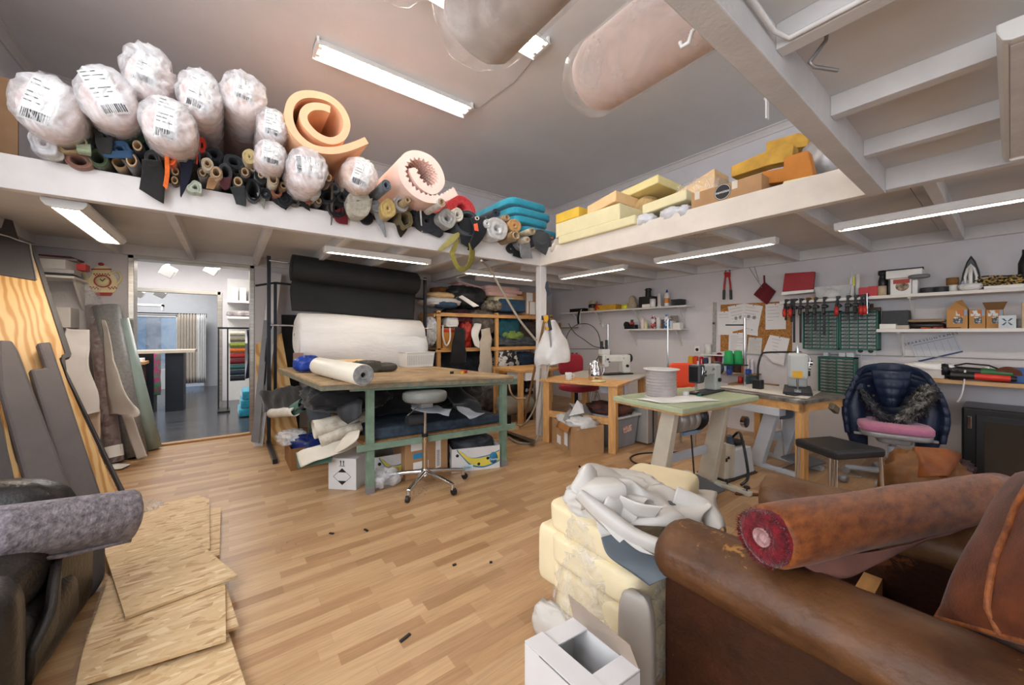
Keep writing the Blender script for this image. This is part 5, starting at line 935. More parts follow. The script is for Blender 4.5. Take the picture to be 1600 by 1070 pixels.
one('foam_strip','white foam strip leaning on the black sack','foam',MB().hexa([PT(716,464,5.5),PT(722,461,5.5),PT(722,461,5.6),PT(716,464,5.6),PT(740,480,5.5),PT(749,478,5.5),PT(749,478,5.6),PT(740,480,5.6)]),wcl,bevel=.01)
for k,(pts,lab)in enumerate([([(714,440),(716,438),(764,451),(763,455)],'upper pale pink slab tilted over the black sack'),([(716,445),(717,442),(764,455),(762,458)],'lower pale pink slab tilted over the black sack')]):
 one('foam_slab',lab,'foam',MB().prism([PY(a,b,5.3+.02*k)for a,b in pts],(0,.3,0)),pnk,group='pink foam slabs on the pine shelves',bevel=.006)
for k,(xl_,xr_,yt_,yb_,m,lab)in enumerate([(764,812,447,453,pnk,'topmost pink slab of the stack on the pine shelves'),(766,816,452,458,pnk,'second pink slab of the stack on the pine shelves'),(767,808,457,463,pnk,'third pink slab above the tan foam block'),(800,819,462,471,tan,'small tan foam block at the right of the pink slabs'),(777,808,464,472,fcream,'cream foam piece under the pink slabs')]):
 heap('foam_slab',lab,'foam',xl_,xr_,yt_,yb_,5.15,.4,m,.06,.3,group='pink foam slabs on the pine shelves')
for k,(xl_,xr_,yt_,yb_,lab)in enumerate([(783,840,475,487,'lower dark blue flat cushion on the pine shelves'),(783,830,468,476,'upper dark blue flat cushion on the pine shelves')]):
 heap('flat_cushion',lab,'cushion',xl_,xr_,yt_,yb_,5.12,.4,mat('denim_pad','3d5a78',.85,var=.15),.05,.25,group='dark blue cushions on the pine shelves')
heap('cloth_bundle','bundle of cream and grey cloth left of the dark blue cushions','cloth',764,786,470,484,5.1,.3,mat('bundle_mix','b8ab8c',.85,col2='4a5058',scale=16),.25)
a=PY(822,478,5.1);t=thing('cardboard_box','cardboard box with white papers on the shelves left of the pillar','box',a);b=PY(842,457,5.1)
part('carton',MB().box((a.x,5.1,ZT1-.03),(b.x+.1,5.4,b.z)),cardm,t,True,bevel=.004);part('paper',MB().box((a.x+.01,5.085,ZT1+.01),(a.x+.14,5.1,b.z-.02)),paperm,t,True)
a=PX(864,490,4.5);b=PX(886,465,4.5);t=thing('cardboard_box','cardboard box with a torn side on the shelf right of the pillar','box',(4.3,5.2,ZT1-.03))
part('carton',MB().box((4.2,5.08,ZT1-.03),(4.62,5.4,1.83)),mat('torn_card','a98358',.8,var=.15),t,True,bevel=.004);part('paper',MB().box((4.22,5.07,ZT1+.0),(4.34,5.08,1.82)),paperm,t,True)
BGm=mat('dark_rags','2c2c30',.9,col2='4a3a34',scale=7)
heap('rag_pile','dark pile of rags filling the upper left compartment of the pine shelves','rags',690,775,488,540,5.3,.3,BGm,.3)
heap('rag_pile','dark pile of rags filling the lower left compartment of the pine shelves','rags',690,775,550,590,5.25,.35,mat('grey_rags','3c4048',.9,col2='22242a',scale=6),.3)
heap('plastic_bag','clear plastic bag of white stuffing hanging at the left shelf post','bag',667,684,498,536,5.0,.15,filmw,.15)
a=PY(692,540,5.1);b=PY(712,513,5.1);t=thing('printed_carton','yellow carton with a red band in the upper left compartment','box',a)
part('carton',MB().box((a.x,5.1,1.04),(b.x,5.3,b.z)),mat('orange_card','d6923a',.6,var=.1),t,True);part('red_band',MB().box((a.x-.001,5.095,b.z-.06),(b.x+.001,5.101,b.z-.01)),mat('tool_red','b83a28',.4),t,True)
one('cloth_loop','white cloth strip looping down in front of the yellow carton','strip',MB().tube([catmull([PY(p,q,5.0)for p,q in[(692,508),(692,525),(697,540),(703,530),(703,512)]],i/24)for i in range(25)],.014,6),wcl)
heap('paper_stack','white folded papers on the yellow carton','paper',700,716,497,510,5.1,.2,paperm,.2,.4)
one('hanging_cloth','black cloth hanging down from the upper left compartment','cloth',cloth([PY(712,510,5.02),PY(706,540,4.98),PY(702,570,4.98)],[PY(725,512,5.02),PY(727,540,4.96),PY(729,566,4.98)],amp=.03),blk,solid=.008)
heap('red_fabric','glossy red and orange fabric folded beside the black hanging cloth','fabric',724,739,504,541,5.06,.25,mat('red_orange','c4402a',.4,col2='8a1f1c',scale=14),.25)
heap('fabric_bundle','dark maroon folded fabric at the top of the left compartment','fabric',715,742,488,506,5.1,.3,mat('maroon_cloth','4c1c26',.85,var=.2),.25)
heap('fabric_bundle','grey taupe crumpled fabric filling the compartment beside the middle post','fabric',742,774,488,520,5.08,.3,mat('taupe_cloth','756a62',.85,col2='3a3634',scale=9),.3)
one('hanging_cloth','long beige cloth hanging from the compartment down behind the table','cloth',cloth([PY(752,515,5.0),PY(750,545,4.96),PY(748,600,4.96)],[PY(766,512,5.0),PY(768,545,4.96),PY(770,600,4.98)],amp=.03,seed=4),mat('beige_cloth','b9ae9e',.85,var=.08),solid=.008)
one('hanging_cloth','white leather piece hanging beside the red fabric','cloth',cloth([PY(740,505,5.03),PY(736,525,4.98),PY(741,540,4.98)],[PY(752,507,5.03),PY(747,525,4.98),PY(752,545,4.98)],amp=.03,seed=6),wcl,solid=.006)
heap('fabric_bundle','teal green folded fabric in the right compartment of the pine shelves','fabric',781,814,498,528,5.1,.35,mat('teal_cloth','1f5560',.8,var=.25),.3)
heap('fabric_bundle','lime green fabric corner below the teal fabric','fabric',793,818,518,530,5.05,.2,mat('lime_cloth','7d9448',.8,var=.2),.35)
heap('fabric_bundle','black and grey folded leather left of the pillar in the right compartment','fabric',782,842,527,541,5.05,.3,mat('black_grey_leather','33363a',.6,col2='5a5e60',scale=14),.3)
heap('fabric_bundle','dark crumpled fabric behind the pillar in the right compartment','fabric',812,845,503,532,5.2,.3,BGm,.3)
heap('leather_scraps','black and white leather scraps on the lower right shelf','leather',783,812,550,578,5.0,.35,mat('bw_leather','c8c4be',.6,col2='1c1c1e',scale=10,lo=.48,hi=.52),.3)
heap('fabric_bundle','navy fabric on the lower right shelf beside the leather scraps','fabric',806,840,553,572,5.05,.3,mat('navy_cloth','1d2a40',.85,var=.2),.3)
heap('fabric_bundle','orange fabric edge at the foot of the middle shelf post','fabric',769,796,574,586,4.98,.25,mat('orange_cloth','c98a3a',.8,var=.2),.3)
heap('leather_scraps','white and black scraps hanging above the floor right of the cutting table','leather',796,822,574,588,4.95,.2,MATS['bw_leather'],.35)
heap('sewing_waste','grey cloth heaped on the floor below the pine shelves','cloth',742,785,600,640,4.9,.4,mat('waste_grey','6a6763',.85,col2='3c3c3e',scale=7),.3)
# air compressor, far desk
t=thing('air_compressor','grey air compressor with a black motor on its tank behind the pillar','compressor',(3.32,4.3,0))
part('tank',MB().lathe([(0,0),(.08,.01),(.135,.05),(.15,.1),(.15,.5),(.135,.55),(.08,.59),(0,.6)],28,(3.0,4.34,.24),(1,-.1,0)),mat('olive_grey_paint','8f8a7c',.35,var=.08),t,True)
part('motor',MB().lathe([(0,0),(.09,.01),(.11,.04),(.11,.26),(.08,.3),(0,.3)],20,(3.1,4.3,.5),(1,-.1,0)),blackm,t,True)
part('pump',MB().box((3.42,4.2,.38),(3.56,4.34,.62)),steelb,t,True,bevel=.01)
for k in range(3):part('gauge',MB().cyl((3.40+k*.06,4.16,.45),(3.40+k*.06,4.18,.45),.026),chrome,t,True)
for x in(3.1,3.5):part('foot',MB().box((x,4.2,0),(x+.05,4.46,.11)),steelb,t,True)
da,db=G(806,578,.75),G(906,575,.75)
t=thing('wooden_desk','pine work desk in the far corner behind the pillar','desk',(3.75,4.4,0))
part('desk_top',MB().box((3.2,4.05,.715),(4.35,4.75,.75)),pine2,t,True,bevel=.004);part('drawer',MB().box((3.3,4.06,.6),(3.72,4.5,.715)),whitem,t,True)
for x,y in((3.24,4.1),(4.3,4.1),(3.24,4.7),(4.3,4.7)):part('leg',MB().box((x-.03,y-.03,0),(x+.03,y+.03,.715)),pine,t,True)
P=V(4.05,4.3,.75);t=thing('overlock_machine','small grey overlock sewing machine on the far desk','sewing machine',P)
part('body',MB().box((-.12,-.08,0),(.12,.08,.14)),mat('machine_grey','a8aaa6',.4,var=.05),t,bevel=.02);part('thread_tree',MB().cyl((0,.06,.1),(0,.06,.42),.006,n=8).box((-.14,.05,.2),(.14,.07,.21)),steelb,t)
for k in range(3):part('thread_cone',MB().cyl((-.1+k*.1,.06,.21),(-.1+k*.1,.06,.31),.03,.018,n=14),blackm,t)
# on and around the pillar
bagm=mat('white_sack','e2e0de',.3,var=.06,bump=.5,bscale=30)
c0=PY(858,505,3.42);t=thing('plastic_sack','white translucent plastic sack hanging on the right side of the pillar','sack',PY(862,572,3.4))
part('sack',cloth([PT(858,500,4.45),PT(847,530,4.5),PT(835,560,4.5),PT(836,573,4.5)],[PT(866,505,4.5),PT(882,525,4.55),PT(888,550,4.5),PT(889,562,4.5)],n=24,m=20,amp=.03,sag=(-.06,-.10,0),seed=3),bagm,t,True,solid=.01)
P=PT(852,503,4.42);t=thing('nail_gun','yellow and black air nail gun hanging on the pillar','nail gun',P)
yel=mat('tool_yellow2','d9a122',.4,var=.05)
part('head',MB().hexa([PT(a,b,q)for q in(4.40,4.48)for a,b in((846,500),(850,500),(850,493),(846,493))]),blackm,t,True,bevel=.005)
part('body',MB().prism([PT(a,b,4.38)for a,b in[(849,493),(857,492),(858,497),(855,504),(851,503),(850,499)]],V(.03,.05,0)),yel,t,True,bevel=.006)
part('handle',MB().prism([PT(a,b,4.38)for a,b in[(856,492),(858.5,493),(863,515),(858,517),(856.5,502)]],V(.025,.04,0)),blackm,t,True,bevel=.005)
part('magazine',MB().prism([PT(a,b,4.385)for a,b in[(852,510),(860,512),(862,516),(853,515)]],V(.03,.05,0)),yel,t,True,bevel=.005)
def hose(name,label,pts,r,m,cat='hose'):return one(name,label,cat,MB().tube([catmull([Vector(p)for p in pts],i/40)for i in range(41)],r),m)
hm_=mat('hose_beige','a89c8a',.5,var=.1);hg=mat('hose_grey','a6a39c',.4,var=.1)
hose('air_hose','pale air hose running from the loft beam down behind the pillar',[PY(752,407,3.4),PT(765,420,4.4),PT(785,455,4.45),PT(812,500,4.5),PT(838,532,4.5)],.014,hm_)
one('wooden_stick','long brown wooden stick leaning against the pillar','stick',MB().cyl(PT(851,498,4.42),G(819,658),.016,n=10),mat('stick_wood','9a7654',.5,var=.2))
hose('air_hose','grey air hose hanging along the pillar from the nail gun',[PT(858,517,4.38),PT(861,545,4.4),PT(857,575,4.4),PT(850,610,4.42),PT(843,660,4.4),G(838,688,.02),G(812,692,.015),G(795,683,.015)],.011,hg)
hose('air_hose','beige air hose sagging from the sack to the floor left of the pillar',[PT(845,575,4.5),PT(842,610,4.55),PT(834,640,4.6),PT(820,662,4.6),G(812,665,.015),G(800,660,.015)],.010,hm_)
hose('air_hose','tan hose curling beside the right table leg and the compressor',[PT(795,598,4.9),PT(798,612,4.85),PT(806,622,4.9),PT(822,622,4.9)],.012,mat('tan_hose','b59068',.5))
P=PT(856,450,4.35);one('hand_tool','dark blue hand tool hanging high on the pillar','tool',MB().prism([PT(a,b,4.36)for a,b in[(853,441),(856,438),(858,448),(861,458),(857,462),(852,449)]],V(.02,.03,0)),mat('dark_blue_tool','262c3c',.4),bevel=.005)
one('floor_bar','dark wooden bar lying on the floor left of the pillar','bar',MB().hexa([G(785,673,.0),G(788,671,.0),G(836,687,0),G(832,692,0),G(785,673,.045),G(788,671,.045),G(836,687,.045),G(832,692,.045)]),mat('dark_bar','4a3b30',.6,var=.2))
# cardboard box of scraps, tub, case, red chair
A,B_,D=V(2.793,2.705,0),V(3.131,2.58,0),V(2.887,3.197,0)
rz=math.atan2(B_.y-A.y,B_.x-A.x);W=.38;Dp=.50;ctr=A+rotz(rz)@V(W/2,Dp/2,0)
t=open_box('cardboard_box','open brown cardboard box full of leather scraps beside the pine workbench',ctr.x-W/2,ctr.y-Dp/2,ctr.x+W/2,ctr.y+Dp/2,.30,cardm,rz)
part('flap',MB().sheet([(-W/2,-.15,.30),(-W/2-.03,-.15,.31),(-W/2-.06,-.15,.25)],(0,.28,0),n=10,m=4),mat('kraft_flap','a9713f',.8),t,solid=.004)
part('shipping_label',MB().box((-W/2-.0015,-.17,.08),(-W/2,-.09,.24)),paperm,t);part('shipping_label',MB().box((-W/2-.0015,.0,.05),(-W/2,.1,.14)),paperm,t)
part('tape',MB().box((-W/2-.002,-.21,.05),(-W/2,-.18,.30)),mat('grey_tape','77726c',.4),t)
one('cloth_scraps','white and teal cloth scraps lining the open cardboard box','scraps',MB().blob(ctr+V(0,0,.30),(.17,.22,.06),.7,rot=rz,amp=.35,freq=3,ridge=True,seed=2),mat('scrap_white','d9d7d4',.7,col2='5f8286',scale=10,lo=.3,hi=.42))
gl2=mat('grey_leather_stiff','8f8d8b',.5,var=.06)
one('leather_scrap','stiff grey leather sheets standing in the open cardboard box','leather',cloth([ctr+V(-.06,.05,.50),ctr+V(-.04,-.02,.40),ctr+V(-.1,-.1,.32)],[ctr+V(.12,-.02,.46),ctr+V(.16,-.06,.38),ctr+V(.14,-.12,.33)],amp=.02),gl2,solid=.005)
one('leather_scrap','white pointed leather sheet behind the grey ones in the open box','leather',MB().prism([PT(889,650,4.0),PT(902,625,4.05),PT(910,632,4.05),PT(913,645,4.0)],(.01,.01,0)),mat('white_leather','d8d6d4',.5))
one('leather_scrap','grey bent leather piece hanging out over the left of the open box','leather',cloth([PT(880,655,4.0),PT(885,645,4.05),PT(892,638,4.1)],[PT(884,660,3.95),PT(890,655,4.0),PT(898,650,4.05)],amp=.01),gl2,solid=.005)
t=thing('storage_tub','grey translucent plastic storage tub with a lid behind the workbench leg','tub',(3.5,2.75,0));tubm=mat('tub_plastic','8e9298',.3,var=.1,trans=.0)
def taper(x0,y0,x1,y1,z0,z1,k):
 cx_,cy_=(x0+x1)/2,(y0+y1)/2;q=[((x0-cx_)*s+cx_,(y0-cy_)*s+cy_,z)if i==0 else((x1-cx_)*s+cx_,(y0-cy_)*s+cy_,z)if i==1 else((x1-cx_)*s+cx_,(y1-cy_)*s+cy_,z)if i==2 else((x0-cx_)*s+cx_,(y1-cy_)*s+cy_,z)for s,z in((k,z0),(1,z1))for i in range(4)]
 return MB().hexa(q)
part('tub_body',taper(3.3,2.54,3.72,3.05,0,.33,.88),tubm,t,True,bevel=.01);part('rim',MB().box((3.28,2.52,.33),(3.74,3.07,.355)),mat('tub_rim','c2c6c6',.4),t,True,bevel=.006)
part('sticker',MB().prism([PY(974,668,2.545),PY(987,663,2.545),PY(987,672,2.545),PY(974,677,2.545)],(0,.002,0)),mat('red_sticker','c25036',.5,col2='e8e4e0',scale=40),t,True)
one('rag_pile','dark rags and brown scraps lying on the storage tub','rags',MB().blob((3.5,2.78,.40),(.2,.22,.06),.8,amp=.35,freq=3,ridge=True,seed=4),mat('rag_dark','2a282a',.8,col2='6a3a2c',scale=8))
t=thing('flight_case','silver aluminium case standing upright beside the storage tub','case',(3.82,2.55,0));alu=mat('alu_case','b4b2ac',.4,.3,var=.08)
part('case_body',MB().box((3.74,2.44,.02),(3.94,2.9,.47)),alu,t,True,bevel=.008)
for z in(.06,.42):part('corner_knob',MB().cyl((3.9,2.43,z),(3.9,2.40,z),.025),blackm,t,True)
part('edge_band',MB().box((3.835,2.435,.02),(3.85,2.44,.47)),steelb,t,True)
rm=mat('red_upholstery','9c2234',.85,var=.12,scale=40,sheen=.3)
t=thing('office_chair','red upholstered office chair behind the pine workbench','chair',(3.95,3.72,0))
part('seat',MB().blob((0,-.05,.50),(.25,.23,.05),.5),rm,t);part('backrest',MB().blob((.1,.2,.80),(.2,.045,.16),.55,rot=-.3),rm,t)
part('back_bar',MB().tube([(.02,.1,.45),(.07,.24,.5),(.08,.24,.75)],.018),blackm,t);part('column',MB().cyl((0,0,.1),(0,0,.46),.025),blackm,t)
for k in range(5):
 a_=k*2*PI/5;part('leg',MB().tube([(0,0,.11),(.27*math.cos(a_),.27*math.sin(a_),.07)],[.025,.016],8),blackm,t);part('wheel',MB().cyl((.27*math.cos(a_)-.02,.27*math.sin(a_),.03),(.27*math.cos(a_)+.02,.27*math.sin(a_),.03),.03,n=12),blackm,t)
hose('cable_coil','grey coiled cable hanging off the red chair seat',[V(4.1,3.5,.5)+V(.07*math.cos(a_*.6),.05*math.sin(a_*.4),-.14+.13*math.cos(a_*.9))for a_ in range(30)],.006,hg,'cable')
# sewing machines and stations
mgrey=mat('machine_enamel','b3b6b4',.35,var=.04,coat=.2);mwhite=mat('machine_white','d4d4ce',.35,var=.04,coat=.2);mdark=mat('machine_dark','3a3c3c',.35,var=.1)
def machine(label,loc,rz,m,s=1.0,head=None,plate=None,logo='',wheel_r=.055,logo_side=-1):
 t=thing('sewing_machine',label,'sewing machine',loc,rz);head=head or m;t.scale=(s,s,s)
 part('bed',MB().box((-.26,-.09,0),(.26,.09,.018)),steelb,t,bevel=.004)
 part('column',MB().prism([(.10,-.065,.018),(.23,-.065,.018),(.23,-.065,.30),(.06,-.065,.30),(.08,-.065,.19)],(0,.13,0)),m,t,bevel=.018)
 part('arm',MB().box((-.2,-.06,.19),(.12,.06,.30)),m,t,bevel=.022)
 h=part('head',MB().prism([(-.27,-.062,.12),(-.17,-.062,.12),(-.15,-.062,.18),(-.15,-.062,.31),(-.27,-.062,.31)],(0,.124,0)),head,t,bevel=.016)
 part('face_plate',MB().box((-.274,-.045,.14),(-.268,.045,.29)),plate or chrome,h,bevel=.004)
 part('needle_bar',MB().cyl((-.21,0,.05),(-.21,0,.13),.008,n=10),chrome,t);part('needle',MB().cyl((-.21,0,.02),(-.21,0,.06),.0025,n=6),chrome,t)
 part('presser_foot',MB().cyl((-.235,0,.03),(-.235,0,.13),.006,n=8).box((-.25,-.02,.02),(-.19,.02,.032)),chrome,t)
 part('hand_wheel',MB().lathe([(0,0),(wheel_r,0),(wheel_r+.006,.01),(wheel_r+.006,.03),(wheel_r-.01,.035),(.02,.045),(0,.045)],28,(.235,0,.245),(1,0,0)),blackm,t)
 part('thread_guide',MB().cyl((-.1,0,.30),(-.1,0,.36),.004,n=6).cyl((-.18,0,.31),(-.18,0,.345),.012,n=10),chrome,t);part('tension_dial',MB().cyl((-.2,logo_side*.06,.24),(-.2,logo_side*.09,.24),.018,n=14).cyl((-.17,logo_side*.06,.2),(-.17,logo_side*.08,.2),.012,n=12),chrome,t)
 part('take_up_lever',MB().tube([(-.23,logo_side*.064,.2),(-.23,logo_side*.075,.27),(-.225,logo_side*.064,.29)],.004,6),chrome,t)
 part('stitch_knob',MB().cyl((.16,logo_side*.065,.13),(.16,logo_side*.085,.13),.022,n=16),blackm,t)
 if logo:
  o=text('logo_lettering',logo,.036,WL[t.name]+V(.05 if len(logo)>2 else .1,logo_side*.0605 if len(logo)>2 else logo_side*.066,.25),(1,0,0)if logo_side<0 else(-1,0,0),(0,logo_side,0),inkm,t)
 return t
gtop=mat('pale_green_top','b4bf9c',.45,col2='a8b294',scale=6);legp=mat('cream_leg_paint','cfc9b8',.45,var=.08,scale=8);legw=mat('pale_blue_white','c8ced6',.45,var=.05)
rz1=-.09
t1=thing('sewing_table','sewing table with a pale green top on cream slanted steel legs','table',(2.92,1.53,0),rz1)
part('table_top',MB().box((-.53,-.29,.722),(.47,.31,.762)),gtop,t1,bevel=.008)
part('top_underside',MB().box((-.52,-.28,.712),(.46,.30,.722)),pine2,t1)
for x in(-.36,.32):
 lg=part('leg',MB().hexa([(x-.035,-.02,.03),(x+.035,-.02,.03),(x+.035,.12,.03),(x-.035,.12,.03),(x-.03,-.14,.712),(x+.03,-.14,.712),(x+.03,-.03,.712),(x-.03,-.03,.712)]),legp,t1,bevel=.006)
 part('foot_bar',MB().box((x-.03,-.30,0),(x+.03,.26,.035)),legp,t1,bevel=.006)
 for y in(-.27,-.12):part('knob',MB().cyl((x,y,.035),(x,y,.055),.006,n=8).lathe([(0,0),(.024,0),(.02,.014),(0,.016)],12,(x,y,.055)),blackm,t1)
part('cross_bar',MB().box((-.36,.03,.25),(.32,.05,.32)),legw,t1,bevel=.004);part('base_bar',MB().box((-.36,-.1,.0),(.32,-.04,.03)),legw,t1)
mt=part('motor',MB().lathe([(0,0),(.085,0),(.095,.02),(.095,.08),(.09,.085),(.095,.09),(.095,.16),(.09,.165),(.095,.17),(.095,.22),(.08,.25),(0,.25)],28,(-.22,.0,.59),(1,0,0)),mat('motor_silver','a9a6a2',.35,.4,var=.05),t1)
part('motor_pulley',MB().lathe([(0,0),(.1,0),(.11,.03),(.1,.07),(0,.08)],28,(.03,.0,.59),(1,0,0)),blackm,mt)
part('motor_bracket',MB().box((-.12,-.03,.465),(.1,.0,.49)),mat('bracket_blue','8aa6c0',.5),t1)
part('treadle_rod',MB().cyl((-.06,-.05,.47),(-.06,-.08,.1),.006,n=8),steelb,t1)
part('treadle',MB().obox((-.05,-.09,.08),(.36,.24,.012),Matrix.Rotation(.2,3,'X')),mat('treadle_steel','6a6e74',.5,.3,var=.1),t1)
part('bobbin_winder',MB().cyl((.40,-.2,.55),(.40,-.23,.55),.045,n=20),chrome,t1)
part('switch_box',MB().box((.34,-.1,.63),(.56,.1,.712)),legw,t1,bevel=.004)
ZT1_=.762
TL1=lambda x,y:V(2.92,1.53,ZT1_)+rotz(rz1)@V(x,y,0)
machine('grey industrial sewing machine with a black face on the pale green table',TL1(.27,.03),rz1+.12,mgrey,.78,plate=mat('black_face','17181a',.3),head=mdark,logo='JUKI',wheel_r=.075)
P=TL1(-.22,.10);t=thing('cord_spool','large spool of grey piping cord on the pale green table','spool',P)
cm2=mat('grey_cord','b3a9a6',.8,var=.12,scale=6)
part('flange',MB().cyl((0,0,0),(0,0,.006),.12,n=32),whitem,t);part('flange',MB().cyl((0,0,.212),(0,0,.218),.135,n=32),whitem,t)
part('wound_cord',MB().lathe([(.0,.006)]+[(.108+.006*(k%2)+.003*math.sin(k*1.7),.008+k*.204/34)for k in range(35)]+[(0,.212)],32,wob=.05),cm2,t)
one('paper_sheet','white paper sheets lying at the front left of the green table','paper',cloth([TL1(-.5,-.1)+V(0,0,.006),TL1(-.5,.1)+V(0,0,.01)],[TL1(-.02,-.27)+V(0,0,.004),TL1(-.05,-.06)+V(0,0,.012)],n=8,m=12,amp=.008),paperm,solid=.001)
t=thing('thread_stand','metal thread stand pole with a wire hook behind the black faced machine','thread stand',TL1(.1,.27))
part('pole',MB().cyl((0,0,0),(0,0,.62),.007,n=8),chrome,t);part('wire_arm',MB().tube([(-.03,0,.6),(0,0,.62),(.06,-.02,.62),(.07,-.02,.60)],.004,6),chrome,t)
one('small_tray','small cream block on the green table right of the spool','block',MB().obox(TL1(-.05,.0)+V(0,0,.02),(.05,.04,.04),.3),whitem,bevel=.006)
one('screwdriver','green handled screwdriver lying near the spool on the green table','tool',MB().cyl(TL1(-.02,-.08)+V(0,0,.012),TL1(.06,-.05)+V(0,0,.012),.011,n=10).cyl(TL1(.06,-.05)+V(0,0,.012),TL1(.15,-.02)+V(0,0,.012),.004,n=6),mat('green_handle','1f6a50',.4))
hose('power_cable','black cable looping over the floor under the green table',[G(1050,722,.008),G(1000,725,.008),G(985,715,.008),G(1005,708,.008),G(1060,706,.008),G(1098,700,.008)],.008,blackm,'cable')
hose('power_cable','short black cable end on the open floor beside the brown box',[G(905,728,.03),G(908,731,.01),G(915,735,.008),G(930,739,.008),G(960,742,.008)],.009,blackm,'cable')
q=PT(1066,586,3.95);t=thing('plastic_chair','bright orange plastic chair standing behind the spool of cord','chair',(q.x,q.y,0));om=mat('orange_plastic','e0481e',.45,var=.05)
part('backrest',MB().blob((0,0,q.z),(.14,.025,.13),.3,rot=-.6),om,t,bevel=0);part('seat',MB().blob((.12,.16,.46),(.2,.2,.025),.4,rot=-.6),om,t)
for a_ in(0,1,2,3):
 p=rotz(-.6)@V((-.16,.16,.16,-.16)[a_],(-.14,-.14,.16,.16)[a_],0)+V(.12,.16,0);part('leg',MB().cyl(p,p+V(0,0,.45),.012,n=8),chrome,t)
for a_ in(-.1,.1):p=rotz(-.6)@V(a_,.01,0);part('back_post',MB().cyl(p+V(.02,.04,.45),p+V(0,0,q.z-.1),.011,n=8),chrome,t)
t2=thing('sewing_table','pine sewing table with a white board top and dark edge near the fur jacket','table',(4.22,1.36,0),-.2)
NZ=.70
part('table_top',MB().box((-.36,-.42,NZ-.03),(.36,.42,NZ)),mat('dark_worn_top','4c4643',.35,col2='8f8a82',scale=9),t2,bevel=.004)
part('white_board',MB().add([(-.25,-.38,NZ+.004),(.36,-.2,NZ+.004),(.36,.42,NZ+.004),(-.25,.42,NZ+.004),(-.25,-.38,NZ),(.36,-.2,NZ),(.36,.42,NZ),(-.25,.42,NZ)],[(0,1,2,3),(0,4,5,1),(1,5,6,2)]),mat('white_board','d6d0c8',.5,var=.05),t2)
part('apron',MB().box((-.34,-.40,NZ-.10),(-.31,.38,NZ-.03)).box((-.34,-.40,NZ-.10),(.33,-.37,NZ-.03)),pine2,t2);part('metal_apron',MB().box((-.35,-.22,NZ-.17),(-.25,.36,NZ-.10)),legw,t2,bevel=.004)
for x,y in((-.29,-.38),(-.29,.34),(.32,.34)):part('wooden_leg',MB().box((x-.035,y-.02,0),(x+.035,y+.05,NZ-.03)),pine,t2,bevel=.004)
for x in(-.2,.18):
 part('steel_leg',MB().hexa([(x-.035,.0,.03),(x+.035,.0,.03),(x+.035,.12,.03),(x-.035,.12,.03),(x-.03,-.16,NZ-.1),(x+.03,-.16,NZ-.1),(x+.03,-.04,NZ-.1),(x-.03,-.04,NZ-.1)]),legw,t2,bevel=.006)
 part('foot_bar',MB().box((x-.03,-.3,0),(x+.03,.3,.035)),legw,t2,bevel=.006)
part('cross_bar',MB().box((-.2,.02,.22),(.18,.045,.29)),legw,t2);
part('motor',MB().blob((-.02,-.02,.53),(.1,.11,.08),.4),mat('motor_blue_grey','5b6874',.35,var=.08),t2)
part('treadle',MB().obox((.02,-.22,.10),(.3,.22,.02),Matrix.Rotation(.15,3,'X')),mat('treadle_steel','6a6e74',.5),t2,bevel=.004);part('treadle_rod',MB().cyl((-.06,-.1,.12),(-.03,-.06,.46),.006,n=8),chrome,t2)
part('knee_lever',MB().obox((.10,-.42,NZ-.1),(.11,.04,.06),Matrix.Rotation(.5,3,'Y')),mat('knee_pad','6b6350',.6),t2,bevel=.008)
TL2=lambda x,y,z=0:V(4.22,1.36,NZ+z)+rotz(-.2)@V(x,y,0)
machine('grey sewing machine with a yellow warning label next to the gooseneck lamp',TL2(.16,-.10,.006),.28,mgrey,1.2,plate=mgrey,logo='OK',wheel_r=.06)
mc=[o for o in bpy.data.objects if o.get('label','').startswith('grey sewing machine with a yellow')][0]
part('warning_label',MB().box((-.2755,-.03,.13),(-.2745,.03,.18)),mat('warning_yellow','d8a420',.5),mc)
P=TL2(-.02,.16,.004);t=thing('gooseneck_lamp','black gooseneck lamp bent over the machine with the yellow label','lamp',P)
part('base',MB().box((-.04,-.04,0),(.04,.04,.09)),blackm,t,bevel=.006);H_=PT(1246,565,(P-O0).dot(V(CC,SS,0)))-P
part('neck',MB().tube([catmull([V(0,0,.09),V(.0,0,.22),V(.05,-.01,.33),V(.13,-.03,.36),V(H_.x-.02,H_.y,H_.z+.09),V(H_.x,H_.y,H_.z+.03)],i/30)for i in range(31)],.010),blackm,t)
part('lamp_head',MB().lathe([(0,.05),(.02,.048),(.045,.02),(.05,-.02),(.045,-.03),(0,-.03)],20,H_,(-.3,-.1,1)),mat('lamp_grey','4a4c50',.3,.3),t)
one('dark_mat','thin dark plate lying on the white board in front of the machine','plate',MB().obox(TL2(-.10,-.22,.01),(.2,.08,.008),-.1),steelb)
t=thing('thread_stand','tall silver thread stand carrying two green cones by the gooseneck lamp','thread stand',TL2(.08,.36))
part('pole',MB().cyl((0,0,0),(0,0,.72),.012,n=10),chrome,t);part('top_arm',MB().obox((-.08,.06,.647),(.2,.012,.015),-.65),blackm,t);part('cone_tray',MB().obox((-.1,.075,.225),(.26,.11,.012),-.65),blackm,t)
for k,lab in enumerate(('green thread cone left on the thread stand tray','green thread cone nearest the silver stand pole')):
 q=WL[t.name]+V(.8,-.6,0)*(-.17+k*.1)+V(0,0,.232);one('thread_cone',lab,'thread cone',MB().lathe([(0,0),(.045,0),(.048,.01),(.036,.14),(.02,.145),(0,.145)],18,q),mat('green_thread','1f8a4c',.8,var=.1),group='green thread cones')
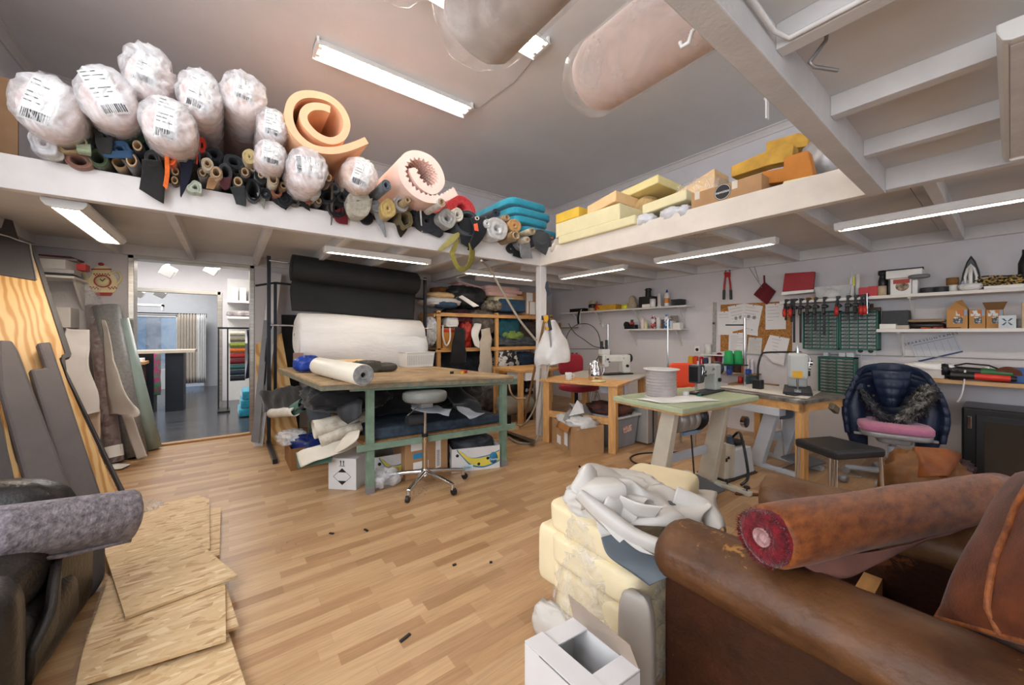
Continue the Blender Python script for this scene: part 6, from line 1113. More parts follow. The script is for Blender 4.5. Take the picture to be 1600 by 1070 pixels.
for k,lab in enumerate(('blue clip stuck below the green cone tray on the left','blue clip hanging below the tray beside the silver pole')):one('blue_clip',lab,'clip',MB().blob(WL[t.name]+V(.8,-.6,0)*(-.16+k*.2)+V(0,0,.15),(.04,.02,.03),.6,amp=.3,seed=k),mat('blue_clip','2a4a9a',.4),group='blue clips by the thread stand')
c=G(1160,742);rzb=-.12
t=thing('motor_box','white slanted metal box with a black base between the two sewing tables','box',(c.x,c.y+.1,0),rzb)
part('housing',MB().hexa([(-.15,-.12,.012),(.17,-.12,.012),(.17,.12,.012),(-.15,.12,.012),(-.10,-.1,.235),(.15,-.1,.235),(.15,.1,.235),(-.10,.1,.235)]),legw,t,bevel=.006)
part('side_panel',MB().hexa([(-.26,-.10,.012),(-.15,-.12,.012),(-.15,.12,.012),(-.26,.1,.012),(-.2,-.08,.3),(-.1,-.1,.28),(-.1,.1,.28),(-.2,.08,.3)]),mat('old_white','c9c2b0',.5,var=.1),t,bevel=.004)
part('base',MB().box((-.28,-.14,0),(.18,.14,.012)),blackm,t);part('bowl',MB().lathe([(0,0),(.05,.01),(.075,.04),(.07,.042),(0,.01)],20,(.08,0,.235)),blackm,t)
part('switch',MB().box((-.245,-.105,.16),(-.225,-.1,.19)).box((-.215,-.11,.18),(-.2,-.1,.2)),blackm,t)
part('hose_pump',MB().cyl((.0,0,.235),(-.02,0,.33),.035,.025),mat('blue_grey_pump','4a5666',.4),t)
hose('power_cable','black hose arching from the white motor box to the floor',[c+V(.02,.1,.3),c+V(-.03,.02,.38),c+V(-.14,-.05,.36),c+V(-.18,-.1,.2),c+V(-.2,-.12,.06),c+V(-.28,-.1,.012)],.011,blackm,'cable')
ux=V(.94,-.20,0).normalized();
A3,B3=V(2.94,3.28,0),V(3.22,2.5,0);vy=(A3-B3).normalized();vx=V(vy.y,-vy.x,0)
if vx.x<0:vx=-vx
t3=thing('workbench','pine workbench with a grey machine plate beside the pillar','workbench',((A3+B3)/2+vx*.4))
L3=(A3-B3).length
def W3(a,b,z):return B3+vy*a+vx*b+V(0,0,z)
def hex3(a0,a1,b0,b1,z0,z1):return MB().hexa([W3(a0,b0,z0),W3(a0,b1,z0),W3(a1,b1,z0),W3(a1,b0,z0),W3(a0,b0,z1),W3(a0,b1,z1),W3(a1,b1,z1),W3(a1,b0,z1)])
part('bench_top',hex3(-.06,L3+.04,-.05,.40,.70,.725),pine2,t3,True,bevel=.004);part('grey_top',hex3(-.06,L3+.04,.40,1.3,.70,.722),mat('grey_work_plate','b5b0a8',.4,var=.12,scale=8),t3,True,bevel=.003)
part('apron',hex3(-.05,-.02,-.04,.16,.60,.70),pine2,t3,True);part('side_rail',hex3(0,L3,-.02,.01,.30,.37),pine2,t3,True)
for a,b in((0,0),(L3-.05,0),(0,1.15),(L3-.05,1.15)):part('leg',hex3(a-.03,a+.05,b-.03,b+.05,0,.70),pine,t3,True,bevel=.004)
part('drawer',hex3(-.03,.25,.28,.42,.58,.69),mat('bluish_drawer','b9c4d2',.4),t3,True)
machine('white sewing machine with thread cones on top on the pine workbench',W3(.3,1.0,.724),-.3,mwhite,.85,wheel_r=.06,logo='R')
mm3=[o for o in bpy.data.objects if o.get('label','').startswith('white sewing machine with thread')][0]
part('top_box',MB().box((-.28,-.05,.31),(-.14,.05,.39)),mwhite,mm3,bevel=.006)
for k in range(2):part('thread_cone',MB().cyl((-.25+k*.08,0,.39),(-.25+k*.08,0,.51+.02*k),.022,.020,n=14),blackm,mm3)
part('thread_pole',MB().cyl((-.12,.03,.31),(-.12,.03,.78),.008,n=8).box((-.26,.02,.77),(-.1,.04,.785)),chrome,mm3)
P=W3(.3,.26,.725);t=thing('thermos_jug','shiny chrome thermos jug on the pine workbench','jug',P);jc=mat('jug_chrome','e2e2e4',.06,1,var=0)
part('body',MB().lathe([(0,0),(.075,0),(.08,.01),(.078,.08),(.066,.14),(.05,.175),(.048,.19),(0,.19)],28),jc,t);part('lid',MB().lathe([(.05,.19),(.045,.21),(.015,.225),(0,.225)],20),jc,t)
part('handle',MB().tube([(.05,-.02,.18),(.1,-.04,.17),(.105,-.04,.1),(.07,-.03,.05)],.009),jc,t);part('spout',MB().blob((-.05,.02,.175),(.025,.015,.02),.8),jc,t)
P=W3(.55,.08,.725);t=thing('coffee_mug','white dotted mug on the near corner of the pine workbench','mug',P)
part('cup',MB().lathe([(0,.004),(.034,.004),(.038,.01),(.042,.085),(.038,.085),(.033,.012),(0,.01)],24),whitem,t);part('handle',MB().tube([(.04,-.01,.07),(.066,-.02,.06),(.062,-.02,.03),(.036,-.01,.022)],.006),whitem,t)
dt=MB()
for i in range(14):
 for j in range(4):
  a_=i*2*PI/14+(j%2)*.22;z=.02+j*.018;r=.0378+z*.05;dt.obox((r*math.cos(a_),r*math.sin(a_),z),(.003,.006,.006),a_)
part('dot_pattern',dt,inkm,t)
one('yellow_cloth','pale yellow cloth folded on the pine workbench before the jug','cloth',MB().blob(W3(.2,.1,.735),(.08,.06,.012),.7,amp=.2,seed=3),mat('pale_yellow_cloth','d9cf9a',.8,var=.1))
# right wall: small far shelves
shw=mat('shelf_white','e0ddd8',.5,var=.03);lampbr=mat('bracket_white','d6d3d0',.4)
def shelf(label,pxa,pya,pxb,pyb,X,th=.022,brackets=(),name='wall_shelf',group=None,m=None):
 a=PX(pxa,pya,X);b=PX(pxb,pyb,X);z=(a.z+b.z)/2
 t=thing(name,label,'shelf',((X+WX)/2,(a.y+b.y)/2,z),group=group)
 part('shelf_board',MB().box((X,b.y,z-th),(WX,a.y,z)),m or shw,t,True,bevel=.002)
 for p in brackets:
  y=PX(p,pya,X+.05).y;k=MB();k.box((WX-.012,y-.012,z-.28),(WX,y+.012,z-th));k.box((X+.03,y-.012,z-th-.012),(WX,y+.012,z-th));k.prism([(X+.05,y-.004,z-th-.01),(WX-.01,y-.004,z-th-.24),(WX-.01,y-.004,z-th-.22),(X+.08,y-.004,z-th-.01)],(0,.008,0))
  part('bracket',k,lampbr,t,True)
 return t,z
XS=5.1
s1,z1_=shelf('long narrow white wall shelf in the far right corner',876,489,1072,476,XS,brackets=(895,930,990,1060))
s2,z2_=shelf('short white wall shelf under the long one, holding bottles',975,514,1064,513,XS,brackets=(983,1055))
def cyls(name,label,cat,px,w,pyt,pyb,X,m,prof=None,group=None,zb=None,n=20):
 """a round object standing on a shelf; prof gives (radius, height) from 0 to 1"""
 a=PX(px-w/2,pyb,X);b=PX(px+w/2,pyb,X);c=PX(px,pyt,X);d=PX(px,pyb,X);z0=zb if zb is not None else d.z
 r=abs(a.y-b.y)/2;h=c.z-z0;prof=prof or[(0,0),(1,0),(1,1),(0,1)]
 return one(name,label,cat,MB().lathe([(r*q,h*k)for q,k in prof],n,(X,d.y,z0)),m,group=group)
def shx(name,label,cat,pxl,pxr,pyt,X,z,depth,m,bevel=.004,group=None):
 a=PX(pxl,pyt,X);b=PX(pxr,pyt,X);return one(name,label,cat,MB().box((X,b.y,z),(X+depth,a.y,(a.z+b.z)/2)),m,bevel=bevel,group=group)
bot=[(0,0),(.95,0),(1,.05),(1,.6),(.8,.75),(.35,.85),(.3,1),(0,1)]
can=[(0,0),(1,0),(1,.78),(.8,.84),(.55,.86),(.55,1),(0,1)]
beige=mat('beige_belt','b3a48c',.7,var=.12)
shx('black_case','flat black case at the far left of the long corner shelf','case',890,912,482,XS+.03,z1_,.15,blackm)
for k,(pt,m,lab)in enumerate([(478,beige,'beige webbing coil at the bottom of the stack on the corner shelf'),(471,blackm,'black webbing coil in the middle of the stack on the corner shelf'),(464,beige,'beige webbing coil on top of the stack on the corner shelf')]):
 zz=z1_+.0+k*.062;P=PX(926,480,XS+.1);one('webbing_coil',lab,'webbing',MB().lathe([(.02,.0),(.085-.008*k,0),(.09-.008*k,.01),(.09-.008*k,.05),(.085-.008*k,.06),(.02,.06)],24,(XS+.11,P.y,zz)),m,group='webbing coils on the corner shelf')
xheap('red_cloth','small red cloth on the corner shelf right of the webbing coils','cloth',928,938,476,485,XS+.02,.1,mat('tool_red','b83a28',.4))
shx('yellow_tray','flat yellow orange tray on the corner shelf','tray',932,962,476,XS+.02,z1_,.15,mat('tray_yellow','d8a83a',.5))
cyls('tape_roll','small bright yellow tape roll on the corner shelf','tape',977,10,476,481,XS+.05,mat('tape_yellow','dede3a',.4),zb=z1_)
cyls('ceramic_figure','cream stacked ceramic pot on the corner shelf','pot',988,14,462,480,XS+.08,beige,[(0,0),(.9,0),(1,.3),(.85,.45),(.6,.5),(.7,.7),(.55,.85),(.25,1),(0,1)],zb=z1_)
t=thing('black_device','black box with a dark upright head on the corner shelf','device',PX(1010,478,XS+.06));a=PX(998,464,XS+.04);b=PX(1019,464,XS+.04)
part('box',MB().box((XS+.04,b.y,z1_),(XS+.2,a.y,a.z)),blackm,t,True,bevel=.006);part('head',MB().cyl((XS+.12,(a.y+b.y)/2,a.z),(XS+.12,(a.y+b.y)/2,a.z+.13),.045,.04).cyl((XS+.12,(a.y+b.y)/2,a.z+.1),(XS+.12,(a.y+b.y)/2,a.z+.115),.055),blackm,t,True)
shx('white_tray','small grey white tray in front of the black device','tray',1003,1018,475,XS+.0,z1_,.04,whitem)
cyls('paper_cup','white tub beside the black device on the corner shelf','tub',1020,8,467,477,XS+.03,whitem,zb=z1_)
cyls('white_tube','slim white cardboard tube standing on the corner shelf','tube',1030,5,459,477,XS+.05,whitem,[(0,0),(1.4,0),(1.4,.05),(1,.08),(1,1),(0,1)],zb=z1_)
t=thing('glue_bottle','tall white glue bottle with a blue tip and orange label on the corner shelf','bottle',PX(1042,476,XS+.06));P=PX(1042,476,XS+.06)
part('body',MB().lathe([(0,0),(.034,0),(.036,.01),(.036,.15),(.026,.19),(.016,.205),(0,.205)],20,(P.x,P.y,z1_)),whitem,t,True);part('tip',MB().lathe([(.017,.205),(.014,.225),(.005,.25),(0,.25)],16,(P.x,P.y,z1_)),mat('blue_cap','26479a',.4),t,True)
part('label',MB().lathe([(.0366,.05),(.0366,.12)],20,(P.x,P.y,z1_)),mat('orange_label','e08a3a',.5),t,True)
for k in range(5):one('plastic_tray',['lowest','second lowest','middle','second highest','topmost'][k]+' black plastic tray of the stack right of the glue bottle','tray',MB().box((XS+.04,PX(1063,470,XS+.04).y,z1_+k*.02),(XS+.2,PX(1048,470,XS+.04).y,z1_+.015+k*.02)),mat('tray_black','2a2e34',.35),group='black trays on the corner shelf',bevel=.002)
t=thing('grey_webbing','black and white webbing strip hanging over the edge of the corner shelf','webbing',PX(905,500,XS))
part('strip',MB().sheet([PX(907,483,XS),PX(905,488,XS-.01),PX(903.5,496,XS-.01),PX(904,506,XS-.01)],(0,-.05,0),n=12,m=3),blackm,t,True,solid=.004);part('edge',MB().sheet([PX(909,483,XS-.005),PX(907,488,XS-.015),PX(906,496,XS-.015),PX(906,506,XS-.015)],(0,-.012,0),n=12,m=2),whitem,t,True,solid=.004)
t=thing('bobbin_winder','small black and red bobbin winder at the left of the bottle shelf','winder',PX(986,512,XS+.02));P=PX(986,512,XS+.06)
part('base',MB().obox((P.x,P.y,z2_+.035),(.1,.2,.07)),steelb,t,True,bevel=.012);part('wheel',MB().cyl((P.x-.06,P.y+.05,z2_+.07),(P.x-.03,P.y+.05,z2_+.07),.05),blackm,t,True);part('thread',MB().lathe([(0,0),(.03,0),(.035,.02),(.03,.04),(0,.04)],16,(P.x,P.y-.02,z2_+.07)),mat('tool_red','b83a28',.4),t,True);part('cap',MB().cyl((P.x,P.y-.02,z2_+.11),(P.x,P.y-.02,z2_+.15),.022),blackm,t,True)
for px,w_,yt,m,pr,nm,lab in[(1004.5,6,494,mat('pinkish_white','ddd0cc',.4),bot,'bottle','white bottle with a pinkish cap on the bottle shelf'),(1009,5,501,mat('cream_bottle','e0d6a4',.4),bot,'bottle','short cream yellow bottle on the bottle shelf'),(1021,7.5,493,mat('red_white_can','d5d8de',.35,col2='b02a2a',scale=16,lo=.45,hi=.5),can,'spray_can','white spray can with a red mark on the bottle shelf'),(1029,6,496,whitem,None,'paper_roll','plain white roll between the two spray cans'),(1042,8,491,mat('blue_white_can','d8dde2',.35,col2='2a78b4',scale=14,lo=.45,hi=.5),can,'spray_can','white and blue spray can on the bottle shelf')]:
 cyls(nm,lab,nm.split('_')[-1],px,w_,yt,511,XS+.06,m,pr,zb=z2_)
shx('cardboard_flap','small grey card standing behind the white box on the bottle shelf','card',1047,1059,493,XS+.14,z2_,.01,mat('grey_card','8a8078',.7))
shx('small_box','white box with a black strip at the right end of the bottle shelf','box',1051,1062,504,XS+.03,z2_,.1,whitem)
shx('small_box','thin pale blue box left of the white box on the bottle shelf','box',1046,1050.5,501,XS+.03,z2_,.1,legw)
shx('dark_box','small dark box between the white roll and blue can','box',1033,1037,499,XS+.05,z2_,.06,mat('brown_box','5a4a44',.6))
def socket(label,px,py,n=1):
 P=PX(px,py,WX);t=thing('wall_socket',label,'socket',P,group=None)
 part('plate',MB().box((P.x-.018,P.y-.04*n,P.z-.045),(P.x,P.y+.04*n,P.z+.045)),whitem,t,True,bevel=.006)
 for k in range(n):part('socket_hole',MB().cyl((P.x-.019,P.y+(k-(n-1)/2)*.08,P.z),(P.x-.016,P.y+(k-(n-1)/2)*.08,P.z),.022,n=18),blackm,t,True)
socket('white wall socket with a black plug below the long corner shelf',944,544)
socket('white double wall socket behind the thread stand pole',1090,546,1)
socket('white double wall socket under the right parts cabinet',1353,548,2)
wirem=mat('wall_wire','4c4846',.5)
hose('wall_cable','black cable looping in a big circle on the wall in the far corner',[PX(a,b,WX-.015)for a,b in[(884,535),(888,520),(900,508),(918,506),(932,516),(938,535),(936,555),(927,568)]],.006,wirem,'cable')
hose('wall_cable','black cable running to the plug in the far corner socket',[PX(a,b,WX-.02)for a,b in[(888,505),(898,520),(912,530),(928,541),(942,543)]],.006,wirem,'cable')
hose('wall_cable','thin horizontal cable along the wall left of the corner socket',[PX(a,b,WX-.012)for a,b in[(880,545),(905,545),(930,545),(943,545)]],.004,wirem,'cable')
hose('wall_cable','thin grey cable running along the right wall above the jacket',[PX(a,b,WX-.01)for a,b in[(1240,553),(1300,554),(1400,556),(1480,558),(1600,562)]],.005,hg,'cable')
hose('wall_cable','white cable dropping down from the double socket under the parts cabinet',[PX(a,b,WX-.012)for a,b in[(1346,552),(1345,570),(1345,600)]],.005,cabm,'cable')
P=PX(895,560,WX-.1);t=thing('thread_rack','small wooden thread rack with black cones on the far wall','rack',P)
part('rail',MB().obox((0,0,0),(.08,.35,.02)),mat('rack_wood','9a7c54',.6),t)
for k in range(3):part('thread_cone',MB().cyl((0,.12-k*.11,.01),(0,.12-k*.11,.11),.03,.022,n=14),blackm,t)
one('wooden_bar','thin wooden bar with a peg on the far wall above the thread rack','bar',MB().box((WX-.1,PX(907,512,WX).y,PX(890,512,WX-.05).z-.01),(WX-.06,PX(873,512,WX).y,PX(890,512,WX-.05).z+.01)).box((WX-.095,PX(880,512,WX).y,PX(890,512,WX-.05).z-.03),(WX-.065,PX(879,512,WX).y+.02,PX(890,512,WX-.05).z+.1)),mat('rack_wood','9a7c54',.6))
# bolt cutter, ruler, pot holder, cork board
def wx(px,py,d=.0):return PX(px,py,WX-d)
def wpoly(pts,d,th):return MB().prism([wx(a,b,d)for a,b in pts][::-1],(th,0,0))
t=thing('bolt_cutter','red and black bolt cutter hanging on the right wall','bolt cutter',wx(1136,440,.02));rdm=mat('cutter_red','b02a26',.4,var=.05)
part('jaws',wpoly([(1132,417),(1134,411.5),(1139,411.5),(1141,417),(1140,425),(1138,420),(1135,420),(1133,425)],.03,.02),blackm,t,True,bevel=.004)
part('joint',wpoly([(1131,425),(1141,425),(1140.5,433),(1132,433)],.032,.02),rdm,t,True,bevel=.004)
for s in(-1,1):
 tb=MB().tube([wx(1136.3+s*3,433,.02),wx(1136.5+s*4.5,445,.02),wx(1136.5+s*5.2,455,.02)],.012,8);part('handle',tb,rdm,t,True);part('grip',MB().cyl(wx(1136.5+s*5.2,453,.02),wx(1136.5+s*5.5,468,.02),.016,n=10),blackm,t,True)
t=thing('metal_ruler','perforated grey metal rail hanging beside the cork board','ruler',wx(1116,540,.01));part('rail',wpoly([(1114,472),(1119,472),(1118,550),(1112.5,550)],.012,.01),mat('galv','a8a7a4',.4,.5,var=.2,scale=30),t,True);part('knob',MB().cyl(wx(1115,505,.012),wx(1115,505,.04),.016,n=14),blackm,t,True)
t=thing('pot_holder','maroon square pot holder hung by a corner above the cork board','pot holder',wx(1195,455,.02));mar=mat('maroon_quilt','6a1c24',.85,var=.2,scale=14,bump=.4,bscale=40)
part('pad',wpoly([(1194,440),(1212,455),(1198,476),(1177,460)],.04,.015),mar,t,True,bevel=.005);part('loop',wpoly([(1192.5,430),(1195,430),(1195.5,442),(1193,442)],.03,.008),mar,t,True,bevel=.002)
for k,(a,b,lab)in enumerate([((1170,417),(1191,450),'long needle stuck in the maroon pot holder leaning left'),((1178,414),(1186,440),'steeper long needle stuck in the maroon pot holder')]):one('upholstery_needle',lab,'needle',MB().cyl(wx(*a,.03),wx(*b,.05),.003,n=6),chrome,group='needles in the pot holder')
corkm=mat('cork','c0894e',.9,col2='8e5f2e',scale=60,detail=2)
one('cork_board','cork notice board on the right wall with papers pinned to it','notice board',wpoly([(1126,476),(1237,470),(1237,551),(1125.5,549)],.015,.014),corkm)
pap2=mat('note_paper','e4e2e2',.6,var=.03);greyi=mat('grey_ink','8c8c90',.7,var=0)
PAP=[([(1121,487),(1143,486),(1145,523),(1122,523)],'paper hanging over the left edge of the cork board'),([(1137,479),(1163,474),(1166,513),(1145,518)],'tilted paper with two dark pictures at the top left of the cork board'),([(1163,474),(1192,478),(1184,516),(1155,510)],'paper tilted the other way overlapping its left neighbour on the cork board'),([(1196,475),(1228,473),(1228,514),(1196,515)],'plain upright paper at the top right of the cork board'),([(1139,521),(1167,519),(1166,556),(1138,553)],'paper with typed lines at the lower left of the cork board'),([(1170,527),(1191,528),(1189,554),(1167,552)],'small grey printed paper at the bottom middle of the cork board'),([(1166,513),(1184,515),(1184,525),(1164,522)],'paper edge peeking out below the two overlapping papers'),([(1203,523),(1234,529),(1224,571),(1207,566),(1192,551)],'large slanted paper at the lower right of the cork board')]
rr=random.Random(5)
for k,(pts,lab)in enumerate(PAP):
 d=.018+.003*k;t=thing('pinned_paper',lab,'paper',wx(pts[2][0],pts[2][1],d),group='papers on the cork board')
 part('sheet',wpoly(pts,d,.002),pap2 if k!=5 else mat('grey_print','c9c9c6',.6,var=.06),t,True)
 ln=MB();q=[wx(a,b,d+.0008)for a,b in(pts if len(pts)==4 else[pts[0],pts[1],pts[2],pts[3]])]
 for j in range({4:12,0:2,5:8}.get(k,5)):
  v=.12+j*{4:.065,5:.1}.get(k,.13);u1=rr.uniform(.4,.9)
  def qq(u,v):return q[0].lerp(q[1],u).lerp(q[3].lerp(q[2],u),v)
  ln.add([qq(.1,v),qq(u1,v),qq(u1,v+.012),qq(.1,v+.012)],[(0,3,2,1)])
 if k in(1,2):
  for u in(.3,.6):ln.add([qq(u,.45),qq(u+.16,.45),qq(u+.16,.58),qq(u,.58)],[(0,3,2,1)])
 part('print',ln,greyi,t,True)
 part('pin',MB().blob(q[0].lerp(q[1],.5)+V(-.004,0,-.01),(.006,.006,.006),1,nu=10,nv=6),steelb,t,True)
ts,tz=shelf('little wooden wall shelf with a row of thread cones',1072,582,1182,578,5.2,.018,m=mat('rack_wood','9a7c54',.6))
for px,w_,yt,c_,lab in[(1079,8,556,'e0a820','yellow thread cone at the left end of the row'),(1087,8,556,'dc4a22','orange red thread cone next to the yellow one'),(1096,7,557,'b8232c','red thread cone in the row'),(1103,7,559,'34425e','slate blue thread cone next to the red one'),(1109.5,5,557,'dcd8d4','narrow white thread cone in the row'),(1115,8,555,'8c4a34','brown thread cone left of the maroon one'),(1124,9,551,'6e1a30','maroon thread cone in the row'),(1132,8,557,'a4bcd0','light blue thread cone in the row'),(1141.5,11,551,'27406a','big navy blue thread cone in the row'),(1152,12,558,'3c2a24','dark brown thread cone in the row'),(1162,8,560,'93503a','rust brown thread cone near the right end'),(1169,5,560,'d8d6d6','white thread cone near the right end'),(1175,5,561,'d0ccd8','lilac white thread cone at the right end')]:
 cyls('thread_cone',lab,'thread cone',px,w_,yt,580,5.26,mat('thread_'+c_,c_,.8,var=.1,scale=30),[(0,0),(1,0),(1.02,.05),(.8,.97),(.3,1),(0,1)],group='thread cones on the small wall shelf',zb=tz)
cyls('thread_cone','big white thread spool standing above the row of cones','thread cone',1106,10,537,553,5.3,whitem,zb=PX(1106,553,5.3).z);
one('ledge','narrow white ledge on the wall under the big white spool','ledge',MB().box((5.2,PX(1140,553,5.25).y,PX(1106,553,5.3).z-.015),(WX,PX(1098,553,5.25).y,PX(1106,553,5.3).z)),whitem)
cyls('thread_cone','red thread spool standing low behind the white motor table','thread cone',1157,8,588,600,5.1,rdm,zb=PX(1157,600,5.1).z)
one('small_shelf_box','dark teal box beside the low red thread spool','box',MB().box((5.05,PX(1170,592,5.05).y,PX(1165,600,5.05).z),(5.3,PX(1161,592,5.05).y,PX(1165,588,5.05).z)),mat('dark_teal','1f4a54',.5))
one('wall_ledge','narrow dark ledge low on the wall carrying the red spool','ledge',MB().box((4.95,PX(1200,600,5.0).y,PX(1165,600,5.05).z-.02),(WX,PX(1140,600,5.0).y,PX(1165,600,5.05).z)),mat('rack_wood','9a7c54',.6))
# top right shelf with clamps and tools
XT=5.06
s3,z3_=shelf('longest white wall shelf with the red binder and the iron',1218,470,1640,447,XT,.03,brackets=(1421,1640))
t=thing('ring_binder','big red ring binder lying tilted at the left end of the top shelf','binder',(XT+.1,PX(1247,455,XT).y,z3_))
part('cover',MB().prism([PX(a,b,XT+.12)for a,b in[(1222,456),(1226,427),(1273,424),(1270,452)]][::-1],(.05,0,0)),mat('binder_red','a41f2a',.45,var=.08),t,True,bevel=.008);part('pages',MB().prism([PX(a,b,XT+.05)for a,b in[(1220,461),(1222,456),(1272,452),(1271,456)]][::-1],(.14,0,0)),paperm,t,True)
one('wood_block','small wooden block under the red binder','block',MB().box((XT+.05,PX(1283,460,XT).y,z3_),(XT+.2,PX(1255,460,XT).y,z3_+.035)),oakm)
clr=film('clear_plastic','dfe3e6',.4,.1,.03,3)
t=thing('plastic_box','clear plastic box on the top shelf right of the red binder','box',(XT+.1,PX(1300,460,XT).y,z3_));a=PX(1277,440,XT+.02);b=PX(1326,440,XT+.02)
part('box',MB().add([(XT+.02,a.y,z3_),(XT+.02,b.y,z3_),(XT+.22,b.y,z3_),(XT+.22,a.y,z3_),(XT+.0,a.y+.02,z3_+.13),(XT+.0,b.y-.02,z3_+.13),(XT+.24,b.y-.02,z3_+.13),(XT+.24,a.y+.02,z3_+.13)],[(0,1,2,3),(0,4,5,1),(1,5,6,2),(2,6,7,3),(3,7,4,0)]),clr,t,True,solid=.003)
one('yellow_note','crumpled white note inside the clear plastic box','paper',MB().blob((XT+.12,(a.y+b.y)/2+.02,z3_+.05),(.06,.08,.045),.6,amp=.3,ridge=True),paperm)
cart=[(0,0),(1,0),(1,.62),(.5,.65),(.25,.7),(.12,1),(0,1)]
cyls('sealant_cartridge','white sealant cartridge with a long nozzle on the top shelf','cartridge',1331,8,417,462,XT+.06,whitem,cart,zb=z3_)
cyls('sealant_cartridge','white sealant cartridge with a yellow marker beside the long nozzle one','cartridge',1340,8,428,460,XT+.1,whitem,zb=z3_)
one('marker_pen','yellow and black marker between the two sealant cartridges','marker',MB().cyl(PX(1334,446,XT-.0),PX(1334,432,XT),.008,n=8),mat('tape_yellow','dede3a',.4))
for k,(pa,pb,yt,lab)in enumerate([(1342,1358,449,'left red storage bin on the top shelf'),(1356,1371,447,'right red storage bin on the top shelf')]):shx('storage_bin',lab,'bin',pa,pb,yt,XT+.02,z3_,.12,mat('bin_red','c22a34',.4),group='red bins on the top shelf')
cyls('wooden_reel','pale wooden reel in front of the black canister on the top shelf','reel',1378,15,447,459,XT+.05,mat('pale_reel','c9b294',.7),zb=z3_)
cyls('black_canister','black canister with a wide lid on the top shelf','canister',1380,17,423,456,XT+.14,blackm,[(0,0),(.95,0),(.95,.6),(.8,.7),(.7,.8),(1,.85),(1,1),(0,1)],zb=z3_)
a=PX(1391,436,XT+.03);b=PX(1424,436,XT+.03);t=thing('printed_box','white box printed with red and a round picture on the top shelf','box',(XT+.1,(a.y+b.y)/2,z3_))
part('carton',MB().box((XT+.03,b.y,z3_),(XT+.2,a.y,a.z)),whitem,t,True,bevel=.003);part('red_print',MB().box((XT+.028,b.y+.01,a.z-.05),(XT+.03,a.y-.02,a.z-.01)),mat('red_print','b04434',.5),t,True);part('round_picture',MB().cyl((XT+.0285,b.y+.06,(a.z+z3_)/2),(XT+.03,b.y+.06,(a.z+z3_)/2),.045,n=24),mat('picture_brown','5a4030',.5,col2='b8a088',scale=30),t,True)
zz=a.z;a=PX(1384,421,XT+.0);b=PX(1441,420,XT+.0);one('white_box','long white box lying on the printed box on the top shelf','box',MB().box((XT+.0,b.y,zz),(XT+.2,a.y,zz+.075)),whitem,bevel=.004)
one('black_file','flat dark file lying on the long white box on the top shelf','file',MB().obox((XT+.1,(a.y+b.y)/2,zz+.085),(.08,.24,.02),.05),steelb,bevel=.004)
shx('white_carton','plain white carton right of the printed box on the top shelf','box',1425,1434,437,XT+.05,z3_,.14,whitem);
one('grey_hook_tool','grey plastic hook tool hanging off the long white box','tool',MB().blob((XT+.0,PX(1436,435,XT).y,zz-.0),(.03,.07,.02),.6),mat('hook_grey','6a6c70',.4))
for k,(pa,pb,lab)in enumerate([(1442,1462,'left black ribbed strap coil on the top shelf'),(1461,1480,'right black ribbed strap coil on the top shelf')]):
 y=(PX(pa,447,XT+.1).y+PX(pb,447,XT+.1).y)/2;one('strap_coil',lab,'strap',MB().lathe([(.02,0)]+[(.055+.006*(i%2),.05*i/12)for i in range(13)]+[(.02,.05)],24,(XT+.09,y,z3_),sx=1.2),mat('coil_black','2a2a2c',.5,var=.15),group='black strap coils on the top shelf')
cyls('twine_spool','brown twine spool on a white tin on the top shelf','spool',1488,20,434,445,XT+.08,mat('twine','8a6438',.8,var=.2,scale=40),zb=z3_+.06);cyls('white_tin','white tin under the brown twine spool','tin',1489,17,442,451,XT+.08,whitem,zb=z3_)
P=PX(1517,440,XT+.07);t=thing('steam_iron','black and white steam iron standing upright on the top shelf','iron',(P.x,P.y,z3_));H_=PX(1517,398,XT+.07).z-z3_
hw=abs(PX(1501,440,XT+.07).y-PX(1534,440,XT+.07).y)/2
out=[(-hw*.95,0),(-hw,.25*H_),(-hw*.86,.5*H_),(-hw*.45,.82*H_),(0,H_),(hw*.45,.82*H_),(hw*.86,.5*H_),(hw,.25*H_),(hw*.95,0)]
part('sole_plate',MB().prism([(.03,a,b)for a,b in out],(.012,0,0)),mat('sole_steel','b8bcc2',.25,.9,var=0),t,bevel=.003);part('body',MB().prism([(.0,a*.97,b*.98+.002)for a,b in out],(.03,0,0)),mat('iron_dark','26282c',.3),t,bevel=.01)
part('handle',MB().tube([(-.02,0,.02),(-.05,0,.06),(-.055,0,.13),(-.03,0,.19),(0,0,.2)],.012,10),whitem,t);part('trim_ring',MB().tube([(-.004,-hw*.5,.06),(-.006,-hw*.55,.12),(-.006,-hw*.3,.19),(-.006,0,.225),(-.006,hw*.3,.19),(-.006,hw*.55,.12),(-.004,hw*.5,.06)],.009,8),whitem,t);part('dial',MB().cyl((-.0,hw*.5,.07),(-.012,hw*.5,.07),.024),mat('dial_grey','8a94a4',.3),t)
xheap('iron_cord','white cord bundled at the foot of the steam iron','cord',1500,1532,443,452,XT+.01,.06,cabm,.35)
cg=mat('gold_black_cord','b89a50',.6,col2='1a1a1c',scale=70,lo=.48,hi=.52,detail=0)
P=PX(1570,440,XT+.12);
cc=MB()
for k in range(9):cc.tube([V(XT+.12+(.09+.006*(k%3))*math.cos(a_*PI/12),P.y+(.17+.008*(k%4))*math.sin(a_*PI/12),z3_+.012+k*.011+.012*math.sin(a_*.5+k*2))for a_ in range(25)],0.0062,6,caps=False)
one('cord_coil','coil of black and gold twisted cord at the right end of the top shelf','cord',cc,cg)
shx('flat_carton','flat white carton under the black and gold cord coil','lid',1537,1600,445,XT+.0,z3_,.24,whitem)
